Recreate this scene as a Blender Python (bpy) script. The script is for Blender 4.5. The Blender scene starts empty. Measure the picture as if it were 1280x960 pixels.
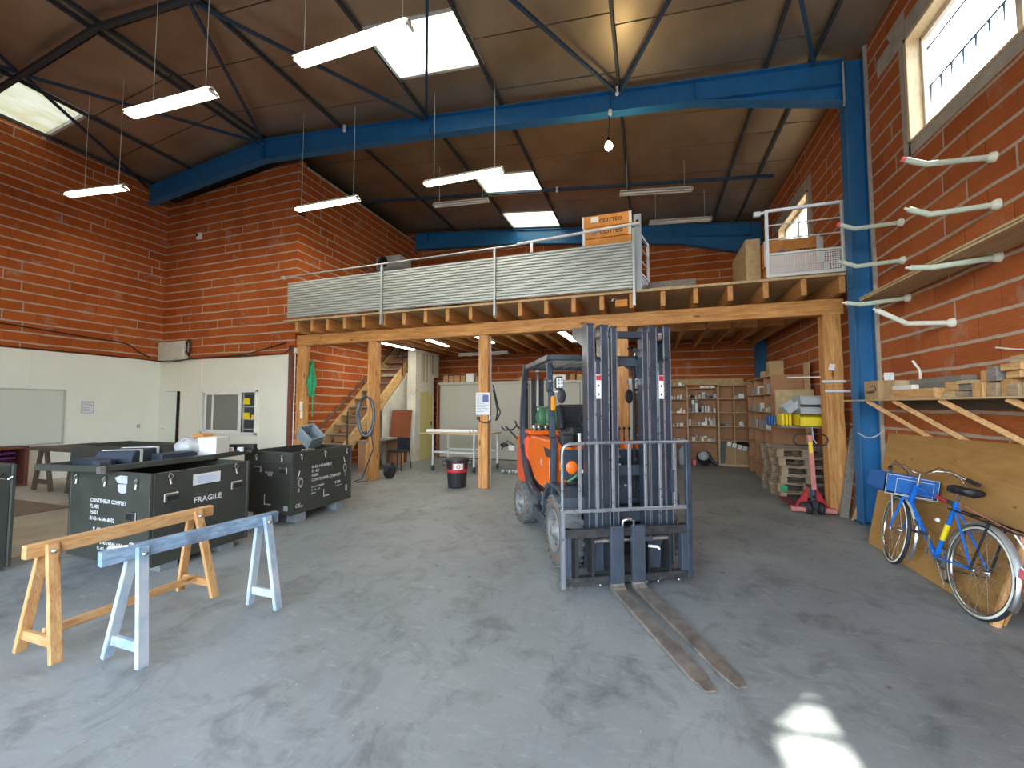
import bpy, bmesh, math, random
from math import sin, cos, pi, radians as RD
from mathutils import Vector as V, Matrix as MX
random.seed(11)
SC = bpy.context.scene
COL = SC.collection
# ---------------------------------------------------------------- camera model (1280x960 frame)
FPX, YAW, PIT, CH = 510.4, RD(18.56), RD(2.97), 1.6
CR = (MX.Rotation(YAW, 3, 'Z') @ MX.Rotation(PIT + pi/2, 3, 'X'))
def ray(px, py): return CR @ V(((px-640)/FPX, (480-py)/FPX, -1.0))
def at(px, py, ax, v):
    """point on the sight line through a photo pixel, at the plane x, y or z = v"""
    d = ray(px, py); o = V((0, 0, CH)); return o + d*((v-o[ax])/d[ax])
def AX(px, py, v): return at(px, py, 0, v)
def AY(px, py, v): return at(px, py, 1, v)
def AZ(px, py, v=0.0): return at(px, py, 2, v)

PM = {}   # world matrix of every parent
class MB:
    """collects shapes for ONE mesh object"""
    def __init__(s): s.v = []; s.f = []; s.mi = []; s.sm = []
    def add(s, vs, fs, mi=0, sm=False):
        n = len(s.v); s.v += [V(v) for v in vs]
        for f in fs: s.f.append([n+i for i in f]); s.mi.append(mi); s.sm.append(sm)
        return s
    def box(s, x0, y0, z0, x1, y1, z1, mi=0):
        if x0 > x1: x0, x1 = x1, x0
        if y0 > y1: y0, y1 = y1, y0
        if z0 > z1: z0, z1 = z1, z0
        return s.add([(x0,y0,z0),(x1,y0,z0),(x1,y1,z0),(x0,y1,z0),(x0,y0,z1),(x1,y0,z1),(x1,y1,z1),(x0,y1,z1)],
              [(3,2,1,0),(4,5,6,7),(0,1,5,4),(1,2,6,5),(2,3,7,6),(3,0,4,7)], mi)
    def cbox(s, c, sz, rot=None, mi=0):
        c = V(c); h = V(sz)/2; R = rot or MX.Identity(3)
        vs = [c + R @ V((a*h.x, b*h.y, d*h.z)) for d in (-1,1) for a, b in ((-1,-1),(1,-1),(1,1),(-1,1))]
        return s.add(vs, [(3,2,1,0),(4,5,6,7),(0,1,5,4),(1,2,6,5),(2,3,7,6),(3,0,4,7)], mi)
    def bar(s, p0, p1, w, h, up=(0,0,1), mi=0):
        """square timber/profile from p0 to p1, w sideways, h along up"""
        p0, p1 = V(p0), V(p1); d = (p1-p0).normalized(); a = d.cross(V(up))
        if a.length < 1e-4: a = d.cross(V((1,0,0)))
        a.normalize(); b = a.cross(d).normalized()
        a = a*w/2; b = b*h/2
        vs = [p+i*a+j*b for p in (p0,p1) for i, j in ((-1,-1),(1,-1),(1,1),(-1,1))]
        return s.add(vs, [(3,2,1,0),(4,5,6,7),(0,1,5,4),(1,2,6,5),(2,3,7,6),(3,0,4,7)], mi)
    def tube(s, pts, r, n=8, mi=0, closed=False):
        pts = [V(p) for p in pts]; m = len(pts); rr = r if isinstance(r, (list, tuple)) else [r]*m
        vs = []; pa = None
        for i, p in enumerate(pts):
            if closed: d = (pts[(i+1) % m]-pts[i-1])
            else: d = pts[min(i+1, m-1)]-pts[max(i-1, 0)]
            d.normalize()
            if pa is None:
                pa = d.cross(V((0,0,1)))
                if pa.length < 1e-3: pa = d.cross(V((1,0,0)))
            pa = (pa - d*pa.dot(d)).normalized(); b = d.cross(pa)
            vs += [p + rr[i]*(cos(2*pi*k/n)*pa + sin(2*pi*k/n)*b) for k in range(n)]
        fs = []
        for i in range(m if closed else m-1):
            j = (i+1) % m
            for k in range(n):
                l = (k+1) % n; fs.append((i*n+k, i*n+l, j*n+l, j*n+k))
        s.add(vs, fs, mi, n > 5)
        if not closed:
            s.add(vs[:n], [tuple(range(n))[::-1]], mi); s.add(vs[-n:], [tuple(range(n))], mi)
        return s
    def lathe(s, prof, n=24, c=(0,0,0), axis='z', mi=0, sm=True, cap=True):
        """prof = [(radius, height)] turned about an axis through c"""
        c = V(c); vs = []
        for r, h in prof:
            for k in range(n):
                a = 2*pi*k/n; p = V((r*cos(a), r*sin(a), h))
                if axis == 'x': p = V((p.z, p.x, p.y))
                elif axis == 'y': p = V((p.y, p.z, p.x))
                vs.append(c+p)
        fs = []
        for i in range(len(prof)-1):
            for k in range(n):
                l = (k+1) % n; fs.append((i*n+k, i*n+l, (i+1)*n+l, (i+1)*n+k))
        s.add(vs, fs, mi, sm)
        if not cap: return s
        if prof[0][0] > 1e-5: s.add(vs[:n], [tuple(range(n))[::-1]], mi)
        if prof[-1][0] > 1e-5: s.add(vs[-n:], [tuple(range(n))], mi)
        return s
    def cyl(s, p0, p1, r, n=16, mi=0): return s.tube([p0, p1], r, n, mi)
    def prism(s, pts, ax, a, b, mi=0):
        """outline pts in the plane normal to ax ('x': (y,z), 'y': (x,z), 'z': (x,y)), from a to b"""
        def P(u, w, t): return (t,u,w) if ax == 'x' else (u,t,w) if ax == 'y' else (u,w,t)
        n = len(pts); vs = [P(u,w,a) for u, w in pts]+[P(u,w,b) for u, w in pts]
        fs = [tuple(range(n))[::-1], tuple(range(n,2*n))]+[(i,(i+1)%n,n+(i+1)%n,n+i) for i in range(n)]
        return s.add(vs, fs, mi)
    def quad(s, a, b, c, d, mi=0): return s.add([a,b,c,d], [(0,1,2,3)], mi)
    def ball(s, c, r, mi=0, sq=(1,1,1), n=12):
        c = V(c); vs = []; fs = []; m = n//2
        for i in range(m+1):
            t = pi*i/m
            for k in range(n): a = 2*pi*k/n; vs.append(c+V((r*sq[0]*sin(t)*cos(a), r*sq[1]*sin(t)*sin(a), r*sq[2]*cos(t))))
        for i in range(m):
            for k in range(n): l = (k+1) % n; fs.append((i*n+k,(i+1)*n+k,(i+1)*n+l,i*n+l))
        return s.add(vs, fs, mi, True)
    def text(s, txt, o, ux, uy, size, mi=0, align='LEFT'):
        """flat lettering laid on a surface: origin o, reading along ux, upwards uy"""
        cu = bpy.data.curves.new('t', 'FONT'); cu.body = txt; cu.size = size; cu.align_x = align; cu.extrude = 0.0
        cu.resolution_u = 2; cu.fill_mode = 'FRONT'; cu.offset = size*.022
        ob = bpy.data.objects.new('t', cu); COL.objects.link(ob)
        me = bpy.data.meshes.new_from_object(ob.evaluated_get(bpy.context.evaluated_depsgraph_get()))
        o, ux, uy = V(o), V(ux).normalized(), V(uy).normalized()
        s.add([o+ux*v.co.x+uy*v.co.y for v in me.vertices], [tuple(p.vertices) for p in me.polygons], mi)
        bpy.data.objects.remove(ob); bpy.data.curves.remove(cu); bpy.data.meshes.remove(me)
        return s
    def build(s, name, mats, parent=None, world=False, bev=0, loc=None, seg=1):
        me = bpy.data.meshes.new(name); vs = s.v
        if parent is not None and world:
            im = PM[parent.name].inverted(); vs = [im @ v for v in vs]
        if parent is None and loc is not None: vs = [v-V(loc) for v in vs]
        me.from_pydata([tuple(v) for v in vs], [], s.f)
        if not isinstance(mats, (list, tuple)): mats = [mats]
        for m in mats: me.materials.append(m)
        me.polygons.foreach_set('material_index', s.mi); me.polygons.foreach_set('use_smooth', s.sm)
        me.update(); me.validate()
        ob = bpy.data.objects.new(name, me); COL.objects.link(ob)
        if parent is not None: ob.parent = parent; PM[ob.name] = PM[parent.name]
        else:
            if loc is not None: ob.location = loc
            PM[ob.name] = MX.Translation(V(loc or (0,0,0)))
        if bev:
            b = ob.modifiers.new('b', 'BEVEL'); b.width = bev; b.segments = seg; b.limit_method = 'ANGLE'; b.angle_limit = RD(40)
        return ob
def tag(o, label=None, cat=None, group=None, kind=None):
    if label: o['label'] = label
    if cat: o['category'] = cat
    if group: o['group'] = group
    if kind: o['kind'] = kind
    return o
def thing(name, label, cat, loc=(0,0,0), rz=0, group=None, rot=None):
    o = bpy.data.objects.new(name, None); COL.objects.link(o); o.empty_display_size = .1
    o.location = loc; o.rotation_euler = rot or (0,0,rz)
    m = MX.Translation(V(loc)) @ (o.rotation_euler.to_matrix().to_4x4()); PM[o.name] = m
    return tag(o, label, cat, group)
def solo(mb, name, mat, label, cat, group=None, bev=0, loc=None):
    """a thing that is one mesh; origin at its base"""
    if loc is None:
        xs = [v.x for v in mb.v]; ys = [v.y for v in mb.v]; zs = [v.z for v in mb.v]
        loc = ((min(xs)+max(xs))/2, (min(ys)+max(ys))/2, min(zs))
    return tag(mb.build(name, mat, None, bev=bev, loc=loc), label, cat, group)
def struct(name, mb, mat, parent=None, bev=0):
    o = mb.build(name, mat, parent, bev=bev)
    if parent is None: o['kind'] = 'structure'
    return o
ORD = 'first second third fourth fifth sixth seventh eighth ninth tenth eleventh twelfth thirteenth fourteenth fifteenth sixteenth seventeenth eighteenth nineteenth twentieth'.split()+['twenty-first','twenty-second','twenty-third','twenty-fourth']
def dup(root, loc, rz=0, label=None, group=None, rot=None, scale=None):
    r = root.copy(); COL.objects.link(r); r.location = loc; r.rotation_euler = rot or (0,0,rz)
    if scale: r.scale = scale
    if label: r['label'] = label
    if group: r['group'] = group
    for ch in list(root.children):
        c = ch.copy(); COL.objects.link(c); c.parent = r
        for g in list(ch.children):
            d = g.copy(); COL.objects.link(d); d.parent = c
    return r
# ---------------------------------------------------------------- materials
class NT:
    def __init__(s, name, rough=.6, metal=0.0, spec=.5):
        s.mat = bpy.data.materials.new(name); s.mat.use_nodes = True; s.t = s.mat.node_tree
        s.b = s.t.nodes['Principled BSDF']; s.b.inputs['Roughness'].default_value = rough
        s.b.inputs['Metallic'].default_value = metal; s.b.inputs['Specular IOR Level'].default_value = spec
    def new(s, ty, **k):
        n = s.t.nodes.new(ty)
        for a, b in k.items(): setattr(n, a, b)
        return n
    def put(s, sock, v):
        if isinstance(v, bpy.types.NodeSocket): s.t.links.new(v, sock)
        elif v is not None:
            if hasattr(sock.default_value, '__len__') and isinstance(v, (tuple, list)) and len(v) == 3 and len(sock.default_value) == 4: v = (*v, 1)
            sock.default_value = v
    def m(s, op, a, b=None, c=None, clamp=False):
        n = s.new('ShaderNodeMath', operation=op); n.use_clamp = clamp
        for i, v in enumerate((a, b, c)):
            if v is not None: s.put(n.inputs[i], v)
        return n.outputs[0]
    def co(s, kind='Object'): return s.new('ShaderNodeTexCoord').outputs[kind]
    def xyz(s, v):
        n = s.new('ShaderNodeSeparateXYZ'); s.put(n.inputs[0], v); return n.outputs
    def vec(s, x, y, z):
        n = s.new('ShaderNodeCombineXYZ')
        for i, v in enumerate((x, y, z)): s.put(n.inputs[i], v)
        return n.outputs[0]
    def mapp(s, v, scale=(1,1,1), loc=(0,0,0), rot=(0,0,0)):
        n = s.new('ShaderNodeMapping'); s.put(n.inputs[0], v); n.inputs['Scale'].default_value = scale
        n.inputs['Location'].default_value = loc; n.inputs['Rotation'].default_value = rot; return n.outputs[0]
    def noise(s, v, scale=5, detail=4, rough=.55, dist=0):
        n = s.new('ShaderNodeTexNoise'); s.put(n.inputs['Vector'], v); n.inputs['Scale'].default_value = scale
        n.inputs['Detail'].default_value = detail; n.inputs['Roughness'].default_value = rough; n.inputs['Distortion'].default_value = dist
        return n.outputs['Fac']
    def white(s, v):
        n = s.new('ShaderNodeTexWhiteNoise', noise_dimensions='3D'); s.put(n.inputs['Vector'], v); return n.outputs['Value']
    def rng(s, v, a, b, c=0.0, d=1.0):
        n = s.new('ShaderNodeMapRange'); s.put(n.inputs[0], v)
        for i, x in enumerate((a, b, c, d)): s.put(n.inputs[i+1], x)
        return n.outputs[0]
    def mix(s, f, a, b, bt='MIX'):
        n = s.new('ShaderNodeMix', data_type='RGBA', blend_type=bt)
        s.put(n.inputs[0], f); s.put(n.inputs[6], a); s.put(n.inputs[7], b); return n.outputs[2]
    def ramp(s, f, pts):
        n = s.new('ShaderNodeValToRGB'); s.put(n.inputs[0], f); e = n.color_ramp.elements
        while len(e) < len(pts): e.new(.5)
        for i, (p, c) in enumerate(pts): e[i].position = p; e[i].color = (*c, 1)
        return n.outputs[0]
    def bump(s, h, st=.3, dist=.01, normal=None):
        n = s.new('ShaderNodeBump'); s.put(n.inputs['Height'], h); n.inputs['Strength'].default_value = st
        n.inputs['Distance'].default_value = dist
        if normal: s.put(n.inputs['Normal'], normal)
        s.t.links.new(n.outputs[0], s.b.inputs['Normal']); return n.outputs[0]
    def col(s, c): s.put(s.b.inputs['Base Color'], c)
    def rough(s, c): s.put(s.b.inputs['Roughness'], c)
MATS = {}
def paint(name, c, rough=.5, metal=0.0, var=.12, sc=6, spec=.5, dirt=None, bump=0):
    """plain finish with slight wear variation"""
    if name in MATS: return MATS[name]
    n = NT(name, rough, metal, spec); co = n.co()
    f = n.noise(co, sc, 5, .6)
    lo = tuple(x*(1-var) for x in c); hi = tuple(min(1, x*(1+var)) for x in c)
    k = n.mix(n.rng(f, .3, .7), lo, hi)
    if dirt:
        g = n.rng(n.noise(co, sc*2.3, 6, .7), .58, .68)
        k = n.mix(g, k, dirt)
    n.col(k); n.rough(n.rng(f, .3, .7, max(.02, rough-.06), min(1, rough+.08)))
    if bump: n.bump(n.noise(co, sc*8, 4), bump, .004)
    MATS[name] = n.mat; return n.mat
def wood(name, c1, c2, ax='x', sc=1.0, rough=.6, knots=True, grey=None):
    if name in MATS: return MATS[name]
    n = NT(name, rough, 0, .3); co = n.co()
    st = {'x': (.7,9,9), 'y': (9,.7,9), 'z': (9,9,.7)}[ax]
    m = n.mapp(co, tuple(a*sc for a in st))
    f = n.noise(m, 2.2, 6, .6, .6); g = n.noise(m, 9, 3, .6, .2)
    k = n.mix(n.rng(f, .32, .68), c1, c2)
    k = n.mix(n.rng(g, .48, .72, 0, .55), k, tuple(x*.55 for x in c1))
    if knots:
        kn = {'x': (1.6,5,5), 'y': (5,1.6,5), 'z': (5,5,1.6)}[ax]
        vo = n.new('ShaderNodeTexVoronoi'); n.put(vo.inputs['Vector'], n.mapp(co, tuple(a*sc for a in kn))); vo.inputs['Scale'].default_value = 1.1
        k = n.mix(n.rng(vo.outputs['Distance'], .07, .15, .8, 0), k, (c1[0]*.28, c1[1]*.2, c1[2]*.15))
    if grey: k = n.mix(n.rng(n.noise(co, 2.5*sc, 4, .6), .4, .6), k, grey)
    n.col(k); n.bump(f, .12, .003); MATS[name] = n.mat; return n.mat
def glow(name, c, e):
    n = NT(name, .5); n.col(c); n.put(n.b.inputs['Emission Color'], c); n.b.inputs['Emission Strength'].default_value = e; return n.mat
def brick(name, ax, rh, off, bw=.5, bright=1.0, gg=1.0, bb_=1.0):
    """hollow clay blocks in courses rh high; ax = the horizontal axis the wall runs along"""
    n = NT(name, .85, 0, .2); co = n.co(); x, y, z = n.xyz(co)
    u = x if ax == 'x' else y
    wob = n.m('MULTIPLY', n.m('SUBTRACT', n.noise(co, 1.7, 3), .5), .045)
    v = n.m('ADD', n.m('ADD', z, wob), off)
    vr = n.m('DIVIDE', v, rh); row = n.m('FLOOR', vr); fv = n.m('MULTIPLY', n.m('FRACT', vr), rh)
    rr = n.white(n.vec(row, 3.3, 0)); mw = n.m('ADD', .008, n.m('MULTIPLY', n.noise(co, 3.1, 4), .016))
    d = n.m('ABSOLUTE', n.m('SUBTRACT', fv, .015)); mh = n.rng(n.m('SUBTRACT', d, mw), -.003, .003, 1, 0)
    u2 = n.m('ADD', n.m('DIVIDE', u, bw), n.m('ADD', n.m('MULTIPLY', n.m('MODULO', row, 2.0), .5), n.m('MULTIPLY', rr, .22)))
    cl = n.m('FLOOR', u2); fu = n.m('MULTIPLY', n.m('FRACT', u2), bw)
    rnd = n.white(n.vec(cl, row, 1.7)); rn2 = n.white(n.vec(cl, row, 7.7))
    wide = n.m('GREATER_THAN', rn2, .84)
    mv = n.m('LESS_THAN', fu, n.m('ADD', .005, n.m('MULTIPLY', wide, .016)))
    fine = n.noise(n.mapp(co, (1,1,14)), 7, 4, .6); big = n.noise(co, .8, 4, .6)
    b = bright
    c = n.mix(rnd, (.36*b,.098*b*gg,.028*b*bb_), (.48*b,.15*b*gg,.048*b*bb_))
    c = n.mix(n.rng(fine, .35, .7, 0, .55), c, (.28*b,.07*b*gg,.022*b*bb_))
    c = n.mix(n.rng(big, .42, .7, 0, .45), c, (.52*b,.17*b*gg,.06*b*bb_))
    sm = n.rng(n.noise(co, 2.3, 6, .7, .4), .58, .74, 0, .55)
    c = n.mix(sm, c, (.42,.33,.27))
    c = n.mix(mv, c, n.mix(wide, (.10,.035,.018), (.44,.36,.29)))
    c = n.mix(mh, c, n.mix(n.noise(co, 12, 3), (.36,.27,.2), (.55,.46,.38)))
    n.col(c)
    rib = n.m('SINE', n.m('MULTIPLY', fv, 2*pi/.021))
    h = n.m('ADD', n.m('MULTIPLY', rib, .10), n.m('SUBTRACT', n.m('MULTIPLY', fine, .25), n.m('MULTIPLY', n.m('MAXIMUM', mv, n.m('MULTIPLY', mh, -.4)), .8)))
    n.bump(h, .45, .008); return n.mat

M = {}
M['brick_x'] = brick('brick_x', 'x', .211, .07, gg=.80, bb_=.5)  # warm tube light and dimness put into the brick colour as extra saturation
M['brick_y'] = brick('brick_y', 'y', .211, .07, gg=.80, bb_=.5)  # same painted-in lamplight tint, for walls running front to back
M['brick_right'] = brick('brick_right', 'y', .227, .075, .57, gg=.92, bb_=.85)
M['brick_back'] = brick('brick_back', 'x', .227, .075, .57, gg=.85, bb_=.6)  # back wall brick also carries some of the warm lamplight in its colour
M['mortar'] = paint('mortar', (.42,.38,.32), .9, var=.2, sc=5, bump=.4)
M['plaster'] = paint('plaster', (.60,.58,.50), .8, var=.14, sc=2.5, dirt=(.42,.40,.34))
M['panel'] = paint('panel', (.78,.80,.73), .45, var=.03, sc=1.5)
M['panel_warm'] = paint('panel_warm', (.80,.79,.69), .5, var=.03, sc=1.5)
M['blue'] = paint('blue', (.018,.145,.35), .42, var=.16, sc=3, dirt=(.05,.17,.32))
M['blue_dark'] = paint('blue_dark', (.018,.055,.105), .45, var=.15)
M['purlin'] = paint('purlin', (.035,.045,.055), .5)
M['orange'] = paint('orange', (.90,.16,.008), .38, var=.04)
M['red_cw'] = paint('red_cw', (.78,.10,.04), .32, var=.05)
M['fl_grey'] = paint('fl_grey', (.045,.06,.08), .38, var=.2, sc=8)
M['fl_mast'] = paint('fl_mast', (.05,.068,.095), .33, .35, var=.22, sc=7)
M['fl_edge'] = paint('fl_edge', (.34,.38,.42), .3, .7, var=.12, sc=10)
M['fl_black'] = paint('fl_black', (.018,.02,.023), .5, var=.3)
M['grease'] = paint('grease', (.03,.032,.034), .42, var=.6, sc=14, dirt=(.14,.12,.09), bump=.5)
M['taupe'] = paint('taupe', (.28,.22,.21), .5)
M['steel'] = paint('steel', (.55,.55,.54), .28, .9, var=.15)
M['chrome'] = paint('chrome', (.75,.75,.75), .14, 1.0, var=.08)
M['galv'] = paint('galv', (.52,.55,.55), .42, .55, var=.12, sc=9)
M['galv_w'] = paint('galv_w', (.72,.74,.74), .45, .2, var=.06, sc=9)
M['fork_steel'] = paint('fork_steel', (.33,.29,.25), .42, .55, var=.4, sc=9, dirt=(.26,.17,.10))
M['tyre'] = paint('tyre', (.12,.125,.125), .8, var=.3, sc=12, dirt=(.27,.25,.22))
M['tyre_brown'] = paint('tyre_brown', (.20,.135,.09), .8, var=.3, sc=10, dirt=(.28,.23,.19))
M['rim'] = paint('rim', (.24,.25,.25), .45, .3, var=.2, sc=10, dirt=(.2,.17,.14))
M['rubber'] = paint('rubber', (.02,.02,.022), .6)
M['seat'] = paint('seat', (.022,.026,.032), .38, var=.25)
M['green_g'] = paint('green_g', (.06,.17,.085), .4, var=.2)
M['amber'] = paint('amber', (.8,.27,.01), .25, var=.1)
M['white'] = paint('white', (.80,.80,.77), .5, var=.03)
M['paper'] = paint('paper', (.72,.73,.75), .6, var=.03)
M['olive'] = paint('olive', (.050,.054,.044), .45, var=.15, sc=4, dirt=(.062,.068,.055))
M['olive_in'] = paint('olive_in', (.05,.05,.035), .6)
M['ink_w'] = paint('ink_w', (.72,.76,.75), .6)
M['ink_k'] = paint('ink_k', (.02,.02,.02), .6)
M['ink_b'] = paint('ink_b', (.10,.13,.35), .6)
M['ink_r'] = paint('ink_r', (.65,.05,.04), .6)
M['card'] = paint('card', (.44,.28,.14), .8, var=.08, sc=3)
M['card2'] = paint('card2', (.42,.22,.11), .8, var=.12, sc=3)
M['cardorange'] = paint('cardorange', (.66,.27,.06), .7, var=.22, sc=4)
M['mdf'] = paint('mdf', (.40,.20,.10), .7, var=.12, sc=3)
M['mdf_e'] = paint('mdf_e', (.58,.40,.22), .7, var=.1, sc=6)
M['redboard'] = paint('redboard', (.25,.07,.025), .6, var=.15, sc=3)
M['cabinet'] = paint('cabinet', (.40,.39,.34), .55, var=.03)
M['yellow'] = paint('yellow', (.86,.66,.02), .4, var=.04)
M['door_y'] = paint('door_y', (.55,.48,.19), .55, var=.05)
M['bluebox'] = paint('bluebox', (.02,.13,.42), .4, var=.06)
M['bike_blue'] = paint('bike_blue', (.01,.155,.62), .25, var=.05)
M['red'] = paint('red', (.50,.03,.04), .4, var=.18)
M['red_pink'] = paint('red_pink', (.60,.22,.19), .5, var=.15)
M['mint'] = paint('mint', (.62,.72,.60), .6, var=.1, sc=20)
M['foam'] = paint('foam', (.80,.80,.70), .8, var=.1, sc=20)
M['pink'] = paint('pink', (.80,.16,.20), .6)
M['black'] = paint('black', (.012,.012,.013), .5)
M['blackpl'] = paint('blackpl', (.02,.022,.026), .32)
M['navy'] = paint('navy', (.022,.034,.055), .5, var=.3)
M['greycrate'] = paint('greycrate', (.24,.28,.30), .5, var=.05)
M['lgrey'] = paint('lgrey', (.42,.45,.47), .5, var=.05)
M['green_cl'] = paint('green_cl', (.02,.33,.14), .7, var=.3, sc=14)
M['gas'] = paint('gas', (.16,.40,.48), .35, var=.1)
M['pcopper'] = paint('pcopper', (.15,.045,.03), .7, var=.3, sc=8)
M['beam'] = wood('beam', (.46,.185,.05), (.76,.40,.135), 'x', 1, .55)
M['beam_y'] = wood('beam_y', (.48,.21,.065), (.64,.33,.115), 'y', 1, .6)
M['post'] = wood('post', (.46,.185,.05), (.76,.41,.15), 'z', 1, .55)
M['pine_x'] = wood('pine_x', (.52,.255,.09), (.74,.45,.20), 'x', 1.5, .5)
M['pine_y'] = wood('pine_y', (.52,.255,.09), (.74,.45,.20), 'y', 1.5, .5)
M['pine_z'] = wood('pine_z', (.52,.255,.09), (.74,.45,.20), 'z', 1.5, .5)
M['bluewood'] = wood('bluewood', (.20,.33,.47), (.36,.48,.60), 'z', 1.5, .45, grey=(.50,.55,.58))
M['bluewood_y'] = wood('bluewood_y', (.17,.28,.40), (.36,.48,.60), 'y', 1.5, .4, grey=(.13,.17,.22))
M['palletw'] = wood('palletw', (.32,.23,.15), (.48,.36,.24), 'x', 1.6, .8, grey=(.22,.19,.155))
M['palletw_y'] = wood('palletw_y', (.38,.25,.14), (.52,.38,.24), 'y', 1.6, .8, grey=(.26,.22,.17))
M['greywood'] = wood('greywood', (.19,.165,.14), (.30,.27,.24), 'y', 2, .8)
M['darkwood'] = wood('darkwood', (.10,.075,.055), (.17,.13,.10), 'y', 2, .7)
M['osb'] = paint('osb', (.50,.36,.19), .75, var=.2, sc=12)
M['shelfply'] = wood('shelfply', (.50,.36,.19), (.62,.47,.28), 'y', .8, .7, knots=False)
M['under'] = paint('under', (.16,.125,.08), .8, var=.2)
def plywood():
    n = NT('plywood', .55, 0, .3); co = n.co()
    m = n.mapp(co, (3,.6,3)); f = n.noise(m, 2.4, 5, .6, 1.4)
    k = n.mix(n.rng(f, .3, .7), (.33,.165,.045), (.46,.25,.08))
    k = n.mix(n.rng(n.noise(co, .9, 3), .45, .7, 0, .5), k, (.52,.31,.12))
    vo = n.new('ShaderNodeTexVoronoi'); n.put(vo.inputs['Vector'], n.mapp(co, (1.4,2.6,5))); vo.inputs['Scale'].default_value = 1.5
    k = n.mix(n.rng(vo.outputs['Distance'], .05, .10, .75, 0), k, (.16,.07,.02))
    n.col(k); n.bump(f, .1, .003); return n.mat
M['plywood'] = plywood()
def foil():
    n = NT('ceiling_foil', .42, .62, .5); co = n.co()
    f = n.noise(co, 1.1, 4, .55); g = n.noise(co, 30, 3, .6)
    n.col(n.mix(n.rng(f, .3, .7), (.31,.24,.165), (.45,.36,.26)))
    n.rough(n.rng(f, .3, .7, .34, .5)); n.bump(n.m('ADD', f, n.m('MULTIPLY', g, .03)), .35, .03); return n.mat
M['foil'] = foil()
M['foil_gap'] = paint('foil_gap', (.03,.022,.018), .8)
def concrete():
    n = NT('concrete', .5, 0, .45); co = n.co()
    a = n.noise(co, .55, 6, .6, .3); b = n.noise(co, 3.2, 7, .68, .5); c = n.noise(n.mapp(co, (1,2.2,1), rot=(0,0,.5)), 9, 8, .72, .8)
    k = n.mix(n.rng(a, .32, .68), (.19,.208,.20), (.335,.352,.338))
    k = n.mix(n.rng(b, .40, .72, 0, .55), k, (.31,.33,.325))
    k = n.mix(n.rng(b, .46, .28, 0, .65), k, (.085,.095,.095))
    k = n.mix(n.rng(c, .54, .72, 0, .55), k, (.38,.40,.39))
    # scuffs, oil patches and fine scratches
    s1 = n.noise(n.mapp(co, (1.1,.8,1), rot=(0,0,-.6)), 1.7, 8, .74, 1.2)
    k = n.mix(n.rng(s1, .52, .68, 0, .6), k, (.11,.118,.116))
    s2 = n.noise(n.mapp(co, (.9,5.5,1), rot=(0,0,.25)), 3.4, 8, .8, .5)
    k = n.mix(n.rng(s2, .56, .70, 0, .5), k, (.42,.45,.45))
    s3 = n.noise(n.mapp(co, (6,1.1,1), rot=(0,0,.9)), 2.6, 8, .8, .5)
    k = n.mix(n.rng(s3, .58, .70, 0, .5), k, (.11,.12,.12))
    vo = n.new('ShaderNodeTexVoronoi'); n.put(vo.inputs['Vector'], co); vo.inputs['Scale'].default_value = 2.1
    k = n.mix(n.rng(n.m('ADD', vo.outputs['Distance'], n.m('MULTIPLY', b, .1)), .075, .11, .55, 0), k, (.05,.055,.055))
    v2 = n.new('ShaderNodeTexVoronoi'); n.put(v2.inputs['Vector'], co); v2.inputs['Scale'].default_value = 13
    spk = n.m('MULTIPLY', n.rng(v2.outputs['Distance'], .035, .06, 1, 0), n.m('GREATER_THAN', n.white(v2.outputs['Color']), .55))
    k = n.mix(n.m('MULTIPLY', spk, .7), k, (.62,.66,.66))
    n.col(k); n.rough(n.rng(b, .3, .7, .42, .62)); n.bump(n.m('ADD', n.m('MULTIPLY', b, .3), n.m('MULTIPLY', c, .2)), .12, .01); return n.mat
M['concrete'] = concrete()
# ================================================================ SETTING
XR, XL, XI, YR, YB, YF = 2.95, -12.3, -7.75, 7.3, 12.5, -2.2     # right wall, left wall, inner wall, return wall, back wall, front
ZT = 3.50                                                        # mezzanine deck
def zr(x, dz=0.0): return (7.71-.107*(x+8.3) if x > -8.3 else 7.71-.112*(-8.3-x))+dz
# ---- floor
b = MB(); b.box(-13, YF, -.2, 4, 13.2, 0)
struct('floor', b, M['concrete'])
b = MB(); b.box(-40, -40, -.25, 40, YF, -.03)
b.box(3.25, YF, -.25, 40, 30, -.03)
struct('floor_outside', b, paint('yard', (.16,.16,.155), .8, var=.1, sc=.6))
b = MB(); b.box(-12.25, 1.6, 0, -6.35, 7.28, .006)
struct('floor_left', b, paint('screed', (.55,.50,.40), .7, var=.16, sc=2.2, dirt=(.33,.30,.25)))
b = MB(); b.box(-12.2, 2.55, .006, -8.6, 3.95, .016)
solo(b, 'floor_mat', paint('mat_brown', (.26,.19,.135), .9, var=.12, sc=5), 'flat brown mat on the pale floor behind the stencilled green crate', 'mat')
# ---- walls
def wall_y(name, x0, x1, y0, y1, zt, holes, mat):
    """wall running along y, from x0 (face) to x1; holes = [(ya, yb, za, zb)]"""
    b = MB(); hs = sorted(holes); c = y0
    for ya, yb, za, zb in hs:
        b.box(x0, c, 0, x1, ya, zt); b.box(x0, ya, 0, x1, yb, za); b.box(x0, ya, zb, x1, yb, zt); c = yb
    b.box(x0, c, 0, x1, y1, zt); return struct(name, b, mat)
W1 = (3.19, 5.865, 4.64, 5.92); W2 = (9.01, 10.87, 4.70, 5.72)
wall_y('wall_right', XR, XR+.22, YF, YB+.2, 6.62, [W1, W2], M['brick_right'])
wall_y('wall_left', XL, XL-.22, YF, YB+.2, 7.42, [], M['brick_y'])
b = MB(); b.prism([(XL-.2,0),(XI,0),(XI,7.42),(XI-.6,7.40),(XL-.2,6.97)], 'y', YR, YR+.2); struct('wall_return', b, M['brick_x'])
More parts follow.
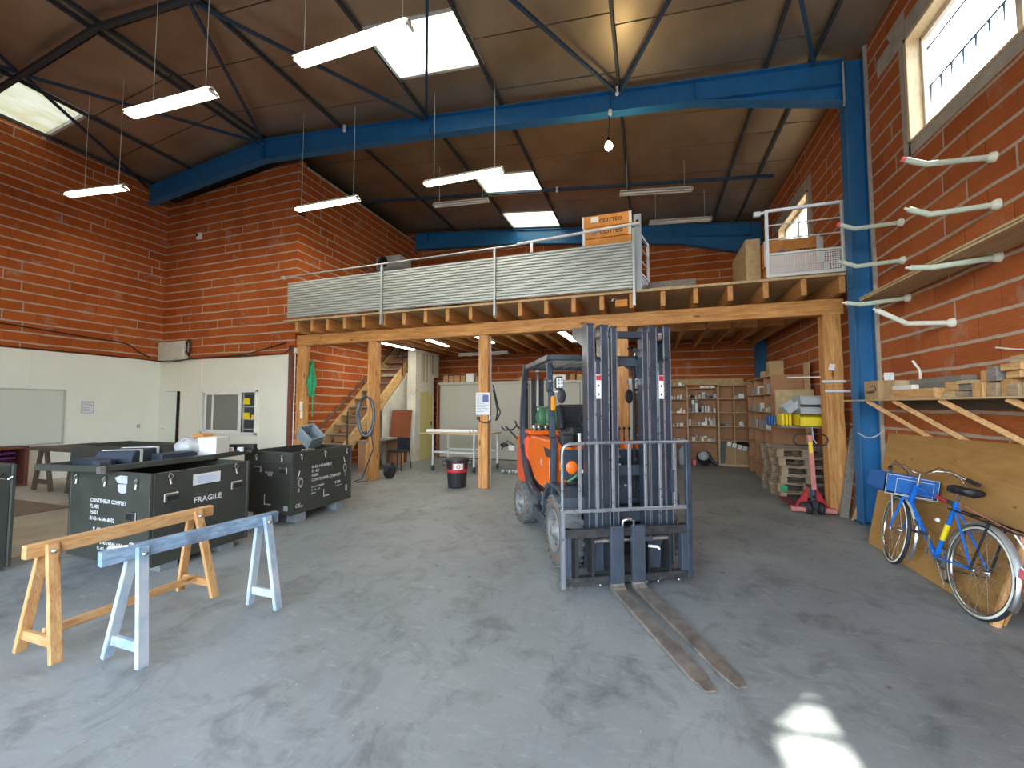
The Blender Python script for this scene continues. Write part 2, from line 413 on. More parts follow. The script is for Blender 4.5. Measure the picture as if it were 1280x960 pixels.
b = MB(); b.box(XI-.2, YR+.2, 0, XI, YB+.2, 7.34); struct('wall_inner', b, M['brick_y'])
b = MB(); b.prism([(XL-.2,0),(3.2,0),(3.2,6.6),(XI-.2,7.85),(XL-.2,7.4)], 'y', YB, YB+.2); struct('wall_back', b, M['brick_back'])
b = MB(); b.box(XL-.3, YF-.2, 0, -6.5, YF, 7.6); b.box(2.6, YF-.2, 0, XR+.2, YF, 6.6)
b.prism([(-6.5,4.6),(2.6,4.6),(2.6,6.75),(-6.5,7.7)], 'y', YF-.2, YF); struct('wall_front', b, M['brick_x'])
# smeared mortar where the walls meet steel and each other
b = MB()
for k in range(34):
    z = .2+k*.19; b.box(2.91, 6.725-.015*random.random(), z, XR+.002, 6.76, z+.192)
b.box(2.90, YB-.012, 4.0, 2.95, YB, 6.0)
b.box(XI-.02, YR+.22, 7.30, XI+.02, YB, 7.36)
struct('trim_1', b, M['mortar'], bev=.006)
# wall corner hatch-pattern repairs and the grey lintel blocks around the big window
b = MB()
b.prism([(5.865,4.47),(6.00,4.47),(6.00,6.00),(6.11,6.07),(6.24,6.28),(5.865,6.28)], 'x', XR-.006, XR)
b.box(XR-.006, 3.0, 4.51, XR, 5.9, 4.64); b.box(XR-.005, 3.0, 5.92, XR, 6.48, 6.16)
b.box(XR-.006, 8.85, 5.72, XR, 11.4, 5.98); b.box(XR-.006, 8.85, 4.65, XR, 9.01, 5.73)
struct('trim_2', b, M['mortar'])
def clear_glass():
    if 'clear_glass' in MATS: return MATS['clear_glass']
    n = NT('clear_glass', .03); tr = n.new('ShaderNodeBsdfTransparent'); tr.inputs[0].default_value = (.94,.97,.96,1)
    gl = n.new('ShaderNodeBsdfGlossy'); gl.inputs['Roughness'].default_value = .03; mx = n.new('ShaderNodeMixShader'); mx.inputs[0].default_value = .06
    n.t.links.new(tr.outputs[0], mx.inputs[1]); n.t.links.new(gl.outputs[0], mx.inputs[2]); n.t.links.new(mx.outputs[0], n.t.nodes['Material Output'].inputs['Surface'])
    MATS['clear_glass'] = n.mat; return n.mat
# ---- big window on the right wall
def wall_window(idx, w, nbars):
    ya, yb, za, zb = w; b = MB(); x0, x1 = XR-.03, XR+.2
    for a in ((ya, ya+.05), (yb-.05, yb)): b.box(x0, a[0], za, x1, a[1], zb)
    b.box(x0, ya, zb-.05, x1, yb, zb); b.box(x0, ya, za, x1, yb, za+.03)
    fr = struct('window_%d' % idx, b, wood('frame_w', (.62,.47,.28), (.74,.60,.40), 'z', 2, .5, knots=False), bev=.004)
    f = MB(); n = nbars
    for i in range(n+1):
        y = ya+.05+(yb-ya-.1)*i/n; f.box(XR+.10, y-.035, za+.03, XR+.15, y+.035, zb-.05)
    f.box(XR+.10, ya+.05, za+.03, XR+.15, yb-.05, za+.09); f.box(XR+.10, ya+.05, zb-.11, XR+.15, yb-.05, zb-.05)
    f.build('sash', paint('sash', (.60,.52,.44), .5), fr, bev=.004)
    g = MB(); g.box(XR+.12, ya+.05, za+.05, XR+.126, yb-.05, zb-.06)
    g.build('pane', clear_glass(), fr)
    s = MB(); y = ya+.05
    for z in (za+.62, za+1.08):
        if z < zb-.1: s.tube([(XR+.17, ya, z), (XR+.17, yb, z)], .011, 6)
    while y < yb:
        s.tube([(XR+.17, y, za+.62), (XR+.17, y+.01, za+.40)], [.012,.002], 5); y += .17
    s.build('security_bar', M['blue_dark'], fr)
wall_window(1, W1, 2); wall_window(2, W2, 2)
# ---- roof: foil faced insulation panels lying on purlins, translucent skylights
PX = [2.95, 2.34, 1.75, -.40, -2.50, -4.08, -6.15, -8.42, -10.75, -12.6]
JY = {0: (-.1, 1.2), 1: (.1, 1.05), 2: (-.45, 1.02), 3: (.22, 1.05), 4: None, 5: (.02, 1.05), 6: (-.10, 1.02), 7: (-.05, 1.0), 8: None}
SKY = {4: [(4.93,5.93), (9.15,10.18), (11.25,12.3)], 8: [(3.80,4.87)]}
cells = MB(); back = MB()
for i in range(len(PX)-1):
    xa, xb = PX[i], PX[i+1]
    if JY[i]: ys = [YF-.2]+[JY[i][0]+JY[i][1]*k for k in range(-3, 14) if YF < JY[i][0]+JY[i][1]*k < 12.5]+[12.8]
    elif i == 4: ys = [YF-.2, -1.2, -.2, .82, 1.85, 2.88, 3.9, 4.93, 5.93, 6.98, 8.1, 9.15, 10.18, 11.25, 12.3, 12.8]
    else: ys = [YF-.2, -1.2, -.2, .8, 1.8, 2.8, 3.80, 4.87, 5.9, 6.9, 7.9, 8.9, 9.9, 10.9, 11.9, 12.8]
    for ya, yb in zip(ys, ys[1:]):
        hole = any(abs(ya-s[0]) < .02 for s in SKY.get(i, []))
        if hole: continue
        g = .012; t = [random.uniform(-.006,.006) for _ in range(4)]
        P = [(xa-g, ya+g), (xb+g, ya+g), (xb+g, yb-g), (xa-g, yb-g)]
        vs = [(x, y, zr(x,.10)+t[k]) for k, (x, y) in enumerate(P)]+[(x, y, zr(x,.13)) for x, y in P]
        cells.add(vs, [(0,1,2,3),(0,4,5,1),(1,5,6,2),(2,6,7,3),(3,7,4,0)])
        Q = [(xa, ya), (xb, ya), (xb, yb), (xa, yb)]
        vs = [(x, y, zr(x,.125)) for x, y in Q]+[(x, y, zr(x,.20)) for x, y in Q]
        back.add(vs, [(0,1,2,3),(7,6,5,4),(0,4,5,1),(1,5,6,2),(2,6,7,3),(3,7,4,0)])
back.add([(2.95,YF,zr(2.95,.125)),(2.95,12.8,zr(2.95,.125)),(3.50,12.8,zr(3.50,.125)),(3.50,YF,zr(3.50,.125)),(2.95,YF,zr(2.95,.2)),(2.95,12.8,zr(2.95,.2)),(3.50,12.8,zr(3.50,.2)),(3.50,YF,zr(3.50,.2))],
   [(0,1,2,3),(7,6,5,4),(0,4,5,1),(1,5,6,2),(2,6,7,3),(3,7,4,0)])
struct('ceiling', cells, M['foil']); struct('ceiling_roof', back, M['foil_gap'])
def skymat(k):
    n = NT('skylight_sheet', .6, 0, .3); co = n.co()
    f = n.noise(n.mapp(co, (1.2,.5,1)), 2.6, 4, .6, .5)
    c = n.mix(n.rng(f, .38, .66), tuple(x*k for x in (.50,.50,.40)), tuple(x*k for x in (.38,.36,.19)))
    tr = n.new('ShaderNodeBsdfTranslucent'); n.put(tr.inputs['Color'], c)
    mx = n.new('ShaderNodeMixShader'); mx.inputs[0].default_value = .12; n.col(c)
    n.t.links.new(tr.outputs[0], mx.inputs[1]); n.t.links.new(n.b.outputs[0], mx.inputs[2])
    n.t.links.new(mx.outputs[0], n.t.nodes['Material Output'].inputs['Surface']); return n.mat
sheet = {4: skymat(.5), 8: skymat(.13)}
k = 3
for i, lst in SKY.items():
    for ya, yb in lst:
        xa, xb = PX[i], PX[i+1]; f = MB(); w = .035
        for p, q in (((xa,ya),(xb,ya)), ((xa,yb),(xb,yb)), ((xa,ya),(xa,yb)), ((xb,ya),(xb,yb))):
            f.bar((p[0],p[1],zr(p[0],.115)), (q[0],q[1],zr(q[0],.115)), .05, .06)
        fr = struct('window_%d' % k, f, M['galv_w']); k += 1
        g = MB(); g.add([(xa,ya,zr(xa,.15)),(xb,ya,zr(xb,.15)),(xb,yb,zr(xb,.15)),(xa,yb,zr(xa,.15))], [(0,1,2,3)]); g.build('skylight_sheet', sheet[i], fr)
# ---- steel frame
def purlin(x, y0, y1, k):
    b = MB(); z = zr(x, .056); b.box(x-.022, y0, z-.03, x+.022, y1, z+.03)
    tag(b.build('purlin', M['purlin'], None, loc=(x, y0, z)), ORD[k]+' dark roof purlin counted from the right wall, running front to back', 'roof purlin', 'dark purlins under the ceiling panels')
for k_, x in enumerate((2.34, 1.75, -.40, -2.50, -4.08, -6.15, -8.30, -8.52, -10.75, -12.1)): purlin(x, YF, 12.45 if x > XI else YR, k_)
def ibeam(y, pts, fw, name, label, xl, mid=None):
    """pts = [(x, ztop, zbottom)] from right to left"""
    t = thing(name, label, 'steel beam', (pts[-1][0], y, pts[-1][2]))
    w = MB(); w.prism([(p[0],p[1]) for p in pts]+[(p[0],p[2]) for p in pts[::-1]], 'y', y-.006, y+.006); w.build('web', M['blue'], t, True)
    f = MB()
    for p, q in zip(pts, pts[1:]): f.bar((p[0],y,p[1]-.008), (q[0],y,q[1]-.008), fw, .016)
    f.build('top_flange', M['blue'], t, True)
    f = MB()
    for p, q in zip(pts, pts[1:]): f.bar((p[0],y,p[2]+.008), (q[0],y,q[2]+.008), fw, .016)
    f.build('bottom_flange', M['blue'], t, True)
    if mid:
        f = MB(); f.bar((mid[0][0],y,mid[0][1]), (mid[1][0],y,mid[1][1]), fw, .016); f.build('haunch_flange', M['blue'], t, True)
    for x in (-7.2, -3.98, .78):
        s = MB(); s.box(x-.008, y-fw/2+.01, zr(x)-.32, x+.008, y+fw/2-.01, zr(x)-.02); s.build('stiffener', M['blue'], t, True)
    s = MB(); s.box(-8.38, y-fw/2, zr(-8.3)-.50, -8.34, y+fw/2, zr(-8.3)+.02)
    for i in range(8):
        for sx in (-8.41, -8.31): s.cyl((sx, y-fw/2+.03, zr(-8.3)-.46+i*.06), (sx+.02, y-fw/2+.03, zr(-8.3)-.46+i*.06), .012, 6)
    if pts[-1][0] < -8.5: s.build('ridge_plate', M['blue'], t, True)
    return t
ibeam(6.85, [(2.70,zr(2.7),5.90),(.78,zr(.78),6.375),(-4.0,zr(-4.0),6.87),(-6.1,zr(-6.1),7.04),(-8.36,zr(-8.36),7.215),(-10.4,zr(-10.4),7.02),(-12.28,zr(-12.28),6.82)],
      .17, 'roof_rafter', 'long blue steel rafter crossing the hall overhead, in front of the mezzanine', 0, ((.78,zr(.78)-.345),(2.70,zr(2.7)-.36)))
ibeam(12.32, [(2.70,zr(2.7),5.66),(.95,zr(.95),6.16),(-4.0,zr(-4.0),6.80),(-7.74,zr(-7.74),7.06)],
      .17, 'roof_rafter', 'blue steel rafter against the rear brick wall above the mezzanine', 0, ((.95,zr(.95)-.345),(2.70,zr(2.7)-.36)))
ibeam(-.9, [(2.70,zr(2.7),5.90),(.78,zr(.78),6.375),(-4.0,zr(-4.0),6.87),(-8.36,zr(-8.36),7.215),(-12.28,zr(-12.28),6.82)],
      .17, 'roof_rafter', 'blue steel rafter near the front of the hall', 0)
def column(y, label):
    t = thing('steel_column', label, 'steel column', (2.81, y, 0))
    b = MB(); b.box(2.69, y-.09, 0, 2.706, y+.09, zr(2.7)-.01); b.build('inner_flange', M['blue'], t, True)
    b = MB(); b.box(2.915, y-.09, 0, 2.93, y+.09, zr(2.93)); b.build('outer_flange', M['blue'], t, True)
    b = MB(); b.box(2.70, y-.006, 0, 2.92, y+.006, zr(2.8)); b.build('web', M['blue'], t, True)
    b = MB(); b.box(2.66, y-.11, 0, 2.94, y+.11, .02); b.build('base_plate', M['blue_dark'], t, True)
column(6.85, 'blue steel column against the right brick wall, behind the bicycle')
column(12.32, 'blue steel column in the far right corner behind the shelves')
b = MB(); b.tube([(2.675,6.735,6.45),(2.675,6.735,5.86),(2.66,6.72,5.80)], .014, 8)
solo(b, 'conduit', M['galv'], 'thin grey conduit strapped to the face of the blue column', 'conduit')
b = MB()
def strut(p, q, lab, w=.045, z=-.06):
    b = MB(); b.bar((p[0],p[1],zr(p[0],z)), (q[0],q[1],zr(q[0],z)), w, w)
    solo(b, 'brace', M['blue_dark'], lab, 'roof brace', 'diagonal wind braces under the ceiling')
bk = 0
for p, q in (((-6.2,3.8),(-8.3,6.78)),((-6.2,3.8),(-4.1,6.78)),((-10.37,3.8),(-8.4,6.78)),((-10.37,3.8),(-12.2,6.75)),((-2.28,3.8),(-4.05,6.78)),((-2.28,3.8),(-.42,6.78)),((1.03,3.8),(-.38,6.78)),((1.03,3.8),(2.34,6.75))):
    bk += 1; strut(p, q, ORD[bk-1]+' blue diagonal brace along the long rafter, in the order left pair, then rightwards')
    strut((p[0],p[1]-.08), (q[0], 3.8-(q[1]-3.8)), ORD[bk-1]+' diagonal brace overhead, on the camera side of the dark tie bar')
b = MB(); b.bar((-12.25,3.8,zr(-12.25,-.05)), (-8.35,3.8,zr(-8.35,-.05)), .07, .07); b.bar((-8.35,3.8,zr(-8.35,-.05)), (2.4,3.8,zr(2.4,-.05)), .07, .07)
solo(b, 'tie_bar', M['purlin'], 'dark tie bar crossing under the ceiling nearest the camera', 'tie bar')
b = MB(); b.bar((XI,9.85,zr(XI,-.03)), (2.6,9.85,zr(2.6,-.03)), .06, .06)
solo(b, 'tie_bar', M['blue_dark'], 'blue tie bar under the ceiling above the mezzanine', 'tie bar')
for x, y in ((-.42,6.74),(-5.98,6.74),(-2.1,9.80)):
    b = MB(); z = zr(x,-.10); b.ball((x,y,z), .035, sq=(1,.7,1)); b.box(x-.02,y-.02,z,x+.02,y+.02,z+.12)
    solo(b, 'junction_box', M['white'], 'small round white junction box clipped to the roof steel', 'junction box', 'round junction boxes on the roof steel')
# ---- office panel lining on the left
def lining():
    b = MB(); b.box(XL+.001, .5, 0, XL+.05, YR, 2.76)
    for y in (4.88, 2.5): b.box(XL+.05, y-.015, 0, XL+.056, y+.015, 2.76)
    struct('wall_panel_left', b, M['panel'])
    b = MB(); y0 = YR-.05
    # facade with door and window openings
    xs = [(XL, -12.09, 0, 2.76), (-12.09, -11.45, 1.96, 2.76), (-11.45, -10.66, 0, 2.76), (-10.66, -8.78, 0, .90), (-10.66, -8.78, 1.96, 2.76), (-8.78, -7.86, 0, 2.77)]
    for a, c, z0, z1 in xs: b.box(a, y0, z0, c, YR-.001, z1)
    for x in (-11.40, -10.70, -8.74): b.box(x-.012, y0-.006, 0, x+.012, y0, 2.75)
    struct('wall_panel_return', b, M['panel_warm'])
lining()
b = MB(); b.box(-7.86, YR-.06, 0, -7.76, YR-.005, 2.99); struct('trim_3', b, paint('trimbrown', (.17,.065,.04), .6))
b = MB(); b.box(-7.88, YR-.07, 0, -7.865, YR-.05, 2.78); struct('trim_4', b, M['white'])
b = MB(); b.box(-12.08, YR-.09, 0, -11.50, YR-.05, 1.95); d = struct('door_1', b, M['panel'])
h = MB(); h.cyl((-11.97,YR-.09,1.0),(-11.97,YR-.14,1.0),.012,8); h.bar((-11.97,YR-.14,1.0),(-11.86,YR-.14,1.0),.012,.02); h.build('door_handle', M['steel'], d)
h = MB(); h.box(-11.503, YR-.095, 0, -11.485, YR-.05, 1.96); h.build('door_gap_shade', M['black'], d)  # solid black strip painted for the shade in the open gap
# sliding office window with a yellow-bin rack behind
f = MB(); x0, x1, z0, z1 = -10.64, -8.78, .90, 1.955
for a in ((x0,x0+.06),(x1-.05,x1)): f.box(a[0], YR-.09, z0, a[1], YR-.02, z1)
f.box(x0, YR-.09, z1-.05, x1, YR-.02, z1); f.box(x0, YR-.09, z0, x1, YR-.02, z0+.05)
fr = struct('window_8', f, M['white'], bev=.004)
f = MB()
for xa, xb, yy in ((-10.50,-9.32,YR-.075),(-10.28,-9.32,YR-.05)):
    f.box(xa, yy-.015, z0+.05, xa+.045, yy+.015, z1-.05)
f.box(-9.36, YR-.09, z0+.05, -9.29, YR-.05, z1-.05); f.box(-10.5, YR-.09, z0+.05, -9.32, YR-.06, z0+.10); f.box(-10.5, YR-.09, z1-.10, -9.32, YR-.06, z1-.05)
f.build('sash', M['white'], fr, bev=.003)
g = MB(); g.box(-10.5, YR-.05, z0+.08, -9.33, YR-.044, z1-.08)
n = NT('office_glass', .12, 0, .6); n.b.inputs['Transmission Weight'].default_value = .55; n.col((.42,.42,.38)); g.build('pane', n.mat, fr)
# the dim office behind that window: its gloom painted on a flat dark sheet
b = MB(); b.box(-10.66, YR-.012, .88, -8.76, YR-.002, 1.97); struct('wall_office_gloom', b, paint('office_painted_gloom', (.05,.055,.06), .8, var=.3, sc=3))
b = MB(); b.box(-9.27, YR-.04, .96, -9.24, YR-.014, 1.90); b.box(-8.90, YR-.04, .96, -8.87, YR-.014, 1.90)
for z in (1.02, 1.25, 1.55, 1.86): b.box(-9.27, YR-.042, z, -8.85, YR-.013, z+.018)
solo(b, 'rack', M['galv'], 'dark rack seen through the open half of the office window', 'rack')
for i, (x, z, w, h) in enumerate(((-9.25,1.27,.20,.15),(-9.25,1.62,.19,.15),(-8.99,1.27,.13,.10))):
    b = MB(); b.prism([(x,z),(x+w,z),(x+w-.02,z+h),(x+.02,z+h)], 'y', YR-.04, YR-.014)
    solo(b, 'storage_bin', M['yellow'], ('lower left','upper left','small lower right')[i]+' yellow bin in the rack inside the office window', 'storage bin')
# whiteboard, notices, boxes on the panels
t = thing('whiteboard', 'large blank whiteboard on the left wall panel', 'whiteboard', (XL+.05, 4.4, .77))
b = MB(); b.box(XL+.052, 3.30, .79, XL+.075, 5.39, 1.925); b.build('board', paint('wb', (.60,.64,.58), .4, var=.015, sc=1), t, True)
b = MB(); y0, y1, z0, z1 = 3.28, 5.41, .765, 1.945
for q in ((y0,z0,y1,z0+.03),(y0,z1-.03,y1,z1),(y0,z0,y0+.03,z1),(y1-.03,z0,y1,z1)): b.box(XL+.05, q[0], q[1], XL+.09, q[2], q[3])
b.build('frame', M['galv'], t, True, bev=.004)
def notice(name, label, o, ux, w, h, th=.004, lines=7, ink='ink_b', nrm=None, title=None):
    """sheet of paper with printed lines; o = lower-left corner, ux = reading direction, faces nrm"""
    o = V(o); ux = V(ux).normalized(); uz = V((0,0,1)); nr = V(nrm)
    t = thing(name, label, 'notice', o)
    b = MB(); P = [o, o+ux*w, o+ux*w+uz*h, o+uz*h]; b.add([p for p in P]+[p+nr*th for p in P], [(3,2,1,0),(4,5,6,7),(0,1,5,4),(1,2,6,5),(2,3,7,6),(3,0,4,7)]); b.build('sheet', M['paper'], t, True)
    b = MB(); e = nr*(th+.001)
    random.seed(int(w*1000+h*100))
    for i in range(lines):
        z = h*(.90-.84*i/lines); l = w*random.uniform(.5,.86)
        b.add([o+ux*w*.07+uz*z+e, o+ux*(w*.07+l)+uz*z+e, o+ux*(w*.07+l)+uz*(z+h*.028)+e, o+ux*w*.07+uz*(z+h*.028)+e], [(0,1,2,3)])
    b.build('print', M[ink], t, True); return t
t = notice('wall_notice', 'square printed notice with a blue border on the white wall right of the whiteboard', (XL+.052, 5.70, 1.42), (0,1,0), .22, .265, lines=6, nrm=(1,0,0))
b = MB()
for q in ((5.70,1.42,5.92,1.428),(5.70,1.677,5.92,1.685),(5.70,1.42,5.708,1.685),(5.912,1.42,5.92,1.685),(5.84,1.585,5.905,1.60)): b.box(XL+.056, q[0], q[1], XL+.058, q[2], q[3])
b.build('border', M['ink_b'], t, True)
b = MB(); b.box(XL+.05, 6.78, 1.03, XL+.07, 6.85, 1.12); solo(b, 'wall_socket', M['lgrey'], 'small grey socket low on the left white panel near the corner', 'wall socket', bev=.004)
b = MB(); b.box(-12.24, YR-.13, 2.77, -11.27, YR-.001, 3.25); solo(b, 'wall_box', M['plaster'], 'pale square boxing in the corner above the white panels', 'boxing', bev=.01)
t = thing('wall_lamp', 'dark coiled cable and old lamp hanging beside the pale corner boxing', 'cable coil', (-11.2, YR-.06, 2.85))
b = MB(); 
for k in range(5): b.tube([(-11.2+.07*cos(a)*(1+.1*k), YR-.05-.008*k, 3.08+.22*sin(a)*(1-.06*k)) for a in [i*2*pi/16 for i in range(16)]], .012, 5, closed=True)
b.build('coil', paint('coilbrown', (.05,.028,.02), .6), t, True)
t = thing('security_camera', 'small white security camera high on the left return wall', 'camera', (-11.02, YR, 5.93))
b = MB(); b.box(-11.10, YR-.05, 5.90, -10.93, YR-.001, 6.07); b.build('housing', M['white'], t, True, bev=.015)
b = MB(); b.cyl((-11.05,YR-.05,6.01),(-11.05,YR-.075,6.01),.03,12); b.build('lens', M['black'], t, True)
# cables along the panel tops
def cable(pts, r, label, mat='black', name='cable', group=None):
    P = [V(p) for p in pts]; out = []
    for i in range(len(P)-1):
        p0, p1, p2, p3 = P[max(i-1,0)], P[i], P[i+1], P[min(i+2,len(P)-1)]
        for k in range(6):
            t = k/6; out.append(.5*((2*p1)+(p2-p0)*t+(2*p0-5*p1+4*p2-p3)*t*t+(3*p1-p0-3*p2+p3)*t**3))
    out.append(P[-1]); b = MB(); b.tube(out, r, 6); return solo(b, name, M[mat], label, 'cable', group)
cable([(XL+.03,3.0,3.30),(XL+.03,4.0,3.27),(XL+.03,4.9,3.22),(XL+.03,5.8,3.17),(XL+.03,6.5,3.12),(XL+.05,6.75,2.95),(XL+.08,7.0,2.82)], .014, 'upper black cable sagging across the left brick wall above the panels')
cable([(XL+.06,3.0,2.84),(XL+.06,4.4,2.79),(XL+.06,5.8,2.79),(XL+.07,6.95,2.765),(XL+.3,YR-.17,2.73),(-11.6,YR-.17,2.72),(-11.2,YR-.10,2.765),(-10.4,YR-.06,2.80),(-9.3,YR-.06,2.82),(-8.5,YR-.06,2.95),(-7.95,YR-.06,3.05)], .014, 'lower black cable running along the top edge of the white panels')
cable([(-11.2,YR-.06,2.80),(-10,YR-.065,2.79),(-8.9,YR-.09,2.785),(-8.1,YR-.09,2.79),(-7.9,YR-.08,2.84),(-7.75,YR-.1,2.95)], .012, 'black cable on the return panel top from the coil to the wooden beam')
SKY_S, SUN_S, EXPO = 0.22, 2.8, 3.4
# ================================================================ MEZZANINE
b = MB(); b.box(-7.74, 7.34, 2.975, 2.80, 7.54, 3.215)
solo(b, 'timber_beam', M['beam'], 'long front timber beam carrying the mezzanine joists on its posts', 'timber beam', bev=.008, loc=(-2.4,7.44,2.975))
POSTS = [(-7.63, 'far left timber post beside the white office panels'), (-5.66, 'timber post with the hose coil, in front of the stairs'), (-3.06, 'timber post with the notice, behind the black bin'),
         (-.43, 'timber post standing behind the forklift mast'), (2.64, 'far right timber post in front of the pallet stack')]
for x, lab in POSTS:
    b = MB(); hw = .10 if x < 2 else .125
    n = 14; prev = None
    if abs(x+5.66) < .01:     # the barky, irregular post
        vs = []; fs = []
        for i in range(n+1):
            z = 2.974*i/n; e = .012*sin(i*2.3); l = .07+.035*max(0, sin(pi*(1.15-abs(i/n-.33)*2.4)))*(1 if i < n*.72 else 0)
            for dx, dy in ((-hw-l*.0+e*1.2-(.03*sin(i*.9) if i < 9 else 0), -.10), (hw, -.10), (hw, .10), (-hw, .10)): vs.append((x+dx, 7.44+dy, z))
        for i in range(n):
            for k in range(4): l = (k+1) % 4; fs.append((i*4+k, i*4+l, i*4+4+l, i*4+4+k))
        fs += [(3,2,1,0), tuple(n*4+k for k in range(4))]; b.add(vs, fs)
    else: b.box(x-hw, 7.34, 0, x+hw, 7.54, 2.974)
    if x > 2: 
        b = MB(); b.prism([(x-.115,0),(x+.11,0),(x+.12,.8),(x+.10,1.5),(x+.115,2.2),(x+.10,2.974),(x-.125,2.974),(x-.12,1.4)], 'y', 7.31, 7.53)
    solo(b, 'timber_post', M['post'], lab, 'timber post', 'posts holding up the mezzanine', bev=.01, loc=(x, 7.44, 0))
JX = [-7.40,-6.97,-6.55,-6.10,-5.62,-5.12,-4.64,-4.15,-3.67,-3.18,-2.68,-2.20,-1.71,-1.22,-.74,-.25,.24,.73,1.22,1.70,2.19,2.66]
b = MB(); b.box(-.0375, 7.0, 3.217, .0375, 12.45, 3.46)
j0 = tag(b.build('joist', M['beam_y'], None, bev=.004), 'first joist end from the left above the front timber beam', 'joist', 'joists of the mezzanine floor')
for i, x in enumerate(JX):
    if i == 0: j0.location = (x, 4.9, 0); j0.scale = (1, .30, 1); continue
    o = dup(j0, (x, 0, 0), 0, ORD[i]+' joist end from the left above the front timber beam')
    o.scale = (1, .30, 1) if i == 1 else (1, 1, 1); o.location.y = 4.9 if i == 1 else 0
for i, (xa, xb) in enumerate(zip(JX[15:-1], JX[16:])):
    b = MB(); b.box(xa+.04, 9.55, 3.22, xb-.04, 9.62, 3.44); solo(b, 'noggin', M['beam'], ORD[i]+' short noggin from the left between the joists at the right half of the mezzanine', 'noggin', 'noggins between the joists')
b = MB(); b.box(-6.78, 6.96, 3.462, 2.94, 12.48, ZT); b.box(-7.74, 6.96, 3.462, -6.78, 8.6, ZT); b.box(-7.74, 11.2, 3.462, -6.78, 12.48, ZT)
solo(b, 'mezzanine_deck', [M['osb']], 'broad wooden deck boarding of the mezzanine', 'mezzanine floor')
# ---- corrugated guard: three sheets between steel posts with a hand rail
def corr(xa, xb, label):
    b = MB(); n = 15; z0, z1 = 3.53, 4.335; p = (z1-z0)/n; prof = []
    for i in range(n):
        z = z0+i*p; prof += [(.0, z+.002), (.0, z+p*.12), (.024, z+p*.30), (.024, z+p*.82)]
    prof.append((0, z1))
    vs = [(x, 6.965-o, z) for x in (xa, xb) for o, z in prof]+[(x, 6.969-o, z) for x in (xa, xb) for o, z in prof]; m = len(prof)
    fs = [(i, m+i, m+i+1, i+1) for i in range(m-1)]+[(2*m+i+1, 3*m+i+1, 3*m+i, 2*m+i) for i in range(m-1)]
    b.add(vs, fs)
    b.add([vs[0],vs[m],vs[3*m],vs[2*m]],[(0,1,2,3)])
    return solo(b, 'corrugated_sheet', M['corr'], label, 'guard panel', loc=((xa+xb)/2, 6.95, 3.53))
M['corr'] = paint('corr', (.50,.53,.50), .42, .35, var=.07, sc=3)
corr(-7.62, -5.14, 'left ribbed metal guard sheet on the mezzanine edge, touching the brick corner')
corr(-5.10, -2.68, 'middle ribbed metal guard sheet on the mezzanine edge')
corr(-2.64, -.22, 'right ribbed metal guard sheet ending at the loft gate')
for i, x in enumerate((-5.12, -2.66, -.205)):
    t = thing('guard_post', ('first','second','third')[i]+' grey steel guard post from the left along the mezzanine rail', 'guard post', (x, 6.90, 3.22))
    b = MB(); b.box(x-.02, 6.895, 3.23, x+.02, 6.935, 4.47+.03*i); b.build('upright', M['galv'], t, True, bev=.003)
    b = MB(); b.box(x-.025, 6.935, 3.24, x+.025, 6.955, 3.44); b.build('mounting_plate', M['galv'], t, True)
t = thing('hand_rail', 'thin round hand rail above the ribbed guard sheets', 'hand rail', (-5, 6.915, 4.44))
b = MB(); b.tube([(-7.66,6.915,4.46),(-5.12,6.915,4.475),(-2.2,6.915,4.50)], .016, 8); b.build('thin_rail', M['galv'], t, True)
b = MB(); b.tube([(-2.22,6.915,4.515),(-.10,6.915,4.60)], .026, 8); b.build('thick_rail', M['galv_w'], t, True)
for x in (-1.95, -1.02):
    b = MB(); b.box(x-.02, 6.90, 4.33, x+.02, 6.93, 4.52+(x+2)*.04); b.build('rail_support', M['galv_w'], t, True)
b = MB(); b.lathe([(.03,-.08),(.045,-.05),(.045,.0),(.02,.0)], 10, (-7.76,6.97,4.47), 'x'); b.build('wall_socket', M['mortar'], t, True)
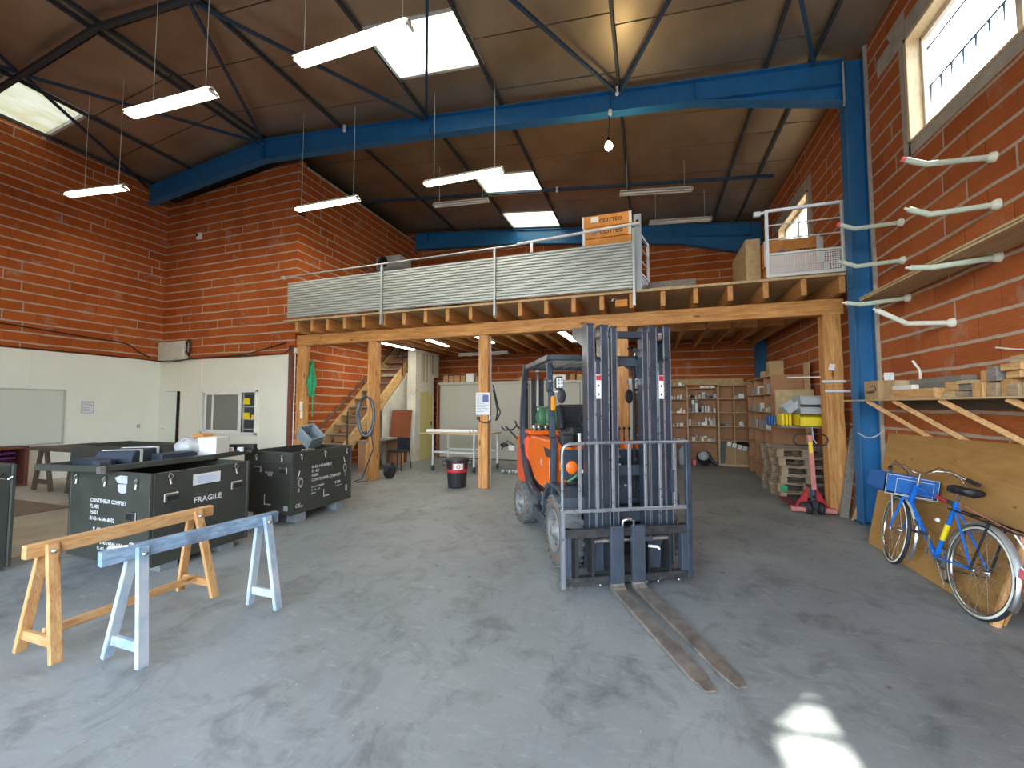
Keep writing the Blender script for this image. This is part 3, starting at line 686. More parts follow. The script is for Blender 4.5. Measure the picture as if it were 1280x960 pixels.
# ---- loft gates
def gate(x0, x1, ya, yb, label, mesh=True):
    """ladder gate from (x0,ya) to (x1,yb), z 3.53..4.56, perforated bottom sheet"""
    t = thing('loft_gate', label, 'gate', ((x0+x1)/2, (ya+yb)/2, 3.52)); A, B = V((x0,ya,0)), V((x1,yb,0)); U = V((0,0,1))
    P = lambda f, z: A.lerp(B, f)+U*z
    for f in (0, 1):
        b = MB(); b.bar(P(f,3.53), P(f,4.575), .045, .045, up=(0,1,0)); b.build('stile', M['galv_w'], t, True, bev=.004)
    b = MB(); b.bar(P(0,4.555), P(1,4.555), .04, .045); b.build('top_rail', M['galv_w'], t, True, bev=.004)
    b = MB(); b.bar(P(0,3.55), P(1,3.55), .04, .05); b.build('bottom_rail', M['galv_w'], t, True, bev=.004)
    b = MB(); b.bar(P(0,3.88), P(1,3.88), .03, .03); b.build('mid_rail', M['galv_w'], t, True)
    for z in (4.33, 4.11):
        b = MB(); b.tube([P(0,z), P(1,z)], .011, 6); b.build('rung', M['galv_w'], t, True)
    n = NT('perforated', .45, .3); co = n.co('UV')
    d = (B-A).length; b = MB(); o = MB()
    # perforated sheet: a real grid of round-ish holes
    nx = int(d/.032); nz = 10; px = (d-.05)/nx; pz = .30/nz; r = .34
    N = (B-A).normalized(); D = V((N.y,-N.x,0))
    for i in range(nx):
        for k in range(nz):
            off = .5 if k % 2 else 0
            cx = .025+px*(i+.5); cz = 3.575+pz*(k+.5)
            q = [A+N*(cx+u*px/2)+U*(cz+w*pz/2) for u, w in ((-1,-1),(0,-1),(1,-1),(1,0),(1,1),(0,1),(-1,1),(-1,0))]
            h = [A+N*(cx+u*px*r)+U*(cz+w*pz*r) for u, w in ((-.7,-.7),(0,-1),(.7,-.7),(1,0),(.7,.7),(0,1),(-.7,.7),(-1,0))]
            b.add(q+h, [(j,(j+1)%8,8+(j+1)%8,8+j) for j in range(8)])
    b.build('perforated_sheet', M['galv_w'], t, True)
    return t
gate(1.74, 2.70, 7.02, 7.02, 'closed loft gate with perforated base at the right end of the mezzanine')
b = MB(); b.tube([(1.74,7.02,4.545),(1.62,7.02,4.53)], .02, 8); b.box(1.57,6.99,4.49,1.66,7.05,4.56)
solo(b, 'gate_latch', M['galv_w'], 'latch handle sticking out left of the closed loft gate', 'latch')
gate(-.16, .02, 7.03, 7.85, 'opened loft gate swung edge-on beside the ribbed guard')
t = thing('gate_post', 'pale box post with a round hole behind the end of the guard rail', 'gate post', (-.13,7.02,3.5))
b = MB(); b.box(-.20, 7.00, 3.505, -.08, 7.05, 4.80); b.build('upright', M['lgrey'], t, True, bev=.004)
b = MB(); b.cyl((-.14,6.995,4.68),(-.14,7.0,4.68),.025,10); b.build('hole', M['black'], t, True)
t = thing('gate_post', 'slim light post on the wall side of the closed loft gate', 'gate post', (2.80,7.03,3.5))
b = MB(); b.box(2.78,7.01,3.505,2.82,7.05,4.75); b.build('upright', M['galv_w'], t, True)
# ---- long cartons stored on the deck
def carton(x0, y0, z0, x1, y1, z1, label, mat='cardorange', txt=None, tx=.3, ts=.09, grp=None, tape=True):
    t = thing('carton', label, 'carton', ((x0+x1)/2, (y0+y1)/2, z0), 0, grp)
    b = MB(); b.box(x0, y0, z0, x1, y1, z1); b.build('box', M[mat], t, True, bev=.006)
    if tape:
        b = MB(); b.box(x1-.05, y0-.002, z0, x1+.002, y0-.001, z1); b.box(x0-.002, y0-.002, z0, x0+.03, y0-.001, z1); b.build('tape', M['paper'], t, True)
    if txt:
        b = MB(); b.text(txt, (x0+(x1-x0)*tx, y0-.004, (z0+z1)/2-ts*.35), (1,0,0), (0,0,1), ts); b.build('print', M['ink_k'], t, True)
        b = MB(); b.text('SF', (x0+(x1-x0)*tx-ts*1.5, y0-.004, (z0+z1)/2-ts*.35), (1,0,0), (.2,0,1), ts*1.2); b.build('logo', M['ink_b'], t, True)
    return t
carton(-1.12, 7.55, 4.70, -.26, 7.95, 4.90, 'lower of two orange cartons behind the right end of the guard', txt='CCITTEO', tx=.35, ts=.10)
carton(-1.14, 7.55, 4.91, -.25, 7.95, 5.13, 'upper of two orange cartons behind the guard, with a white label', txt='CCITTEO', tx=.35, ts=.10)
b = MB(); b.box(-.98, 7.542, 5.00, -.84, 7.547, 5.10); solo(b, 'carton_label', M['white'], 'white label on the upper orange carton', 'label')
b = MB(); b.box(-1.1, 7.6, ZT+.002, -.3, 7.9, 4.20); solo(b, 'carton', M['card'], 'tall brown carton under the orange cartons, hidden by the guard', 'carton', bev=.006)
b = MB(); b.box(-1.12, 7.55, 4.205, -.26, 7.95, 4.69); solo(b, 'carton', M['cardorange'], 'tall orange carton below the lower lettered carton', 'carton', bev=.006)
carton(1.86, 7.60, ZT+.002, 2.72, 7.95, 3.86, 'lower carton seen through the perforated sheet of the loft gate', mat='cardorange', txt=None)
carton(1.84, 7.60, 3.87, 2.62, 7.95, 4.30, 'orange lettered carton behind the closed loft gate', txt='CCITTEO', tx=.42, ts=.095)
b = MB(); b.box(1.60, 7.75, ZT+.002, 1.82, 8.9, 4.42); solo(b, 'board', M['osb'], 'upright yellowish board standing left of the cartons by the closed loft gate', 'board', bev=.004)
b = MB(); b.cbox((2.655,7.80,4.085), (.05,.30,.42)); solo(b, 'corner_guard', M['paper'], 'pale foam edge strip on the right end of the lettered carton', 'edge strip')
# timber offcuts
for i, (x0, y0, z0, x1, y1, z1, l, mt) in enumerate(((.05,7.35,3.502,.60,7.50,3.62,'short thick pine offcut on the mezzanine edge','pine_x'),
        (.02,7.62,3.66,.80,7.80,3.80,'pale grey plank end resting on the offcuts at the mezzanine edge','greywood'),(.10,7.55,3.502,.84,7.95,3.655,'dark packing piece under the pale plank on the mezzanine','darkwood'))):
    b = MB(); b.box(x0,y0,z0,x1,y1,z1); solo(b, 'timber_offcut', M[mt], l, 'timber offcut', bev=.005)
b = MB(); b.cbox((-.42,7.12,3.33),(.20,.10,.12)); b2 = thing('ceiling_hook_box', 'small orange-brown block with a hook between the joist ends', 'block', (-.42,7.12,3.27))
b.build('block', M['cardorange'], b2, True); b = MB(); b.tube([(-.50,7.05,3.40),(-.56,7.04,3.40),(-.57,7.04,3.36)], .008, 5); b.build('hook', M['steel'], b2, True)
# machine and dark box at the back of the deck
t = thing('air_compressor', 'grey machine with a round dark fan against the inner brick wall on the mezzanine', 'machine', (-6.95, 10.35, ZT))
b = MB(); b.box(-7.5,10.0,ZT+.002,-6.7,10.7,5.6); b.build('stand', M['greycrate'], t, True)
b = MB(); b.box(-7.62,10.0,5.602,-6.78,10.6,5.98); b.build('housing', M['lgrey'], t, True, bev=.02)
b = MB(); b.lathe([(.15,0),(.17,-.04),(.12,-.05),(.10,.01)],16,(-7.35,9.99,5.79),'y'); b.build('fan_grille', M['black'], t, True)
b = MB(); b.box(-6.5,11.6,ZT+.002,-5.9,12.1,6.02); solo(b, 'cabinet', M['black'], 'black box standing near the back wall of the mezzanine', 'box')
# ================================================================ FORKLIFT (local frame: -y is forwards, origin on the floor under the front axle)
T = thing('forklift', 'orange and dark grey forklift in the middle of the hall, forks on the floor', 'forklift', (-.44, 4.215, 0), RD(27.85))
def P_(b, name, mat, par=None, bev=0, label=None):
    o = b.build(name, M[mat] if isinstance(mat, str) else mat, par or T, bev=bev)
    if label: o['label'] = label
    return o
def wheel(cx, cy, r, w, side, steer=0, name='wheel'):
    """solid tyre with lugs; side -1 = outer face to -x"""
    R = MX.Rotation(steer, 3, 'Z'); c = V((cx, cy, r))
    def tf(b): b.v = [c + R @ v for v in b.v]; return b
    b = MB(); prof = [(r*.60,-w/2+.015),(r*.66,-w/2),(r*.90,-w/2),(r*.97,-w/2+.02),(r*.985,-w/2+.03),(r*.985,w/2-.03),(r*.97,w/2-.02),(r*.90,w/2),(r*.66,w/2),(r*.60,w/2-.015)]
    b.lathe(prof, 40, (0,0,0), 'x', cap=False)
    n = 22
    for i in range(n):
        for s_ in (-1, 1):
            a = 2*pi*(i+.25*s_)/n; d = V((0, cos(a), sin(a))); tn = V((0,-sin(a),cos(a)))
            p = d*(r*.975); b.bar(p+V((s_*w*.49,0,0))+tn*.02, p+V((s_*w*.08,0,0))-tn*.018, .045, r*.05, up=d)
    tf(b); wh = P_(b, name, 'tyre')
    b = MB(); b.lathe([(r*.61, side*(w/2-.004)),(r*.84, side*(w/2+.003)),(r*.86, side*(w/2-.004))], 40, (0,0,0), 'x', cap=False); tf(b); P_(b, 'sidewall', 'tyre_brown', wh)
    b = MB(); s = side; b.lathe([(r*.60,s*(w/2-.01)),(r*.615,s*(w/2+.008)),(r*.56,s*(w/2+.004)),(r*.52,s*(w/2-.045)),(r*.30,s*(w/2-.06)),(r*.28,s*(w/2-.02)),(r*.15,s*(w/2-.01)),(r*.14,s*(w/2+.02)),(0,s*(w/2+.022))], 32, (0,0,0), 'x', cap=False); tf(b); P_(b, 'rim', 'rim', wh)
    b = MB()
    for i in range(8): a = 2*pi*i/8; b.cyl((s*(w/2-.055), cos(a)*r*.38, sin(a)*r*.38), (s*(w/2-.02), cos(a)*r*.38, sin(a)*r*.38), .014, 6)
    tf(b); P_(b, 'wheel_nuts', 'rim', wh)
wheel(-.385, .12, .345, .225, -1); wheel(.565, .12, .345, .225, 1)
wheel(-.47, 1.66, .275, .18, -1, RD(8), 'rear_wheel'); wheel(.60, 1.66, .275, .18, 1, RD(8), 'rear_wheel')
# forks
for x in (-.108, .086):
    b = MB(); w = .058
    pr = [(-.515,.555),(-.555,.555),(-.555,.065),(-.60,.048),(-1.3,.034),(-1.79,.016),(-1.79,.004),(-.60,.004),(-.53,.006),(-.515,.03)]
    wd = [w,w,w,w,w,.035,.035,w,w,w]; m = len(pr)
    vs = [(x-wd[i], pr[i][0], pr[i][1]) for i in range(m)]+[(x+wd[i], pr[i][0], pr[i][1]) for i in range(m)]
    # taper: extra point before the tip keeps the blade wide
    pr2 = [(-.515,.555),(-.555,.555),(-.555,.065),(-.60,.048),(-1.3,.034),(-1.66,.022),(-1.79,.014),(-1.79,.004),(-1.66,.004),(-.60,.004),(-.53,.006),(-.515,.03)]
    wd = [w,w,w,w,w,w*.96,.030,.030,w*.96,w,w,w]; m = len(pr2)
    vs = [(x-wd[i], *pr2[i]) for i in range(m)]+[(x+wd[i], *pr2[i]) for i in range(m)]
    quads = [(0,1,2,11),(11,2,3,10),(10,3,9),(3,4,9),(9,4,5,8),(8,5,6,7)]
    fs = [tuple(q) for q in quads]+[tuple(m+k for k in q)[::-1] for q in quads]+[(i,m+i,m+(i+1)%m,(i+1)%m) for i in range(m)]
    b.add(vs, fs, 0)
    fk = P_(b, 'fork', 'fork_steel', bev=.003)
    b = MB(); b.box(x-w*1.005, -.560, .075, x+w*1.005, -.512, .557); P_(b, 'fork_shank', 'fl_grey', fk, .004)
# carriage
b = MB(); b.box(-.56,-.508,.455,.58,-.45,.53); P_(b, 'carriage_upper_bar', 'grease', bev=.006)
b = MB(); b.box(-.56,-.508,.06,.58,-.44,.125); P_(b, 'carriage_lower_bar', 'grease', bev=.006)
b = MB()
for x in (-.53, .555): 
    b = MB(); b.box(x-.03,-.50,.05,x+.03,-.43,.53); P_(b, 'carriage_side_plate', 'fl_grey', bev=.004)
for x0, x1 in ((-.30,-.17),(.22,.37)):
    b = MB(); b.box(x0,-.40,.125,x1,-.36,.46); P_(b, 'carriage_inner_plate', 'fl_grey', bev=.004)
for x0, x1 in ((-.47,-.44),(-.32,-.30),(.20,.215),(.40,.42)):
    b = MB(); b.box(x0,-.50,.125,x1,-.38,.455); P_(b, 'carriage_rib', 'fl_black')
b = MB(); b.cyl((-.31,-.47,.415),(.42,-.47,.415),.019,10); P_(b, 'side_shift_cylinder', 'steel')
b = MB(); b.cyl((.06,-.475,.42),(.24,-.475,.42),.032,12); P_(b, 'cylinder_body', 'fl_grey')
b = MB(); b.tube([(.20,-.50,.36),(.28,-.52,.355),(.29,-.53,.335)], .012, 6); P_(b, 'hose_fitting', 'white')
b = MB(); b.tube([(-.05,-.53,.555),(-.05,-.54,.60),(.0,-.54,.615),(.05,-.54,.60),(.05,-.53,.555)], .012, 8); P_(b, 'lifting_eye', 'steel')
b = MB()
for x in (-.50,-.24,.19,.30,.50): b.ball((x,-.48,.045), .012)
P_(b, 'grease_nipples', 'steel')
# load backrest
b = MB(); b.tube([(-.575,-.50,.05),(-.575,-.50,.62)], .017, 8); b.box(-.595,-.515,.04,-.56,-.47,.70); P_(b, 'backrest_left_post', 'fl_edge', bev=.003)
b = MB(); b.box(.575,-.515,.06,.625,-.47,1.265); P_(b, 'backrest_right_post', 'fl_mast', bev=.004)
b = MB(); b.tube([(-.578,-.49,.68),(-.578,-.49,1.17),(-.572,-.49,1.215),(-.55,-.49,1.245),(-.51,-.49,1.262),(-.30,-.49,1.268),(.60,-.49,1.268)], .0145, 8); P_(b, 'backrest_frame', 'fl_edge')
b = MB(); b.box(-.57,-.505,.668,.60,-.475,.70); P_(b, 'backrest_lower_rail', 'fl_edge', bev=.003)
for x in (-.42,-.26,-.112,.04,.19,.335,.475):
    b = MB(); b.box(x-.013,-.50,.69,x+.013,-.478,1.262); P_(b, 'backrest_bar', 'fl_edge', bev=.002)
b = MB(); b.box(.43,-.50,.82,.47,-.485,1.02); P_(b, 'backrest_step', 'fl_mast'); 
# mast: outer channels and inner channels
MXC = .127
def channel(x0, x1, y0, y1, z0, z1, open_side, name, mat='fl_mast'):
    """C profile; the bright worn edges are flanges of their own"""
    b = MB(); t = .014
    if open_side > 0: b.box(x0,y0,z0,x0+t,y1,z1); b.box(x0,y0,z0,x1,y0+t,z1); b.box(x0,y1-t,z0,x1,y1,z1)
    else: b.box(x1-t,y0,z0,x1,y1,z1); b.box(x0,y0,z0,x1,y0+t,z1); b.box(x0,y1-t,z0,x1,y1,z1)
    r = P_(b, name, mat, bev=.002)
    b = MB()
    for x in (x0+.004, x1-.004): b.box(x-.005, y0-.003, z0+.02, x+.005, y0+.001, z1-.02)
    P_(b, 'worn_edge', 'fl_edge', r); return r
for s in (-1, 1):
    def xx(a, c): return (MXC+s*a, MXC+s*c) if s > 0 else (MXC-c, MXC-a)
    a, c = xx(.345,.415); channel(a, c, -.34, -.20, .12, 2.36, -s, 'outer_mast_rail')
    a, c = xx(.285,.342); channel(a, c, -.345, -.215, .30, 2.02, s, 'mast_channel')
    a, c = xx(.200,.282); channel(a, c, -.33, -.22, .14, 2.355, -s, 'inner_mast_rail')
    a, c = xx(.125,.185); channel(a, c, -.345, -.25, .16, 2.34, s, 'carriage_rail')
    b = MB(); x = MXC+s*.312; b.lathe([(.045,-.02),(.045,.02)], 16, (x,-.30,2.26), 'x'); P_(b, 'mast_roller', 'steel')
    b = MB(); x = MXC+s*.312; b.box(x-.024,-.349,1.66,x+.024,-.346,1.88); dk = P_(b, 'decal', 'white')
    b = MB(); b.box(x-.022,-.351,1.83,x+.022,-.3495,1.875); P_(b, 'red_mark', 'red', dk)
    b = MB(); b.box(x-.008,-.351,1.77,x+.008,-.3495,1.79); b.box(x-.008,-.351,1.69,x+.008,-.3495,1.71); P_(b, 'print', 'ink_k', dk)
b = MB(); b.box(-.09,-.34,2.235,.35,-.25,2.295); P_(b, 'mast_cross_bar', 'fl_mast', bev=.006)
b = MB(); b.box(-.28,-.22,1.98,.54,-.19,2.06); P_(b, 'rear_cross_bar', 'fl_grey', bev=.005)
b = MB(); b.box(-.20,-.25,.93,.46,-.21,1.03); P_(b, 'mast_tie', 'fl_grey', bev=.005)
b = MB(); b.box(-.20,-.25,.50,.46,-.20,.60); P_(b, 'lower_mast_tie', 'fl_grey', bev=.005)
b = MB(); b.box(-.20,-.22,.20,.46,-.18,.34); P_(b, 'bottom_mast_tie', 'fl_black', bev=.005)
# bracket plate reaching back from the left mast head
b = MB(); b.prism([(-.22,2.34),(.10,2.40),(.10,2.28),(-.22,2.16)], 'x', -.29, -.265); P_(b, 'mast_head_bracket', 'fl_mast', bev=.004)
# lift cylinder, hoses and chain
b = MB(); b.cyl((-.045,-.17,.25),(-.045,-.17,2.1),.028,14); P_(b, 'lift_cylinder', 'fl_mast')
b = MB(); b.cyl((.32,-.17,.25),(.32,-.17,2.1),.028,14); P_(b, 'lift_cylinder', 'fl_mast')
b = MB(); b.tube([(-.04,-.18,1.3),(-.05,-.19,1.8),(-.06,-.22,2.06),(-.10,-.25,2.16)], .014, 8); P_(b, 'hydraulic_hose', 'rubber')
b = MB(); b.tube([(.27,-.10,.7),(.27,-.12,1.5),(.26,-.14,2.0),(.24,-.18,2.12),(.18,-.2,2.16)], .013, 8); P_(b, 'hydraulic_hose', 'rubber')
b = MB(); b.lathe([(.03,-.02),(.062,-.018),(.052,0),(.062,.018),(.03,.02)], 20, (.265,-.20,2.10), 'x'); P_(b, 'hose_pulley', 'fl_black')
b = MB(); b.lathe([(.025,-.022),(.025,.022)], 12, (.265,-.20,2.10), 'x'); P_(b, 'pulley_hub', 'steel')
b = MB()
for i in range(44): b.box(.275,-.285-.004*(i % 2),.62+i*.036,.305,-.262,.62+i*.036+.024)
b.box(.282,-.27,.6,.298,-.262,2.2); P_(b, 'lift_chain', 'fl_black')
b = MB(); b.tube([(.20,-.16,2.02),(.20,-.17,1.86)], .006, 5); b.box(.19,-.18,1.80,.22,-.15,1.86); P_(b, 'chain_anchor', 'steel')
# front cowl with bolts, axle block, fenders
b = MB(); b.box(-.43,.02,.86,.60,.10,1.15); P_(b, 'cowl', 'fl_mast', bev=.01)
b = MB(); b.box(-.22,-.05,.62,.46,.06,.90); P_(b, 'dash_plate', 'fl_grey', bev=.008)
for i, (x, z) in enumerate(((-.03,1.07),(-.03,.99),(.17,1.08),(.18,1.0),(.34,1.045),(.345,.97),(.12,.80),(.20,.80),(.36,.77),(-.14,.74))):
    b = MB(); b.lathe([(.016,0),(.014,-.01),(0,-.013)], 10, (x, .018 if z > .9 else -.052, z), 'y'); P_(b, 'bolt', 'steel')
b = MB(); b.box(-.20,-.02,.12,.46,.45,.62); P_(b, 'front_axle', 'fl_black', bev=.02)
def fender(x0, x1):
    b = MB(); pts = [(-.20,.62),(-.18,.72),(-.02,.765),(.20,.765),(.40,.70),(.52,.56),(.56,.40),(.60,.40),(.57,.58),(.44,.74),(.22,.80),(-.04,.80),(-.22,.74),(-.24,.62)]
    n = len(pts); h = n//2
    vs = [(x, *p) for x in (x0, x1) for p in pts]
    fs = []
    for i in range(h-1): fs += [(i,i+1,n-2-i,n-1-i),(n+i,2*n-1-i,2*n-2-i,n+i+1)]
    fs += [(i,(i+1)%n,n+(i+1)%n,n+i)[::-1] for i in range(n)]
    b.add(vs, fs); return P_(b, 'fender', 'fl_grey', bev=.004)
fender(-.50,-.17); fender(.40,.68)
# chassis side frames with step
for s in (-1, 1):
    X = lambda a: MXC-.04+s*a
    b = MB(); b.prism([(.60,.24),(1.30,.24),(1.42,.44),(1.62,.60),(1.80,.62),(1.80,.78),(.45,.80),(.52,.62)], 'x', X(.20), X(.46)); P_(b, 'chassis_frame', 'fl_black', bev=.01)
    b = MB(); b.box(X(.50),.60,.20,X(.56),1.22,.34); P_(b, 'step', 'fl_grey', bev=.01)
    b = MB(); b.prism([(.62,.56),(.95,.56),(.95,.40),(.62,.40)], 'x', X(.495), X(.515)); b.prism([(.44,.72),(.70,.72),(.70,.44),(.60,.44)], 'x', X(.50), X(.53)); P_(b, 'side_skirt', 'taupe', bev=.006)
    # dark curved frame: rear overhead-guard leg sweeping down round the orange hood
    pts = [(1.74,2.17),(1.86,1.95),(1.98,1.60),(2.02,1.30),(2.00,1.02),(1.86,.82),(1.66,.66),(1.46,.55),(1.20,.50),(.9,.50)]
    b = MB()
    for p, q in zip(pts, pts[1:]): b.bar((X(.535),p[0],p[1]), (X(.535),q[0],q[1]), .075, .09, up=(0,1,.3))
    P_(b, 'rear_guard_leg', 'fl_mast', bev=.01)
    # front leg
    b = MB()
    fp = [(.30,.62),(.32,1.25),(.42,1.75),(.50,2.06)]
    for p, q in zip(fp, fp[1:]): b.bar((X(.535),p[0],p[1]), (X(.52),q[0],q[1]), .06, .075, up=(0,1,0))
    P_(b, 'front_guard_leg', 'fl_mast', bev=.008)
    # orange hood side
    pr = [(.34,1.20),(1.60,1.18),(1.80,1.06),(1.80,.90),(1.62,.78),(1.50,.70),(1.36,.63),(1.15,.60),(.42,.62),(.34,.70)]
    b = MB(); b.prism(pr, 'x', X(.30), X(.50)); hd = P_(b, 'hood_side', 'orange', bev=.02)
    b = MB(); b.prism([(.36,1.10),(.86,1.105),(.74,1.01),(.36,1.01)], 'x', X(.498), X(.503)); P_(b, 'grip_recess', 'fl_mast', hd)
    if s < 0:
        x = X(.506)
        b = MB(); b.box(x-.001,.37,.90,x,.56,1.00); b.box(x-.001,.37,.79,x,.56,.89); dk = P_(b, 'decal', 'white', hd)
        b = MB(); b.box(x-.002,.50,.91,x-.001,.52,.98); b.box(x-.002,.42,.94,x-.001,.50,.955); b.box(x-.002,.40,.81,x-.001,.47,.86)
        for k in range(4): b.box(x-.002,.40,.975+k*.006-.02,x-.001,.45,.977+k*.006-.02)
        P_(b, 'decal_print', 'ink_b', hd)
        b = MB(); b.text('25', (x-.002,1.02,.90), (0,-.93,-.35), (0,-.35,.93), .11); P_(b, 'number', 'ink_w', hd)
        b = MB(); b.box(X(.51)-.002,.33,.60,X(.51),.35,.70); P_(b, 'yellow_tag', 'white', hd)
b = MB(); b.box(-.21,.40,.60,.385,1.80,1.14); P_(b, 'engine_hood', 'orange', bev=.03)
b = MB(); b.prism([(1.62,1.19),(1.70,1.245),(2.20,1.245),(2.26,1.19)], 'x', -.42, .60); P_(b, 'hood_top', 'orange', bev=.012)
b = MB(); b.prism([(1.80,1.16),(2.46,1.16),(2.52,1.02),(2.60,.70),(2.56,.46),(2.26,.36),(2.06,.62),(1.80,.70)], 'x', -.44, .62); P_(b, 'counterweight', 'red_cw', bev=.05)
b = MB(); b.box(-.36,1.84,.28,.54,2.35,.70); P_(b, 'rear_block', 'fl_black', bev=.03)
# front orange corner pieces beside the cowl
b = MB(); b.ball((-.33,.10,.98), .11, sq=(1,.9,1.1), n=14); P_(b, 'front_corner_cover', 'orange')
b = MB(); b.ball((-.31,.07,.83), .06, sq=(1.2,.8,.8), n=12); P_(b, 'hose_bundle', 'fl_black')
b = MB(); b.ball((-.24,.03,.79), .025, n=10); b.ball((-.20,.02,.66), .022, n=10); P_(b, 'caps', 'white')
b = MB(); b.tube([(-.38,.02,.84),(-.33,-.02,.88),(-.28,-.02,.92),(-.24,0,.92)], .014, 6); P_(b, 'green_hose', 'green_g')
b = MB(); b.box(-.28,-.03,.93,-.14,-.01,.965); P_(b, 'plate', 'white')
# seat
b = MB(); b.box(-.10,.85,1.14,.34,1.28,1.24); P_(b, 'seat_base', 'fl_black', bev=.03)
b = MB(); b.cbox((.12,1.02,1.27),(.46,.46,.12)); sb = P_(b, 'seat_cushion', 'seat', bev=.045)
b = MB(); b.prism([(1.18,1.20),(1.30,1.20),(1.40,1.56),(1.36,1.62),(1.28,1.60),(1.22,1.45)], 'x', -.12, .36); bk = P_(b, 'seat_back', 'seat', bev=.04)
for i in range(5):
    b = MB(); z = 1.28+i*.055; y = 1.195+i*.015; b.cyl((-.03,y,z),(.27,y,z),.026,10); P_(b, 'seat_rib', 'seat', bk)
for x in (-.11,.35): 
    b = MB(); b.tube([(x,1.10,1.30),(x,1.16,1.45),(x,1.26,1.58)], .04, 8); P_(b, 'seat_bolster', 'seat', bk)
# steering wheel and column
b = MB(); c = V((.10,.52,1.42)); N = V((0,-.62,.78)).normalized(); U = V((1,0,0)); W = N.cross(U)
b.tube([c+U*.17*cos(a)+W*.17*sin(a) for a in [2*pi*i/28 for i in range(28)]], .014, 8, closed=True)
for a in (pi/2, pi*7/6, -pi/6): b.bar(c, c+U*.165*cos(a)+W*.165*sin(a), .03, .012, up=N)
b.ball(c, .04, n=10); P_(b, 'steering_wheel', 'fl_black')
b = MB(); b.tube([c, (.10,.24,1.05)], .03, 8); P_(b, 'steering_column', 'fl_black')
b = MB(); b.ball((-.02,.44,1.52), .02, n=10); b.tube([(-.02,.46,1.47),(-.02,.44,1.52)], .01, 6); P_(b, 'steering_knob', 'fl_black')
for i in range(3):
    b = MB(); x = .34+i*.06; b.tube([(x,.40,1.12),(x+.01,.42,1.32)], .008, 6); b.ball((x+.01,.42,1.34), .02, n=8); P_(b, 'control_lever', 'fl_black')
b = MB(); b.box(-.36,.30,1.15,-.20,.44,1.30); P_(b, 'coiled_connector', 'fl_black', bev=.03)
b = MB(); b.tube([(-.16,.28,1.12),(-.165,.27,1.30)], .018, 8)
P_(b, 'white_cable_end', 'foam')
# gas bottle behind the seat
b = MB(); prof = [(.0,-.36),(.07,-.355),(.13,-.31),(.155,-.25),(.158,0),(.155,.25),(.13,.31),(.07,.355),(0,.36)]
b.lathe(prof, 24, (.08,1.86,1.42), 'x'); gb = P_(b, 'gas_bottle', 'green_g')
b = MB(); b.lathe([(.162,-.345),(.168,-.33),(.168,-.27),(.160,-.26)], 24, (.08,1.86,1.42), 'x', cap=False); P_(b, 'bottle_collar', 'green_g', gb)
for x in (-.10,.25):
    b = MB(); b.lathe([(.160,-.02),(.166,-.018),(.166,.018),(.160,.02)], 24, (x,1.86,1.42), 'x', cap=False); P_(b, 'strap', 'fl_black', gb)
b = MB(); b.box(-.28,1.78,1.235,.44,1.94,1.27); b.box(-.22,1.80,1.24,-.18,1.92,1.30); P_(b, 'bottle_cradle', 'fl_black')
for x in (-.34,-.27,-.17): 
    b = MB(); b.ball((x,1.72,1.29), .035, n=8); b.tube([(x,1.7,1.24),(x+.03,1.73,1.34)], .015, 6); P_(b, 'valve', 'steel')
# overhead guard
gz = 2.13; xl, xr = MXC-.04-.52, MXC-.04+.52
for (p, q) in (((xl,.46),(xl,1.76)), ((xr,.46),(xr,1.76))):
    b = MB(); b.bar((*p,gz),(*q,gz), .075, .07); P_(b, 'guard_side_rail', 'fl_mast', bev=.01)
for y in (.46, 1.76):
    b = MB(); b.bar((xl,y,gz),(xr,y,gz), .07, .06); P_(b, 'guard_cross_rail', 'fl_grey', bev=.008)
for i in range(7):
    x = xl+.13+i*.13; b = MB(); b.bar((x,.48,gz+.01),(x,1.74,gz+.01), .016, .05); P_(b, 'guard_slat', 'fl_grey')
b = MB(); b.prism([(xr-.02,2.10),(xr-.12,2.12),(xr-.5,2.08),(xr-.5,2.04),(xr-.16,2.06),(xr-.05,2.0),(xr+.0,1.8)], 'y', .50, .53); P_(b, 'guard_gusset', 'fl_grey')
b = MB(); b.box(.22,.42,2.085,.34,.425,2.12); b.box(.02,.42,2.05,.10,.425,2.10); P_(b, 'guard_label', 'white')
# work lights, mirrors, indicators
for s in (-1, 1):
    x = MXC-.04+s*.45; b = MB(); b.cbox((x,.34,1.84),(.10,.05,.14)); wl = P_(b, 'work_light', 'fl_black', bev=.02)
    b = MB(); b.cbox((x,.313,1.84),(.075,.006,.11)); P_(b, 'lens', 'white', wl)
    for k in range(6): 
        b = MB(); b.lathe([(.014,0),(.014,-.006),(0,-.008)], 8, (x-.018+.036*(k % 2), .312, 1.80+.036*(k//2)), 'y'); P_(b, 'lamp_led', 'steel', wl)
    b = MB(); xm = MXC-.04+s*(.42 if s < 0 else .36); b.ball((xm,.36,1.70), .055, sq=(.9,.25,1.5), n=16); mr = P_(b, 'mirror', 'fl_black')
    b = MB(); b.tube([(xm,.36,1.74),(MXC-.04+s*.52,.40,1.75)], .009, 6); P_(b, 'mirror_arm', 'steel', mr)
    b = MB(); b.cbox((MXC-.04+s*.52,.335,1.62),(.05,.05,.16)); P_(b, 'indicator', 'amber', bev=.015)
    b = MB(); b.cyl((MXC-.04+s*.52-.02,.34,1.86),(MXC-.04+s*.52-.05,.33,1.86),.01,8); P_(b, 'bracket_bolt', 'steel')
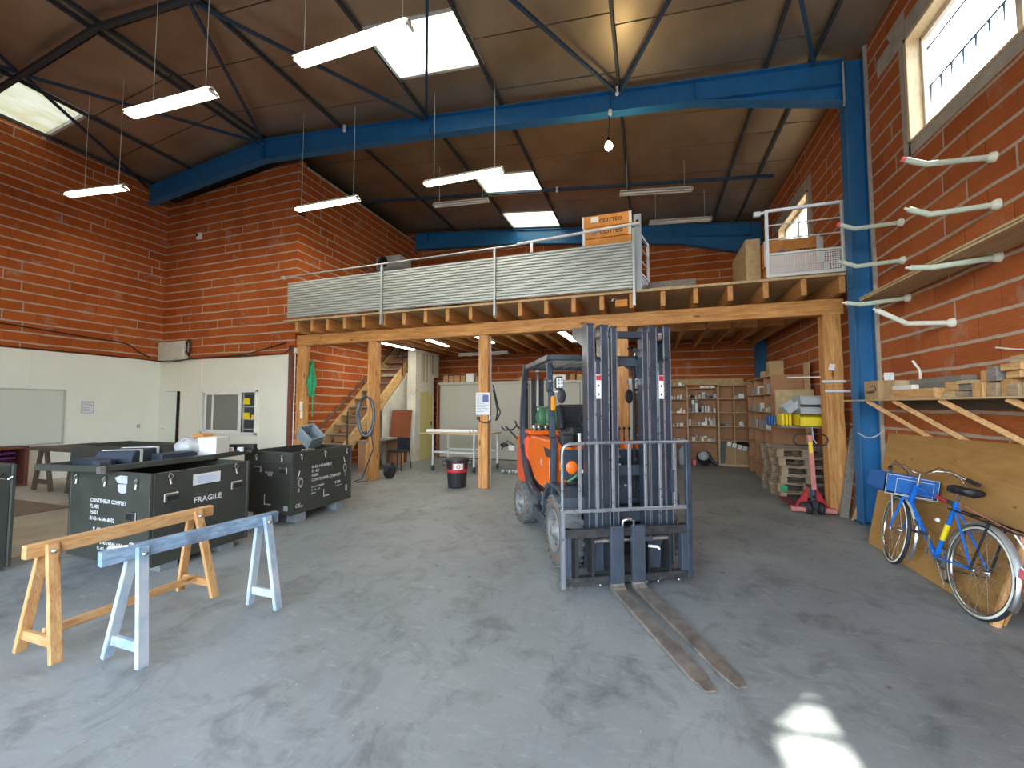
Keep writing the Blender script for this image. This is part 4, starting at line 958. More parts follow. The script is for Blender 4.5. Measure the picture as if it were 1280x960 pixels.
# exhaust stack behind the left rear leg, in its dark perforated shield
b = MB(); b.tube([(-.27,1.80,2.10),(-.255,1.88,2.10),(-.235,1.94,2.05),(-.225,1.96,1.95),(-.225,1.96,1.22)], .022, 10); P_(b, 'exhaust_pipe', 'steel')
for dx in (-.06,.06):
    b = MB(); b.box(-.225+dx-.035,1.97,1.30,-.225+dx+.03,2.0,2.0); P_(b, 'exhaust_shield', 'fl_black', bev=.004)
b = MB(); b.box(-.40,2.12,1.24,-.34,2.16,1.96); P_(b, 'rear_lamp_post', 'fl_black', bev=.006)
for z in (1.66,1.60): 
    b = MB(); b.ball((-.37,2.11,z+.28), .022, n=8); P_(b, 'rear_lamp', 'lgrey')
# ================================================================ LEFT: SAWHORSES, CRATES, BENCHES
def sawhorse(name, label, yn, yf, xn, xf, top, feet, mats, tall=.085, inner=(.24,.80), rail=True):
    """trestle: beam from (xn,yn) to (xf,yf); feet = [(xl,xr,y) near, (xl,xr,y) far]"""
    t = thing(name, label, 'trestle', ((xn+xf)/2, (yn+yf)/2, 0)); A, B = V((xn,yn,top-tall/2)), V((xf,yf,top-tall/2))
    b = MB(); b.bar(A, B, .055, tall); b.build('beam', mats[0], t, True, bev=.004)
    for i, f in enumerate(feet):
        c = A.lerp(B, inner[i]); legs = []
        for k, s in ((0,-1),(1,1)):
            ft = V((f[k], f[2], .0)); tp = V((c.x+s*.035, c.y+(-.0 if i else .0), top-.015)); 
            d = (tp-ft).normalized(); ft2 = ft + V((0,0,.022))
            b = MB(); b.bar(ft2, tp, .06, .032, up=(0,1,0) if False else (1,0,0)); b.build('leg', mats[1], t, True, bev=.004); legs.append((ft2, tp))
            b = MB(); q = ft.lerp(tp, .94); b.lathe([(.013,-.018*s),(.013,.022*s),(0,.026*s)] if s > 0 else [(.013,.018),(.013,-.022),(0,-.026)], 8, (q.x+s*.008, q.y, q.z), 'x'); b.build('bolt', M['steel'], t, True)
        m = .16; p = legs[0][0].lerp(legs[0][1], m); q = legs[1][0].lerp(legs[1][1], m)
        b = MB(); b.bar(p, q, .025, .06); b.build('foot_brace', mats[2], t, True, bev=.003)
    if rail:
        y0 = feet[0][2]; y1 = feet[1][2]; xa = (feet[0][0]+feet[0][1])/2; xb = (feet[1][0]+feet[1][1])/2
        b = MB(); b.bar((xa,y0+.02,.16),(xb,y1-.02,.16), .03, .055); b.build('long_rail', mats[0], t, True, bev=.004)
    return t
sawhorse('sawhorse', 'natural pine trestle, unpainted, left of the blue-grey one', 1.47, 2.58, -3.66, -3.62, .735,
    [(-3.86,-3.47,1.56), (-3.83,-3.42,2.49)], (M['pine_y'], M['pine_z'], M['pine_x']), inner=(.10,.88))
t = sawhorse('sawhorse', 'blue-grey paint-worn trestle in front of the green crate', 1.545, 2.60, -3.07, -2.90, .738,
    [(-3.25,-2.92,1.70), (-3.04,-2.75,2.50)], (M['bluewood_y'], M['bluewood'], M['bluewood']), inner=(.17,.90), rail=False)
b = MB(); b.bar((-3.078,1.70,.742),(-3.035,1.69,.742),.012,.004); b.tube([(-3.10,1.60,.742),(-3.035,1.66,.742),(-3.03,1.68,.66)], .008, 5); b.build('string', M['foam'], t, True)
# ---- olive crates
def crate(name, label, x0, y0, x1, y1, z0, z1, skids=True, rim=True, band=None):
    t = thing(name, label, 'crate', ((x0+x1)/2, (y0+y1)/2, 0)); w = .03; zi = z0+.08
    walls = [(x0,y0,x1,y0+w),(x0,y1-w,x1,y1),(x0,y0+w,x0+w,y1-w),(x1-w,y0+w,x1,y1-w)]
    for q in walls:
        b = MB(); b.box(q[0],q[1],z0,q[2],q[3],z1); b.build('side_panel', M['olive'], t, True, bev=.006)
    b = MB(); b.box(x0+w,y0+w,z0,x1-w,y1-w,zi); b.build('crate_floor', M['olive_in'], t, True)
    for x in (x0, x1):
        for y in (y0, y1):
            b = MB(); b.box(x-.022 if x == x1 else x-.004, y-.004 if y == y0 else y-.022, z0, x+.004 if x == x1 else x+.022, y+.022 if y == y0 else y+.004, z1+.002); b.build('corner_post', M['olive'], t, True, bev=.003)
    if band:
        b = MB(); b.box(x0-.012,y0-.012,band,x1+.012,y0,band+.025); b.build('ledge', M['olive'], t, True, bev=.004)
        b = MB(); b.box(x1,y0-.012,band,x1+.012,y1,band+.025); b.build('ledge', M['olive'], t, True, bev=.004)
    if skids:
        for y in (y0+.12, y1-.30):
            b = MB(); b.box(x0+.05,y,.0,x0+.2,y+.16,z0); b.build('skid', M['darkwood'], t, True)
            b = MB(); b.box(x1-.20,y,.0,x1-.02,y+.16,z0); b.build('skid', M['greycrate'], t, True, bev=.003)
    return t
def latch(t, face, u, v, z, s=1.0):
    """toggle latch; face 'y' = front (normal -y) at y=v, x=u ; face 'x' = right (normal +x) at x=v, y=u"""
    b = MB()
    def P(a, d, h): return (u+a, v-d, z+h) if face == 'y' else (v+d, u+a, z+h)
    b.tube([P(.0,.01,.05*s), P(.022*s,.02,.025*s), P(.0,.025,-.01*s), P(-.022*s,.02,.025*s), P(.0,.01,.05*s)], .006, 5)
    b.tube([P(0,.012,-.005*s), P(.006,.02,-.055*s)], .010, 6); b.build('latch', M['steel'], t, True)
def handle(t, face, u, v, z):
    def P(a, d, h): return (u+a, v-d, z+h) if face == 'y' else (v+d, u+a, z+h)
    b = MB(); p, q = P(-.065,0,-.042), P(.065,.012,.042); b.box(*p, *q); h = b.build('handle_plate', M['steel'], t, True, bev=.004)
    b = MB(); p, q = P(-.055,.012,-.034), P(.055,.026,.022); b.box(*p, *q); b.build('handle_grip', M['fl_black'], h, True, bev=.006)
cx0, cx1, cy0, cy1 = -5.70, -4.46, 2.60, 3.60
t = crate('transport_crate', 'dark olive transport crate with FRAGILE stencilled on its side, behind the trestles', cx0, cy0, cx1, cy1, .07, .95)
b = MB(); yy = cy0-.006; 
for i, (s, z) in enumerate((('CONTENEUR COMPLET',.635),('FL 402',.575),('F5001',.517),('8145-14-544-8432',.457))): b.text(s, (-5.34,yy,z), (1,0,0), (0,0,1), .052)
for s, x, z, k in (('PL 402',-5.28,.36,.045),('8145-14-544-1034',-5.16,.235,.045),('PL 402 - 5001',-5.20,.18,.04)): b.text(s, (x,yy,z), (1,0,0), (0,0,1), k)
b.build('stencil', M['ink_w'], t, True)
b = MB(); b.text('FRAGILE', (cx1+.006,2.99,.595), (0,1,0), (0,0,1), .078); b.build('stencil', M['ink_w'], t, True)
b = MB(); b.box(cx1, 2.98, .775, cx1+.004, 3.26, .885); lb = b.build('label_sheet', M['paper'], t, True)
b = MB()
for k in range(6): b.box(cx1+.0045, 3.02, .79+k*.013, cx1+.005, 3.02+(.2 if k % 2 else .16), .795+k*.013)
b.build('label_print', paint('ink_lb', (.35,.5,.75), .6), lb, True)
b = MB(); b.box(cx1+.004,2.97,.765,cx1+.0045,3.27,.77); b.build('label_edge', M['ink_k'], lb, True)
b = MB(); b.prism([(-4.98,.89),(-4.90,.915),(-4.79,.915),(-4.79,.84),(-4.93,.84)], 'y', cy0-.005, cy0-.001); b.prism([(-4.93,.83),(-4.80,.835),(-4.80,.755),(-4.86,.74),(-4.92,.76)], 'y', cy0-.005, cy0-.001); b.build('torn_sticker', paint('sticker', (.50,.52,.62), .6), t, True)
for x in (-5.57,-5.11,-4.64): latch(t, 'y', x, cy0, .85, .9)
for y in (2.76, 3.43): latch(t, 'x', y, cx1, .885, 1.0); handle(t, 'x', y+.02, cx1, .70)
handle(t, 'y', -4.70, cy0, .54)
b = MB(); b.lathe([(.010,0),(.010,.006)], 8, (cx1,3.12,.70), 'x'); b.build('rivet', M['steel'], t, True)
# second crate
dx0, dx1, dy0, dy1 = -5.42, -4.56, 4.30, 5.46
t = crate('transport_crate', 'olive crate with CE mark and white stencils, nearest the timber post', dx0, dy0, dx1, dy1, .12, .96, band=.80)
xx = dx1+.006; b = MB()
for s, z, k in (('8145-14-5609857',.705,.054),('FL 421',.645,.054),('F6001',.585,.054),('CONTENEUR COMPLET',.520,.054),('8145-14-5609857',.43,.034),('PL 421 - 60',.385,.034),('F6001',.340,.034)): b.text(s, (xx,4.64 if k > .04 else 4.64,z), (0,1,0), (0,0,1), k)
b.text('CE', (xx,4.37,.21), (0,1,0), (0,0,1), .07); b.text('31', (xx,4.46,.20), (0,1,0), (0,0,1), .045)
b.text('2', (xx,4.405,.42), (0,1,0), (0,0,1), .06); b.text('2', (xx,5.31,.50), (0,1,0), (0,0,1), .06)
b.text('KTM', (xx,5.10,.41), (0,1,0), (0,0,1), .055); b.box(xx-.003,5.10,.37,xx,5.25,.376)
b.box(xx-.003,4.87,.26,xx,4.885,.37); b.box(xx-.003,4.87,.26,xx,4.99,.275)
b.prism([(4.39,.60),(4.405,.60),(4.44,.70),(4.425,.70)], 'x', xx-.003, xx); b.prism([(5.30,.71),(5.315,.71),(5.285,.79),(5.27,.79)], 'x', xx-.003, xx)
b.box(xx-.003,5.33,.26,xx,5.36,.35)
for c in ((4.45,.54),(5.31,.62)):
    for r in (.035,.05): 
        vs = []; n = 16
        for q in (r, r+.007): vs += [(xx, c[0]+q*cos(2*pi*i/n)*.7, c[1]+q*sin(2*pi*i/n)*1.2) for i in range(n)]
        b.add(vs, [(i,(i+1)%n,n+(i+1)%n,n+i) for i in range(n)])
b.build('stencil', M['ink_w'], t, True)
b = MB(); b.text('FRAGILE', (-5.02,dy0-.006,.665), (1,0,0), (0,0,1), .038); b.box(-4.97,dy0-.006,.635,-4.95,dy0-.004,.655); b.box(-4.93,dy0-.006,.635,-4.90,dy0-.004,.65)
b.box(-5.03,dy0-.006,.24,-5.015,dy0-.004,.38); b.box(-5.03,dy0-.006,.24,-4.91,dy0-.004,.255); b.build('stencil', M['ink_w'], t, True)
for y in (4.45,4.88,5.33): latch(t, 'x', y, dx1, .885, .8)
for x in (-5.18,-4.72): latch(t, 'y', x, dy0, .885, .8); handle(t, 'y', x+.02, dy0, .72)
b = MB(); b.box(dx1-.12,dy0-.004,.18,dx1-.05,dy0-.001,.25); b.build('grey_patch', M['lgrey'], t, True)
b = MB(); b.box(dx1-.11,4.55,.958,dx1-.02,4.72,.975); b.build('rim_catch', M['steel'], t, True, bev=.004)
# third crate at the back, open
t = crate('transport_crate', 'open olive crate behind the loaded crate lid, nearest the left wall panels', -8.75, 3.98, -7.55, 4.75, .10, .97, skids=True)
# low crate at the frame edge with a bright catch
t = crate('transport_crate', 'near-black crate cut off by the left edge of the photo', -7.4, 1.55, -5.94, 2.30, .03, 1.02, skids=False)
b = MB(); b.tube([(-5.935,2.22,.94),(-5.91,2.17,.90),(-5.92,2.24,.88),(-5.91,2.27,.91)], .010, 5); b.build('catch', M['chrome'], t, True)
# ---- crate lid lying across the crates, carrying cases
t = thing('crate_lid', 'large dark crate lid laid across the top of the stencilled crate, loaded with cases', 'crate lid', (-5.05, 3.1, .955))
LZ = .957; b = MB()
q = [(-5.75,2.36),(-4.98,2.50),(-4.93,3.50),(-5.05,4.05),(-5.75,4.02)]
b.prism(q, 'z', LZ, LZ+.022); b.build('lid_panel', M['navy'], t, True)
for p, r in zip(q, q[1:]+q[:1]):
    b = MB(); b.bar((*p,LZ+.03),(*r,LZ+.03), .03, .06); b.build('rim', M['olive'], t, True, bev=.004)
for i, (x, y) in enumerate(((-5.35,2.455),(-4.97,2.55))):
    b = MB(); b.box(x-.06,y-.02,LZ+.0,x+.04,y-.004,LZ+.05) if i == 0 else b.box(-5.0,2.46,LZ-.01,-4.94,2.50,LZ+.055); b.build('rim_catch', M['foam'] if i == 0 else M['steel'], t, True)
t = thing('tool_case', 'long dark case with two white straps lying on the crate lid', 'case', (-5.45,2.95,LZ+.022))
z = LZ+.024; b = MB(); b.prism([(-5.72,z),(-5.18,z),(-5.18,z+.06),(-5.22,z+.13),(-5.68,z+.13),(-5.72,z+.06)], 'y', 2.72, 3.25); 
b = MB(); b.prism([(2.66,z),(3.22,z),(3.22,z+.07),(3.18,z+.14),(2.70,z+.14),(2.66,z+.07)], 'x', -5.55, -5.22)
b.v = [V((-5.40,2.95,0))+MX.Rotation(RD(33),3,'Z') @ (v-V((-5.385,2.94,0))) for v in b.v]
b.build('case_body', M['navy'], t, True, bev=.008)
for yk in (2.78, 3.08):
    b = MB(); b.prism([(yk,z),(yk+.045,z),(yk+.045,z+.145),(yk,z+.145)], 'x', -5.555, -5.215); b.v = [V((-5.40,2.95,0))+MX.Rotation(RD(33),3,'Z') @ (v-V((-5.385,2.94,0))) for v in b.v]
    b.build('strap', M['ink_w'], t, True)
b = MB(); b.cbox((-5.33,2.60,z+.04),(.42,.15,.08)); t2 = thing('tool_case', 'small black case at the near left corner of the crate lid', 'case', (-5.33,2.60,z)); b.build('case_body', M['navy'], t2, True, bev=.008)
b = MB(); b.cbox((-5.12,2.56,z+.035),(.10,.10,.07)); b.build('end_block', M['fl_grey'], t2, True, bev=.004)
b = MB(); b.cbox((-5.07,3.17,z+.045),(.17,.34,.09)); solo(b, 'tool_case', M['navy'], 'short dark case on the lid right of the strapped case', 'case', bev=.006)
# plastic wrapped pack
t = thing('wrapped_pack', 'white pack in crumpled clear plastic standing on the crate lid', 'pack', (-5.15,3.52,z))
b = MB(); b.cbox((-5.08,3.62,z+.115),(.22,.24,.23), MX.Rotation(RD(20),3,'Z')); b.build('white_block', M['white'], t, True, bev=.006)
b = MB(); random.seed(5); b.ball((-5.25,3.45,z+.125), .12, sq=(1.2,1.2,.85), n=18); b.v = [v+V((random.uniform(-.022,.022) for _ in range(3))) for v in b.v]
pl = NT('plastic_wrap', .12, 0, .8); pl.col((.62,.64,.66)); pl.b.inputs['Alpha'].default_value = .75; b.build('plastic_film', pl.mat, t, True)
b = MB(); b.cbox((-5.42,3.72,z+.20),(.20,.12,.10)); solo(b, 'box', M['cardorange'], 'small orange-brown box peeking over the plastic pack', 'box', loc=(-5.42,3.72,z))
t = thing('parts_tray', 'black tray of small white boxes at the far end of the crate lid', 'tray', (-5.25,3.88,z))
b = MB(); b.cbox((-5.30,3.93,z+.02),(.72,.18,.04), MX.Rotation(RD(28),3,'Z')); b.build('tray', M['black'], t, True)
b = MB(); b.cbox((-5.22,4.0,z+.07),(.5,.10,.06), MX.Rotation(RD(28),3,'Z')); b.build('tray_back', M['black'], t, True)
for i in range(3):
    b = MB(); b.cbox((-5.22+i*.105,3.80+i*.058,z+.05),(.065,.04,.055), MX.Rotation(RD(28),3,'Z')); b.build('small_box', M['ink_w'], t, True, bev=.003)
# ---- trestle bench and bin by the left wall
t = thing('work_bench', 'dark plank bench on splayed trestle legs below the whiteboard', 'bench', (-10.4,4.9,0))
b = MB(); b.box(-11.0,4.42,.76,-9.3,5.35,.82); b.build('bench_top', M['darkwood'], t, True, bev=.006)
for (xa, xb, y) in ((-11.0,-10.45,4.5),(-11.0,-10.45,5.2),(-9.95,-9.55,4.5),(-9.95,-9.55,5.2)):
    c = (xa+xb)/2
    for x in (xa, xb):
        b = MB(); b.bar((x,y,.02),(c+(x-c)*.3,y,.76), .07, .05, up=(0,1,0)); b.build('leg', M['darkwood'], t, True, bev=.004)
    b = MB(); b.bar((xa+.06,y,.18),(xb-.06,y,.18), .05, .07); b.build('stretcher', M['darkwood'], t, True)
t = thing('bin_rack', 'reddish brown open box holding folded purple sheets under the whiteboard', 'box', (-11.9,4.35,0))
for q in ((-12.2,3.4,0,-11.75,3.45,.78),(-12.2,4.66,0,-11.75,4.72,.78),(-12.2,3.4,.74,-11.75,4.72,.78),(-12.22,3.4,0,-12.19,4.72,.78),(-12.2,3.45,.02,-11.76,4.66,.06)):
    b = MB(); b.box(*q); b.build('board', M['pcopper'], t, True, bev=.004)
b = MB(); b.box(-12.1,3.6,.06,-11.80,4.45,.42); b.build('dark_insert', M['pcopper'], t, True)
for i in range(3):
    b = MB(); b.cbox((-11.92,4.0,.50+i*.07),(.30,1.1,.035), MX.Rotation(RD(3*(i-1)),3,'X')); b.build('folded_sheet', paint('purple', (.12,.03,.16), .3), t, True, bev=.01)
b = MB(); b.box(-12.24,6.0,0.006,-11.9,6.9,.08); solo(b, 'plank', M['pine_y'], 'pale plank lying on the floor along the left wall', 'plank')
# ================================================================ UNDER THE MEZZANINE
# staircase rising away from the camera against the left inner wall
t = thing('staircase', 'open wooden staircase rising along the brick wall behind the hose post', 'staircase', (-7.25, 8.9, 0))
XA, XB = -7.70, -6.86
def sy(z): return 7.30+z/.865
for x, nm in ((XA+.04,'wall_stringer'),(XB,'outer_stringer')):
    b = MB(); b.prism([(7.57,0),(7.60,0),(sy(3.46)+.24,3.46),(sy(3.46)-.14,3.46),(7.57,.36)], 'x', x-.035, x+.035); b.build(nm, M['pine_y2'] if 'pine_y2' in M else wood('stair_pine', (.50,.31,.12), (.66,.44,.20), 'y', 1.2, .6), t, True, bev=.005)
for i in range(1, 15):
    z = .20+i*.222; b = MB(); y = sy(z)-.10; b.box(XA+.075,y,z,XB-.035,y+.27,z+.035); b.build('tread', M['palletw'], t, True, bev=.003)
b = MB()
for i in range(1, 15):
    z = .20+i*.222; b.box(XA+.075,sy(z)+.155,z-.19,XB-.035,sy(z)+.17,z)
b.build('risers', M['mdf'], t, True)
b = MB(); b.tube([(XA+.10,sy(.5),.98),(XA+.10,sy(3.2),3.44)], .028, 8); b.build('wall_hand_rail', M['darkwood'], t, True)
for z in (.60, 2.55):
    b = MB(); b.tube([(XB+.05,sy(z),z-.1),(XB+.05,sy(z),z+.85 if z < 1 else z+.75)], .017, 8); b.build('baluster', M['fl_black'], t, True)
b = MB(); b.tube([(XB+.05,sy(2.3),3.0),(XB+.05,sy(2.62),3.35)], .017, 8); b.build('upper_rail', M['fl_black'], t, True)
# partition with the yellow door
b = MB(); b.box(-6.60,10.20,0,-6.34,10.40,3.21); b.box(-7.74,10.45,0,-6.60,10.55,2.55); b.prism([(9.3,.0),(10.5,.0),(10.5,2.55),(9.3,1.50)], 'x', -6.80, -6.78)
struct('wall_partition', b, M['plaster'])
def part2():
    b = MB(); X0 = -6.34
    b.box(X0-.10,10.40,0,X0,10.46,3.21); b.box(X0-.10,11.20,0,X0,11.25,2.46); b.box(X0-.10,10.46,1.99,X0,11.20,3.21); b.box(X0-.10,11.20,2.46,X0,11.55,3.21)
    struct('wall_partition_side', b, M['plaster'])
    b = MB(); b.box(X0-.06,10.46,0.0,X0-.01,11.20,1.99); d = struct('door_2', b, M['door_y'])
    h = MB(); h.box(X0-.01,11.06,.98,X0+.01,11.12,1.10); h.bar((X0+.03,11.09,1.05),(X0+.03,10.97,1.05),.015,.02); h.build('door_handle', M['steel'], d)
    for y in (10.50, 10.62, 10.80, 10.97, 11.12):
        b = MB(); b.box(X0,y,2.28 if y < 10.9 else 2.58,X0+.012,y+.05,3.15); tag(b.build('glue_strip', paint('glue', (.30,.24,.15), .8), None, loc=(X0,y,2.6)), 'brown glue-stained strip on the plaster above the yellow door', 'strip', 'glue strips above the yellow door')
part2()
# desk, chair, leaning boards, under the stairs
t = thing('desk', 'plain desk with a brown end panel standing beside the stair stringer', 'desk', (-6.5,9.1,0))
b = MB(); b.box(-6.76,8.25,.715,-6.20,9.50,.74); b.build('desk_top', M['greywood'], t, True, bev=.003)
b = MB(); b.box(-6.74,9.42,0,-6.22,9.445,.715); b.build('end_panel', M['mdf'], t, True)
b = MB(); b.box(-6.235,9.40,0,-6.21,9.45,.715); b.build('front_edge', M['mdf_e'], t, True)
b = MB(); b.box(-6.74,8.30,0,-6.30,8.325,.715); b.build('near_panel', M['mdf'], t, True)
b = MB(); b.box(-6.6,9.0,.741,-6.35,9.3,.75); b.build('paper', M['paper'], t, True)
t = thing('office_chair', 'black chair half hidden behind the hose post at the desk', 'chair', (-6.15,8.9,0))
b = MB(); b.box(-6.18,8.68,.43,-5.76,9.08,.48); b.build('seat', M['seat'], t, True, bev=.02)
b = MB(); b.box(-6.16,9.06,.46,-5.78,9.10,.78); b.build('backrest', M['seat'], t, True, bev=.015)
for x, y, dx, dy in ((-6.15,8.7,-.02,-.04),(-5.79,8.7,.03,-.04),(-6.15,9.06,-.02,.05),(-5.79,9.06,.03,.05)):
    b = MB(); b.tube([(x,y,.43),(x+dx,y+dy,.0)], .012, 6); b.build('leg', M['fl_black'], t, True)
b = MB(); b.add([(-6.76,9.52,0),(-6.50,10.02,0),(-6.38,10.12,1.46),(-6.66,9.58,1.46),(-6.78,9.53,0),(-6.52,10.03,0),(-6.40,10.13,1.46),(-6.68,9.59,1.46)], [(0,1,2,3),(7,6,5,4),(0,4,5,1),(1,5,6,2),(2,6,7,3),(3,7,4,0)])
solo(b, 'leaning_board', M['redboard'], 'reddish brown sheet of board leaning behind the desk', 'board')
# hose coil on the post
t = thing('hose_coil', 'coil of grey hose hanging on the second timber post', 'hose', (-5.66,7.25,.9)); random.seed(3)
for k in range(6):
    r = .20+.02*(k % 3); b = MB(); c = (-5.68+.012*(k-2), 7.24-.012*k, 1.40-.008*k)
    b.tube([(c[0]+r*.95*cos(a)*(.92+.03*k % .09), c[1]+.015*sin(3*a+k), c[2]+.40*sin(a)*(1+.02*(k % 3))) for a in [2*pi*i/28 for i in range(28)]], .012, 6, closed=True); b.build('hose_loop', M['fl_grey'] if k % 2 else M['greycrate'], t, True)
b = MB(); b.tube([(-5.55,7.23,1.02),(-5.50,7.25,.7),(-5.62,7.24,.4),(-5.75,7.22,.05),(-5.86,7.12,.015),(-5.75,7.05,.015),(-5.6,7.2,.02)], .013, 6); b.build('hose_end', M['fl_grey'], t, True)
b = MB(); b.tube([(-5.78,7.22,1.05),(-5.6,7.21,1.0),(-5.52,7.22,1.1)], .01, 6); b.build('tie', M['black'], t, True)
t = thing('cable_reel', 'small round black reel standing on the floor right of the hose post', 'reel', (-5.42,7.72,0))
b = MB(); b.lathe([(.05,-.05),(.17,-.045),(.17,-.03),(.10,-.03),(.10,.03),(.17,.03),(.17,.045),(.05,.05)], 24, (-5.42,7.72,.172), 'x'); b.build('reel', M['blackpl'], t, True)
b = MB(); b.tube([(-5.50,7.66,.30),(-5.47,7.64,.0)], .012, 6); b.build('stand', M['lgrey'], t, True)
# notice, switches on the posts
notice('safety_notice', 'printed safety notice on the middle timber post', (-3.205,7.336,1.415), (1,0,0), .29, .43, lines=12, ink='lgrey', nrm=(0,-1,0))
b = MB(); 
for x0, z0, x1, z1 in ((-3.06,1.66,-2.94,1.80),): b.box(x0,7.328,z0,x1,7.3305,z1)
for x in (-3.15,-3.02): b.box(x,7.328,1.50,x+.06,7.3305,1.515)
solo(b, 'notice_table', M['ink_b'], 'blue printed table block on the middle post notice', 'print')
t = thing('cable_clamp', 'black cable and white socket fixed across the middle post below the notice', 'socket', (-3.06,7.3,1.32))
b = MB(); b.box(-3.17,7.30,1.32,-3.12,7.339,1.38); b.build('box', M['black'], t, True)
b = MB(); b.box(-2.955,7.38,1.30,-2.93,7.46,1.40); b.build('socket', M['white'], t, True)
b = MB(); b.tube([(-3.14,7.31,1.34),(-3.10,7.30,1.28),(-2.98,7.30,1.26),(-2.935,7.33,1.28),(-2.93,7.42,1.31)], .011, 6); b.build('cable', M['black'], t, True)
t = thing('conduit', 'thin light conduit running down the right side of the middle post', 'conduit', (-2.945,7.46,0))
b = MB(); b.box(-2.958,7.47,.0,-2.945,7.50,2.95); b.build('trunking', M['lgrey'], t, True)
cable([(-2.93,7.55,2.0),(-2.85,7.6,1.6),(-2.80,7.6,1.45),(-2.88,7.58,1.3),(-2.86,7.6,1.5),(-2.93,7.56,1.9)], .014, 'black cable looped on the right of the middle post', 'rubber')
t = thing('switch_box', 'pair of white switches on the far left timber post', 'switch', (-7.63,7.33,1.25))
for z0, z1 in ((1.49,1.68),(1.30,1.47)):
    b = MB(); b.box(-7.58 if z0 > 1.4 else -7.56,7.315,z0,-7.51 if z0 > 1.4 else -7.50,7.339,z1); b.build('switch', M['white'], t, True, bev=.004)
b = MB(); b.box(-7.80,7.28,2.80,-7.70,7.338,2.92); solo(b, 'junction_box', M['white'], 'white junction box at the head of the far left post', 'junction box', bev=.004)
b = MB(); b.tube([(-7.74,7.31,2.80),(-7.745,7.31,1.5),(-7.75,7.31,.02)], .012, 6); solo(b, 'conduit', M['white'], 'white conduit running down beside the far left post', 'conduit')
t = thing('work_apron', 'green cloth hanging on the inner side of the far left post', 'cloth', (-7.5,7.52,1.3))
b = MB(); n = 10; vs = []; fs = []
for i in range(n+1):
    z = 2.66-i*.085; wv = .02+.075*min(1, i/4)+.02*sin(i*1.3)
    for k in range(6): a = k/5-.5; vs.append((-7.505+.02*cos(k*1.9+i*.5), 7.565+a*wv*2.2, z+.01*sin(k*2)))
for i in range(n):
    for k in range(5): fs.append((i*6+k, i*6+k+1, i*6+7+k, i*6+6+k))
m = len(vs); vs2 = [(x+.02,y,z) for x,y,z in vs]; b.add(vs+vs2, fs+[tuple(m+q for q in f)[::-1] for f in fs]); b.build('cloth', M['green_cl'], t, True)
b = MB(); b.tube([(-7.49,7.60,1.9),(-7.49,7.60,1.34)], .014, 6); b.build('tie_cord', M['green_cl'], t, True)
t = thing('plastic_crate', 'grey plastic crate tipped on its corner in the olive crate nearest the post', 'crate', (-5.1,5.15,.99))
R = MX.Rotation(RD(38),3,'Y') @ MX.Rotation(RD(12),3,'X'); c = V((-5.12,5.17,1.10)); b = MB()
def cb(o, s): b.cbox(c+R @ V(o), s, R)
cb((0,0,-.11),(.30,.22,.012)); cb((-.15,0,0),(.012,.22,.22)); cb((.15,0,0),(.012,.22,.22)); cb((0,-.11,0),(.30,.012,.22)); cb((0,.11,0),(.30,.012,.22)); cb((0,-.12,.10),(.33,.014,.03)); cb((-.16,0,.10),(.014,.25,.03)); cb((.16,0,.10),(.014,.25,.03))
b = MB(); 
C2 = V((-6.30,6.50,.93)); 
b.build('dummy', M['greycrate'], None) if False else None
b = MB()
for o, s in (((0,0,-.10),(.30,.24,.012)),((-.15,0,0),(.012,.24,.20)),((.15,0,0),(.012,.24,.20)),((0,-.12,0),(.30,.012,.20)),((0,.12,0),(.30,.012,.20)),((0,-.126,.10),(.33,.016,.03)),((0,.126,.10),(.33,.016,.03)),((-.158,0,.10),(.016,.26,.03)),((.158,0,.10),(.016,.26,.03)),((0,-.13,0),(.24,.010,.14))):
    b.cbox(c+R @ V(o), s, R)
b.build('crate_shell', M['greycrate'], t, True, bev=.004)
# black rubbish bin
t = thing('waste_bin', 'round ribbed black bin with a red band standing beside the middle post', 'bin', (-3.60,7.33,0))
b = MB(); n = 48; pr = [(.165,.0),(.175,.02),(.195,.30),(.21,.42),(.215,.50),(.235,.50),(.235,.53),(.205,.53),(.20,.45),(.17,.05)]
vs = []; fs = []
for j, (r, z) in enumerate(pr):
    for k in range(n): rr = r*(1+(.018 if (k//2) % 2 and j < 3 else 0)); vs.append((-3.60+rr*cos(2*pi*k/n), 7.33+rr*sin(2*pi*k/n), z))
for j in range(len(pr)-1):
    for k in range(n): l = (k+1) % n; fs.append((j*n+k,j*n+l,(j+1)*n+l,(j+1)*n+k))
fs += [tuple(range(n))[::-1], tuple((len(pr)-1)*n+k for k in range(n))]; b.add(vs, fs); b.build('bin_body', M['blackpl'], t, True)
b = MB(); b.lathe([(.202,.30),(.206,.305),(.211,.355),(.206,.36)], 36, (-3.60,7.33,0), cap=False); b.build('red_band', M['red'], t, True)
b = MB(); b.lathe([(.24,.525),(.245,.54),(.20,.565),(.06,.575),(0,.575)], 36, (-3.60,7.33,0)); b.build('bin_lid', M['blackpl'], t, True)
a0 = math.atan2(-7.33, 3.60)+RD(6)
def onbin(da, z0, z1, r, w0, name, mat):
    b = MB(); vs = []; n = 6
    for z in (z0, z1):
        for k in range(n+1): a = a0+da+(k/n-.5)*w0; vs.append((-3.60+r*cos(a), 7.33+r*sin(a), z))
    b.add(vs, [(k,k+1,n+2+k,n+1+k) for k in range(n)]); return b.build(name, M[mat], t, True)
onbin(0, .355, .485, .221, 1.15, 'red_label', 'red'); onbin(0, .365, .475, .224, .85, 'white_label', 'white')
b = MB(); R3 = []; n = 16
for q in (.026,.038): R3 += [(-3.60+.2262*cos(a0+q*cos(2*pi*i/n)/.22), 7.33+.2262*sin(a0+q*cos(2*pi*i/n)/.22), .42+q*sin(2*pi*i/n)) for i in range(n)]
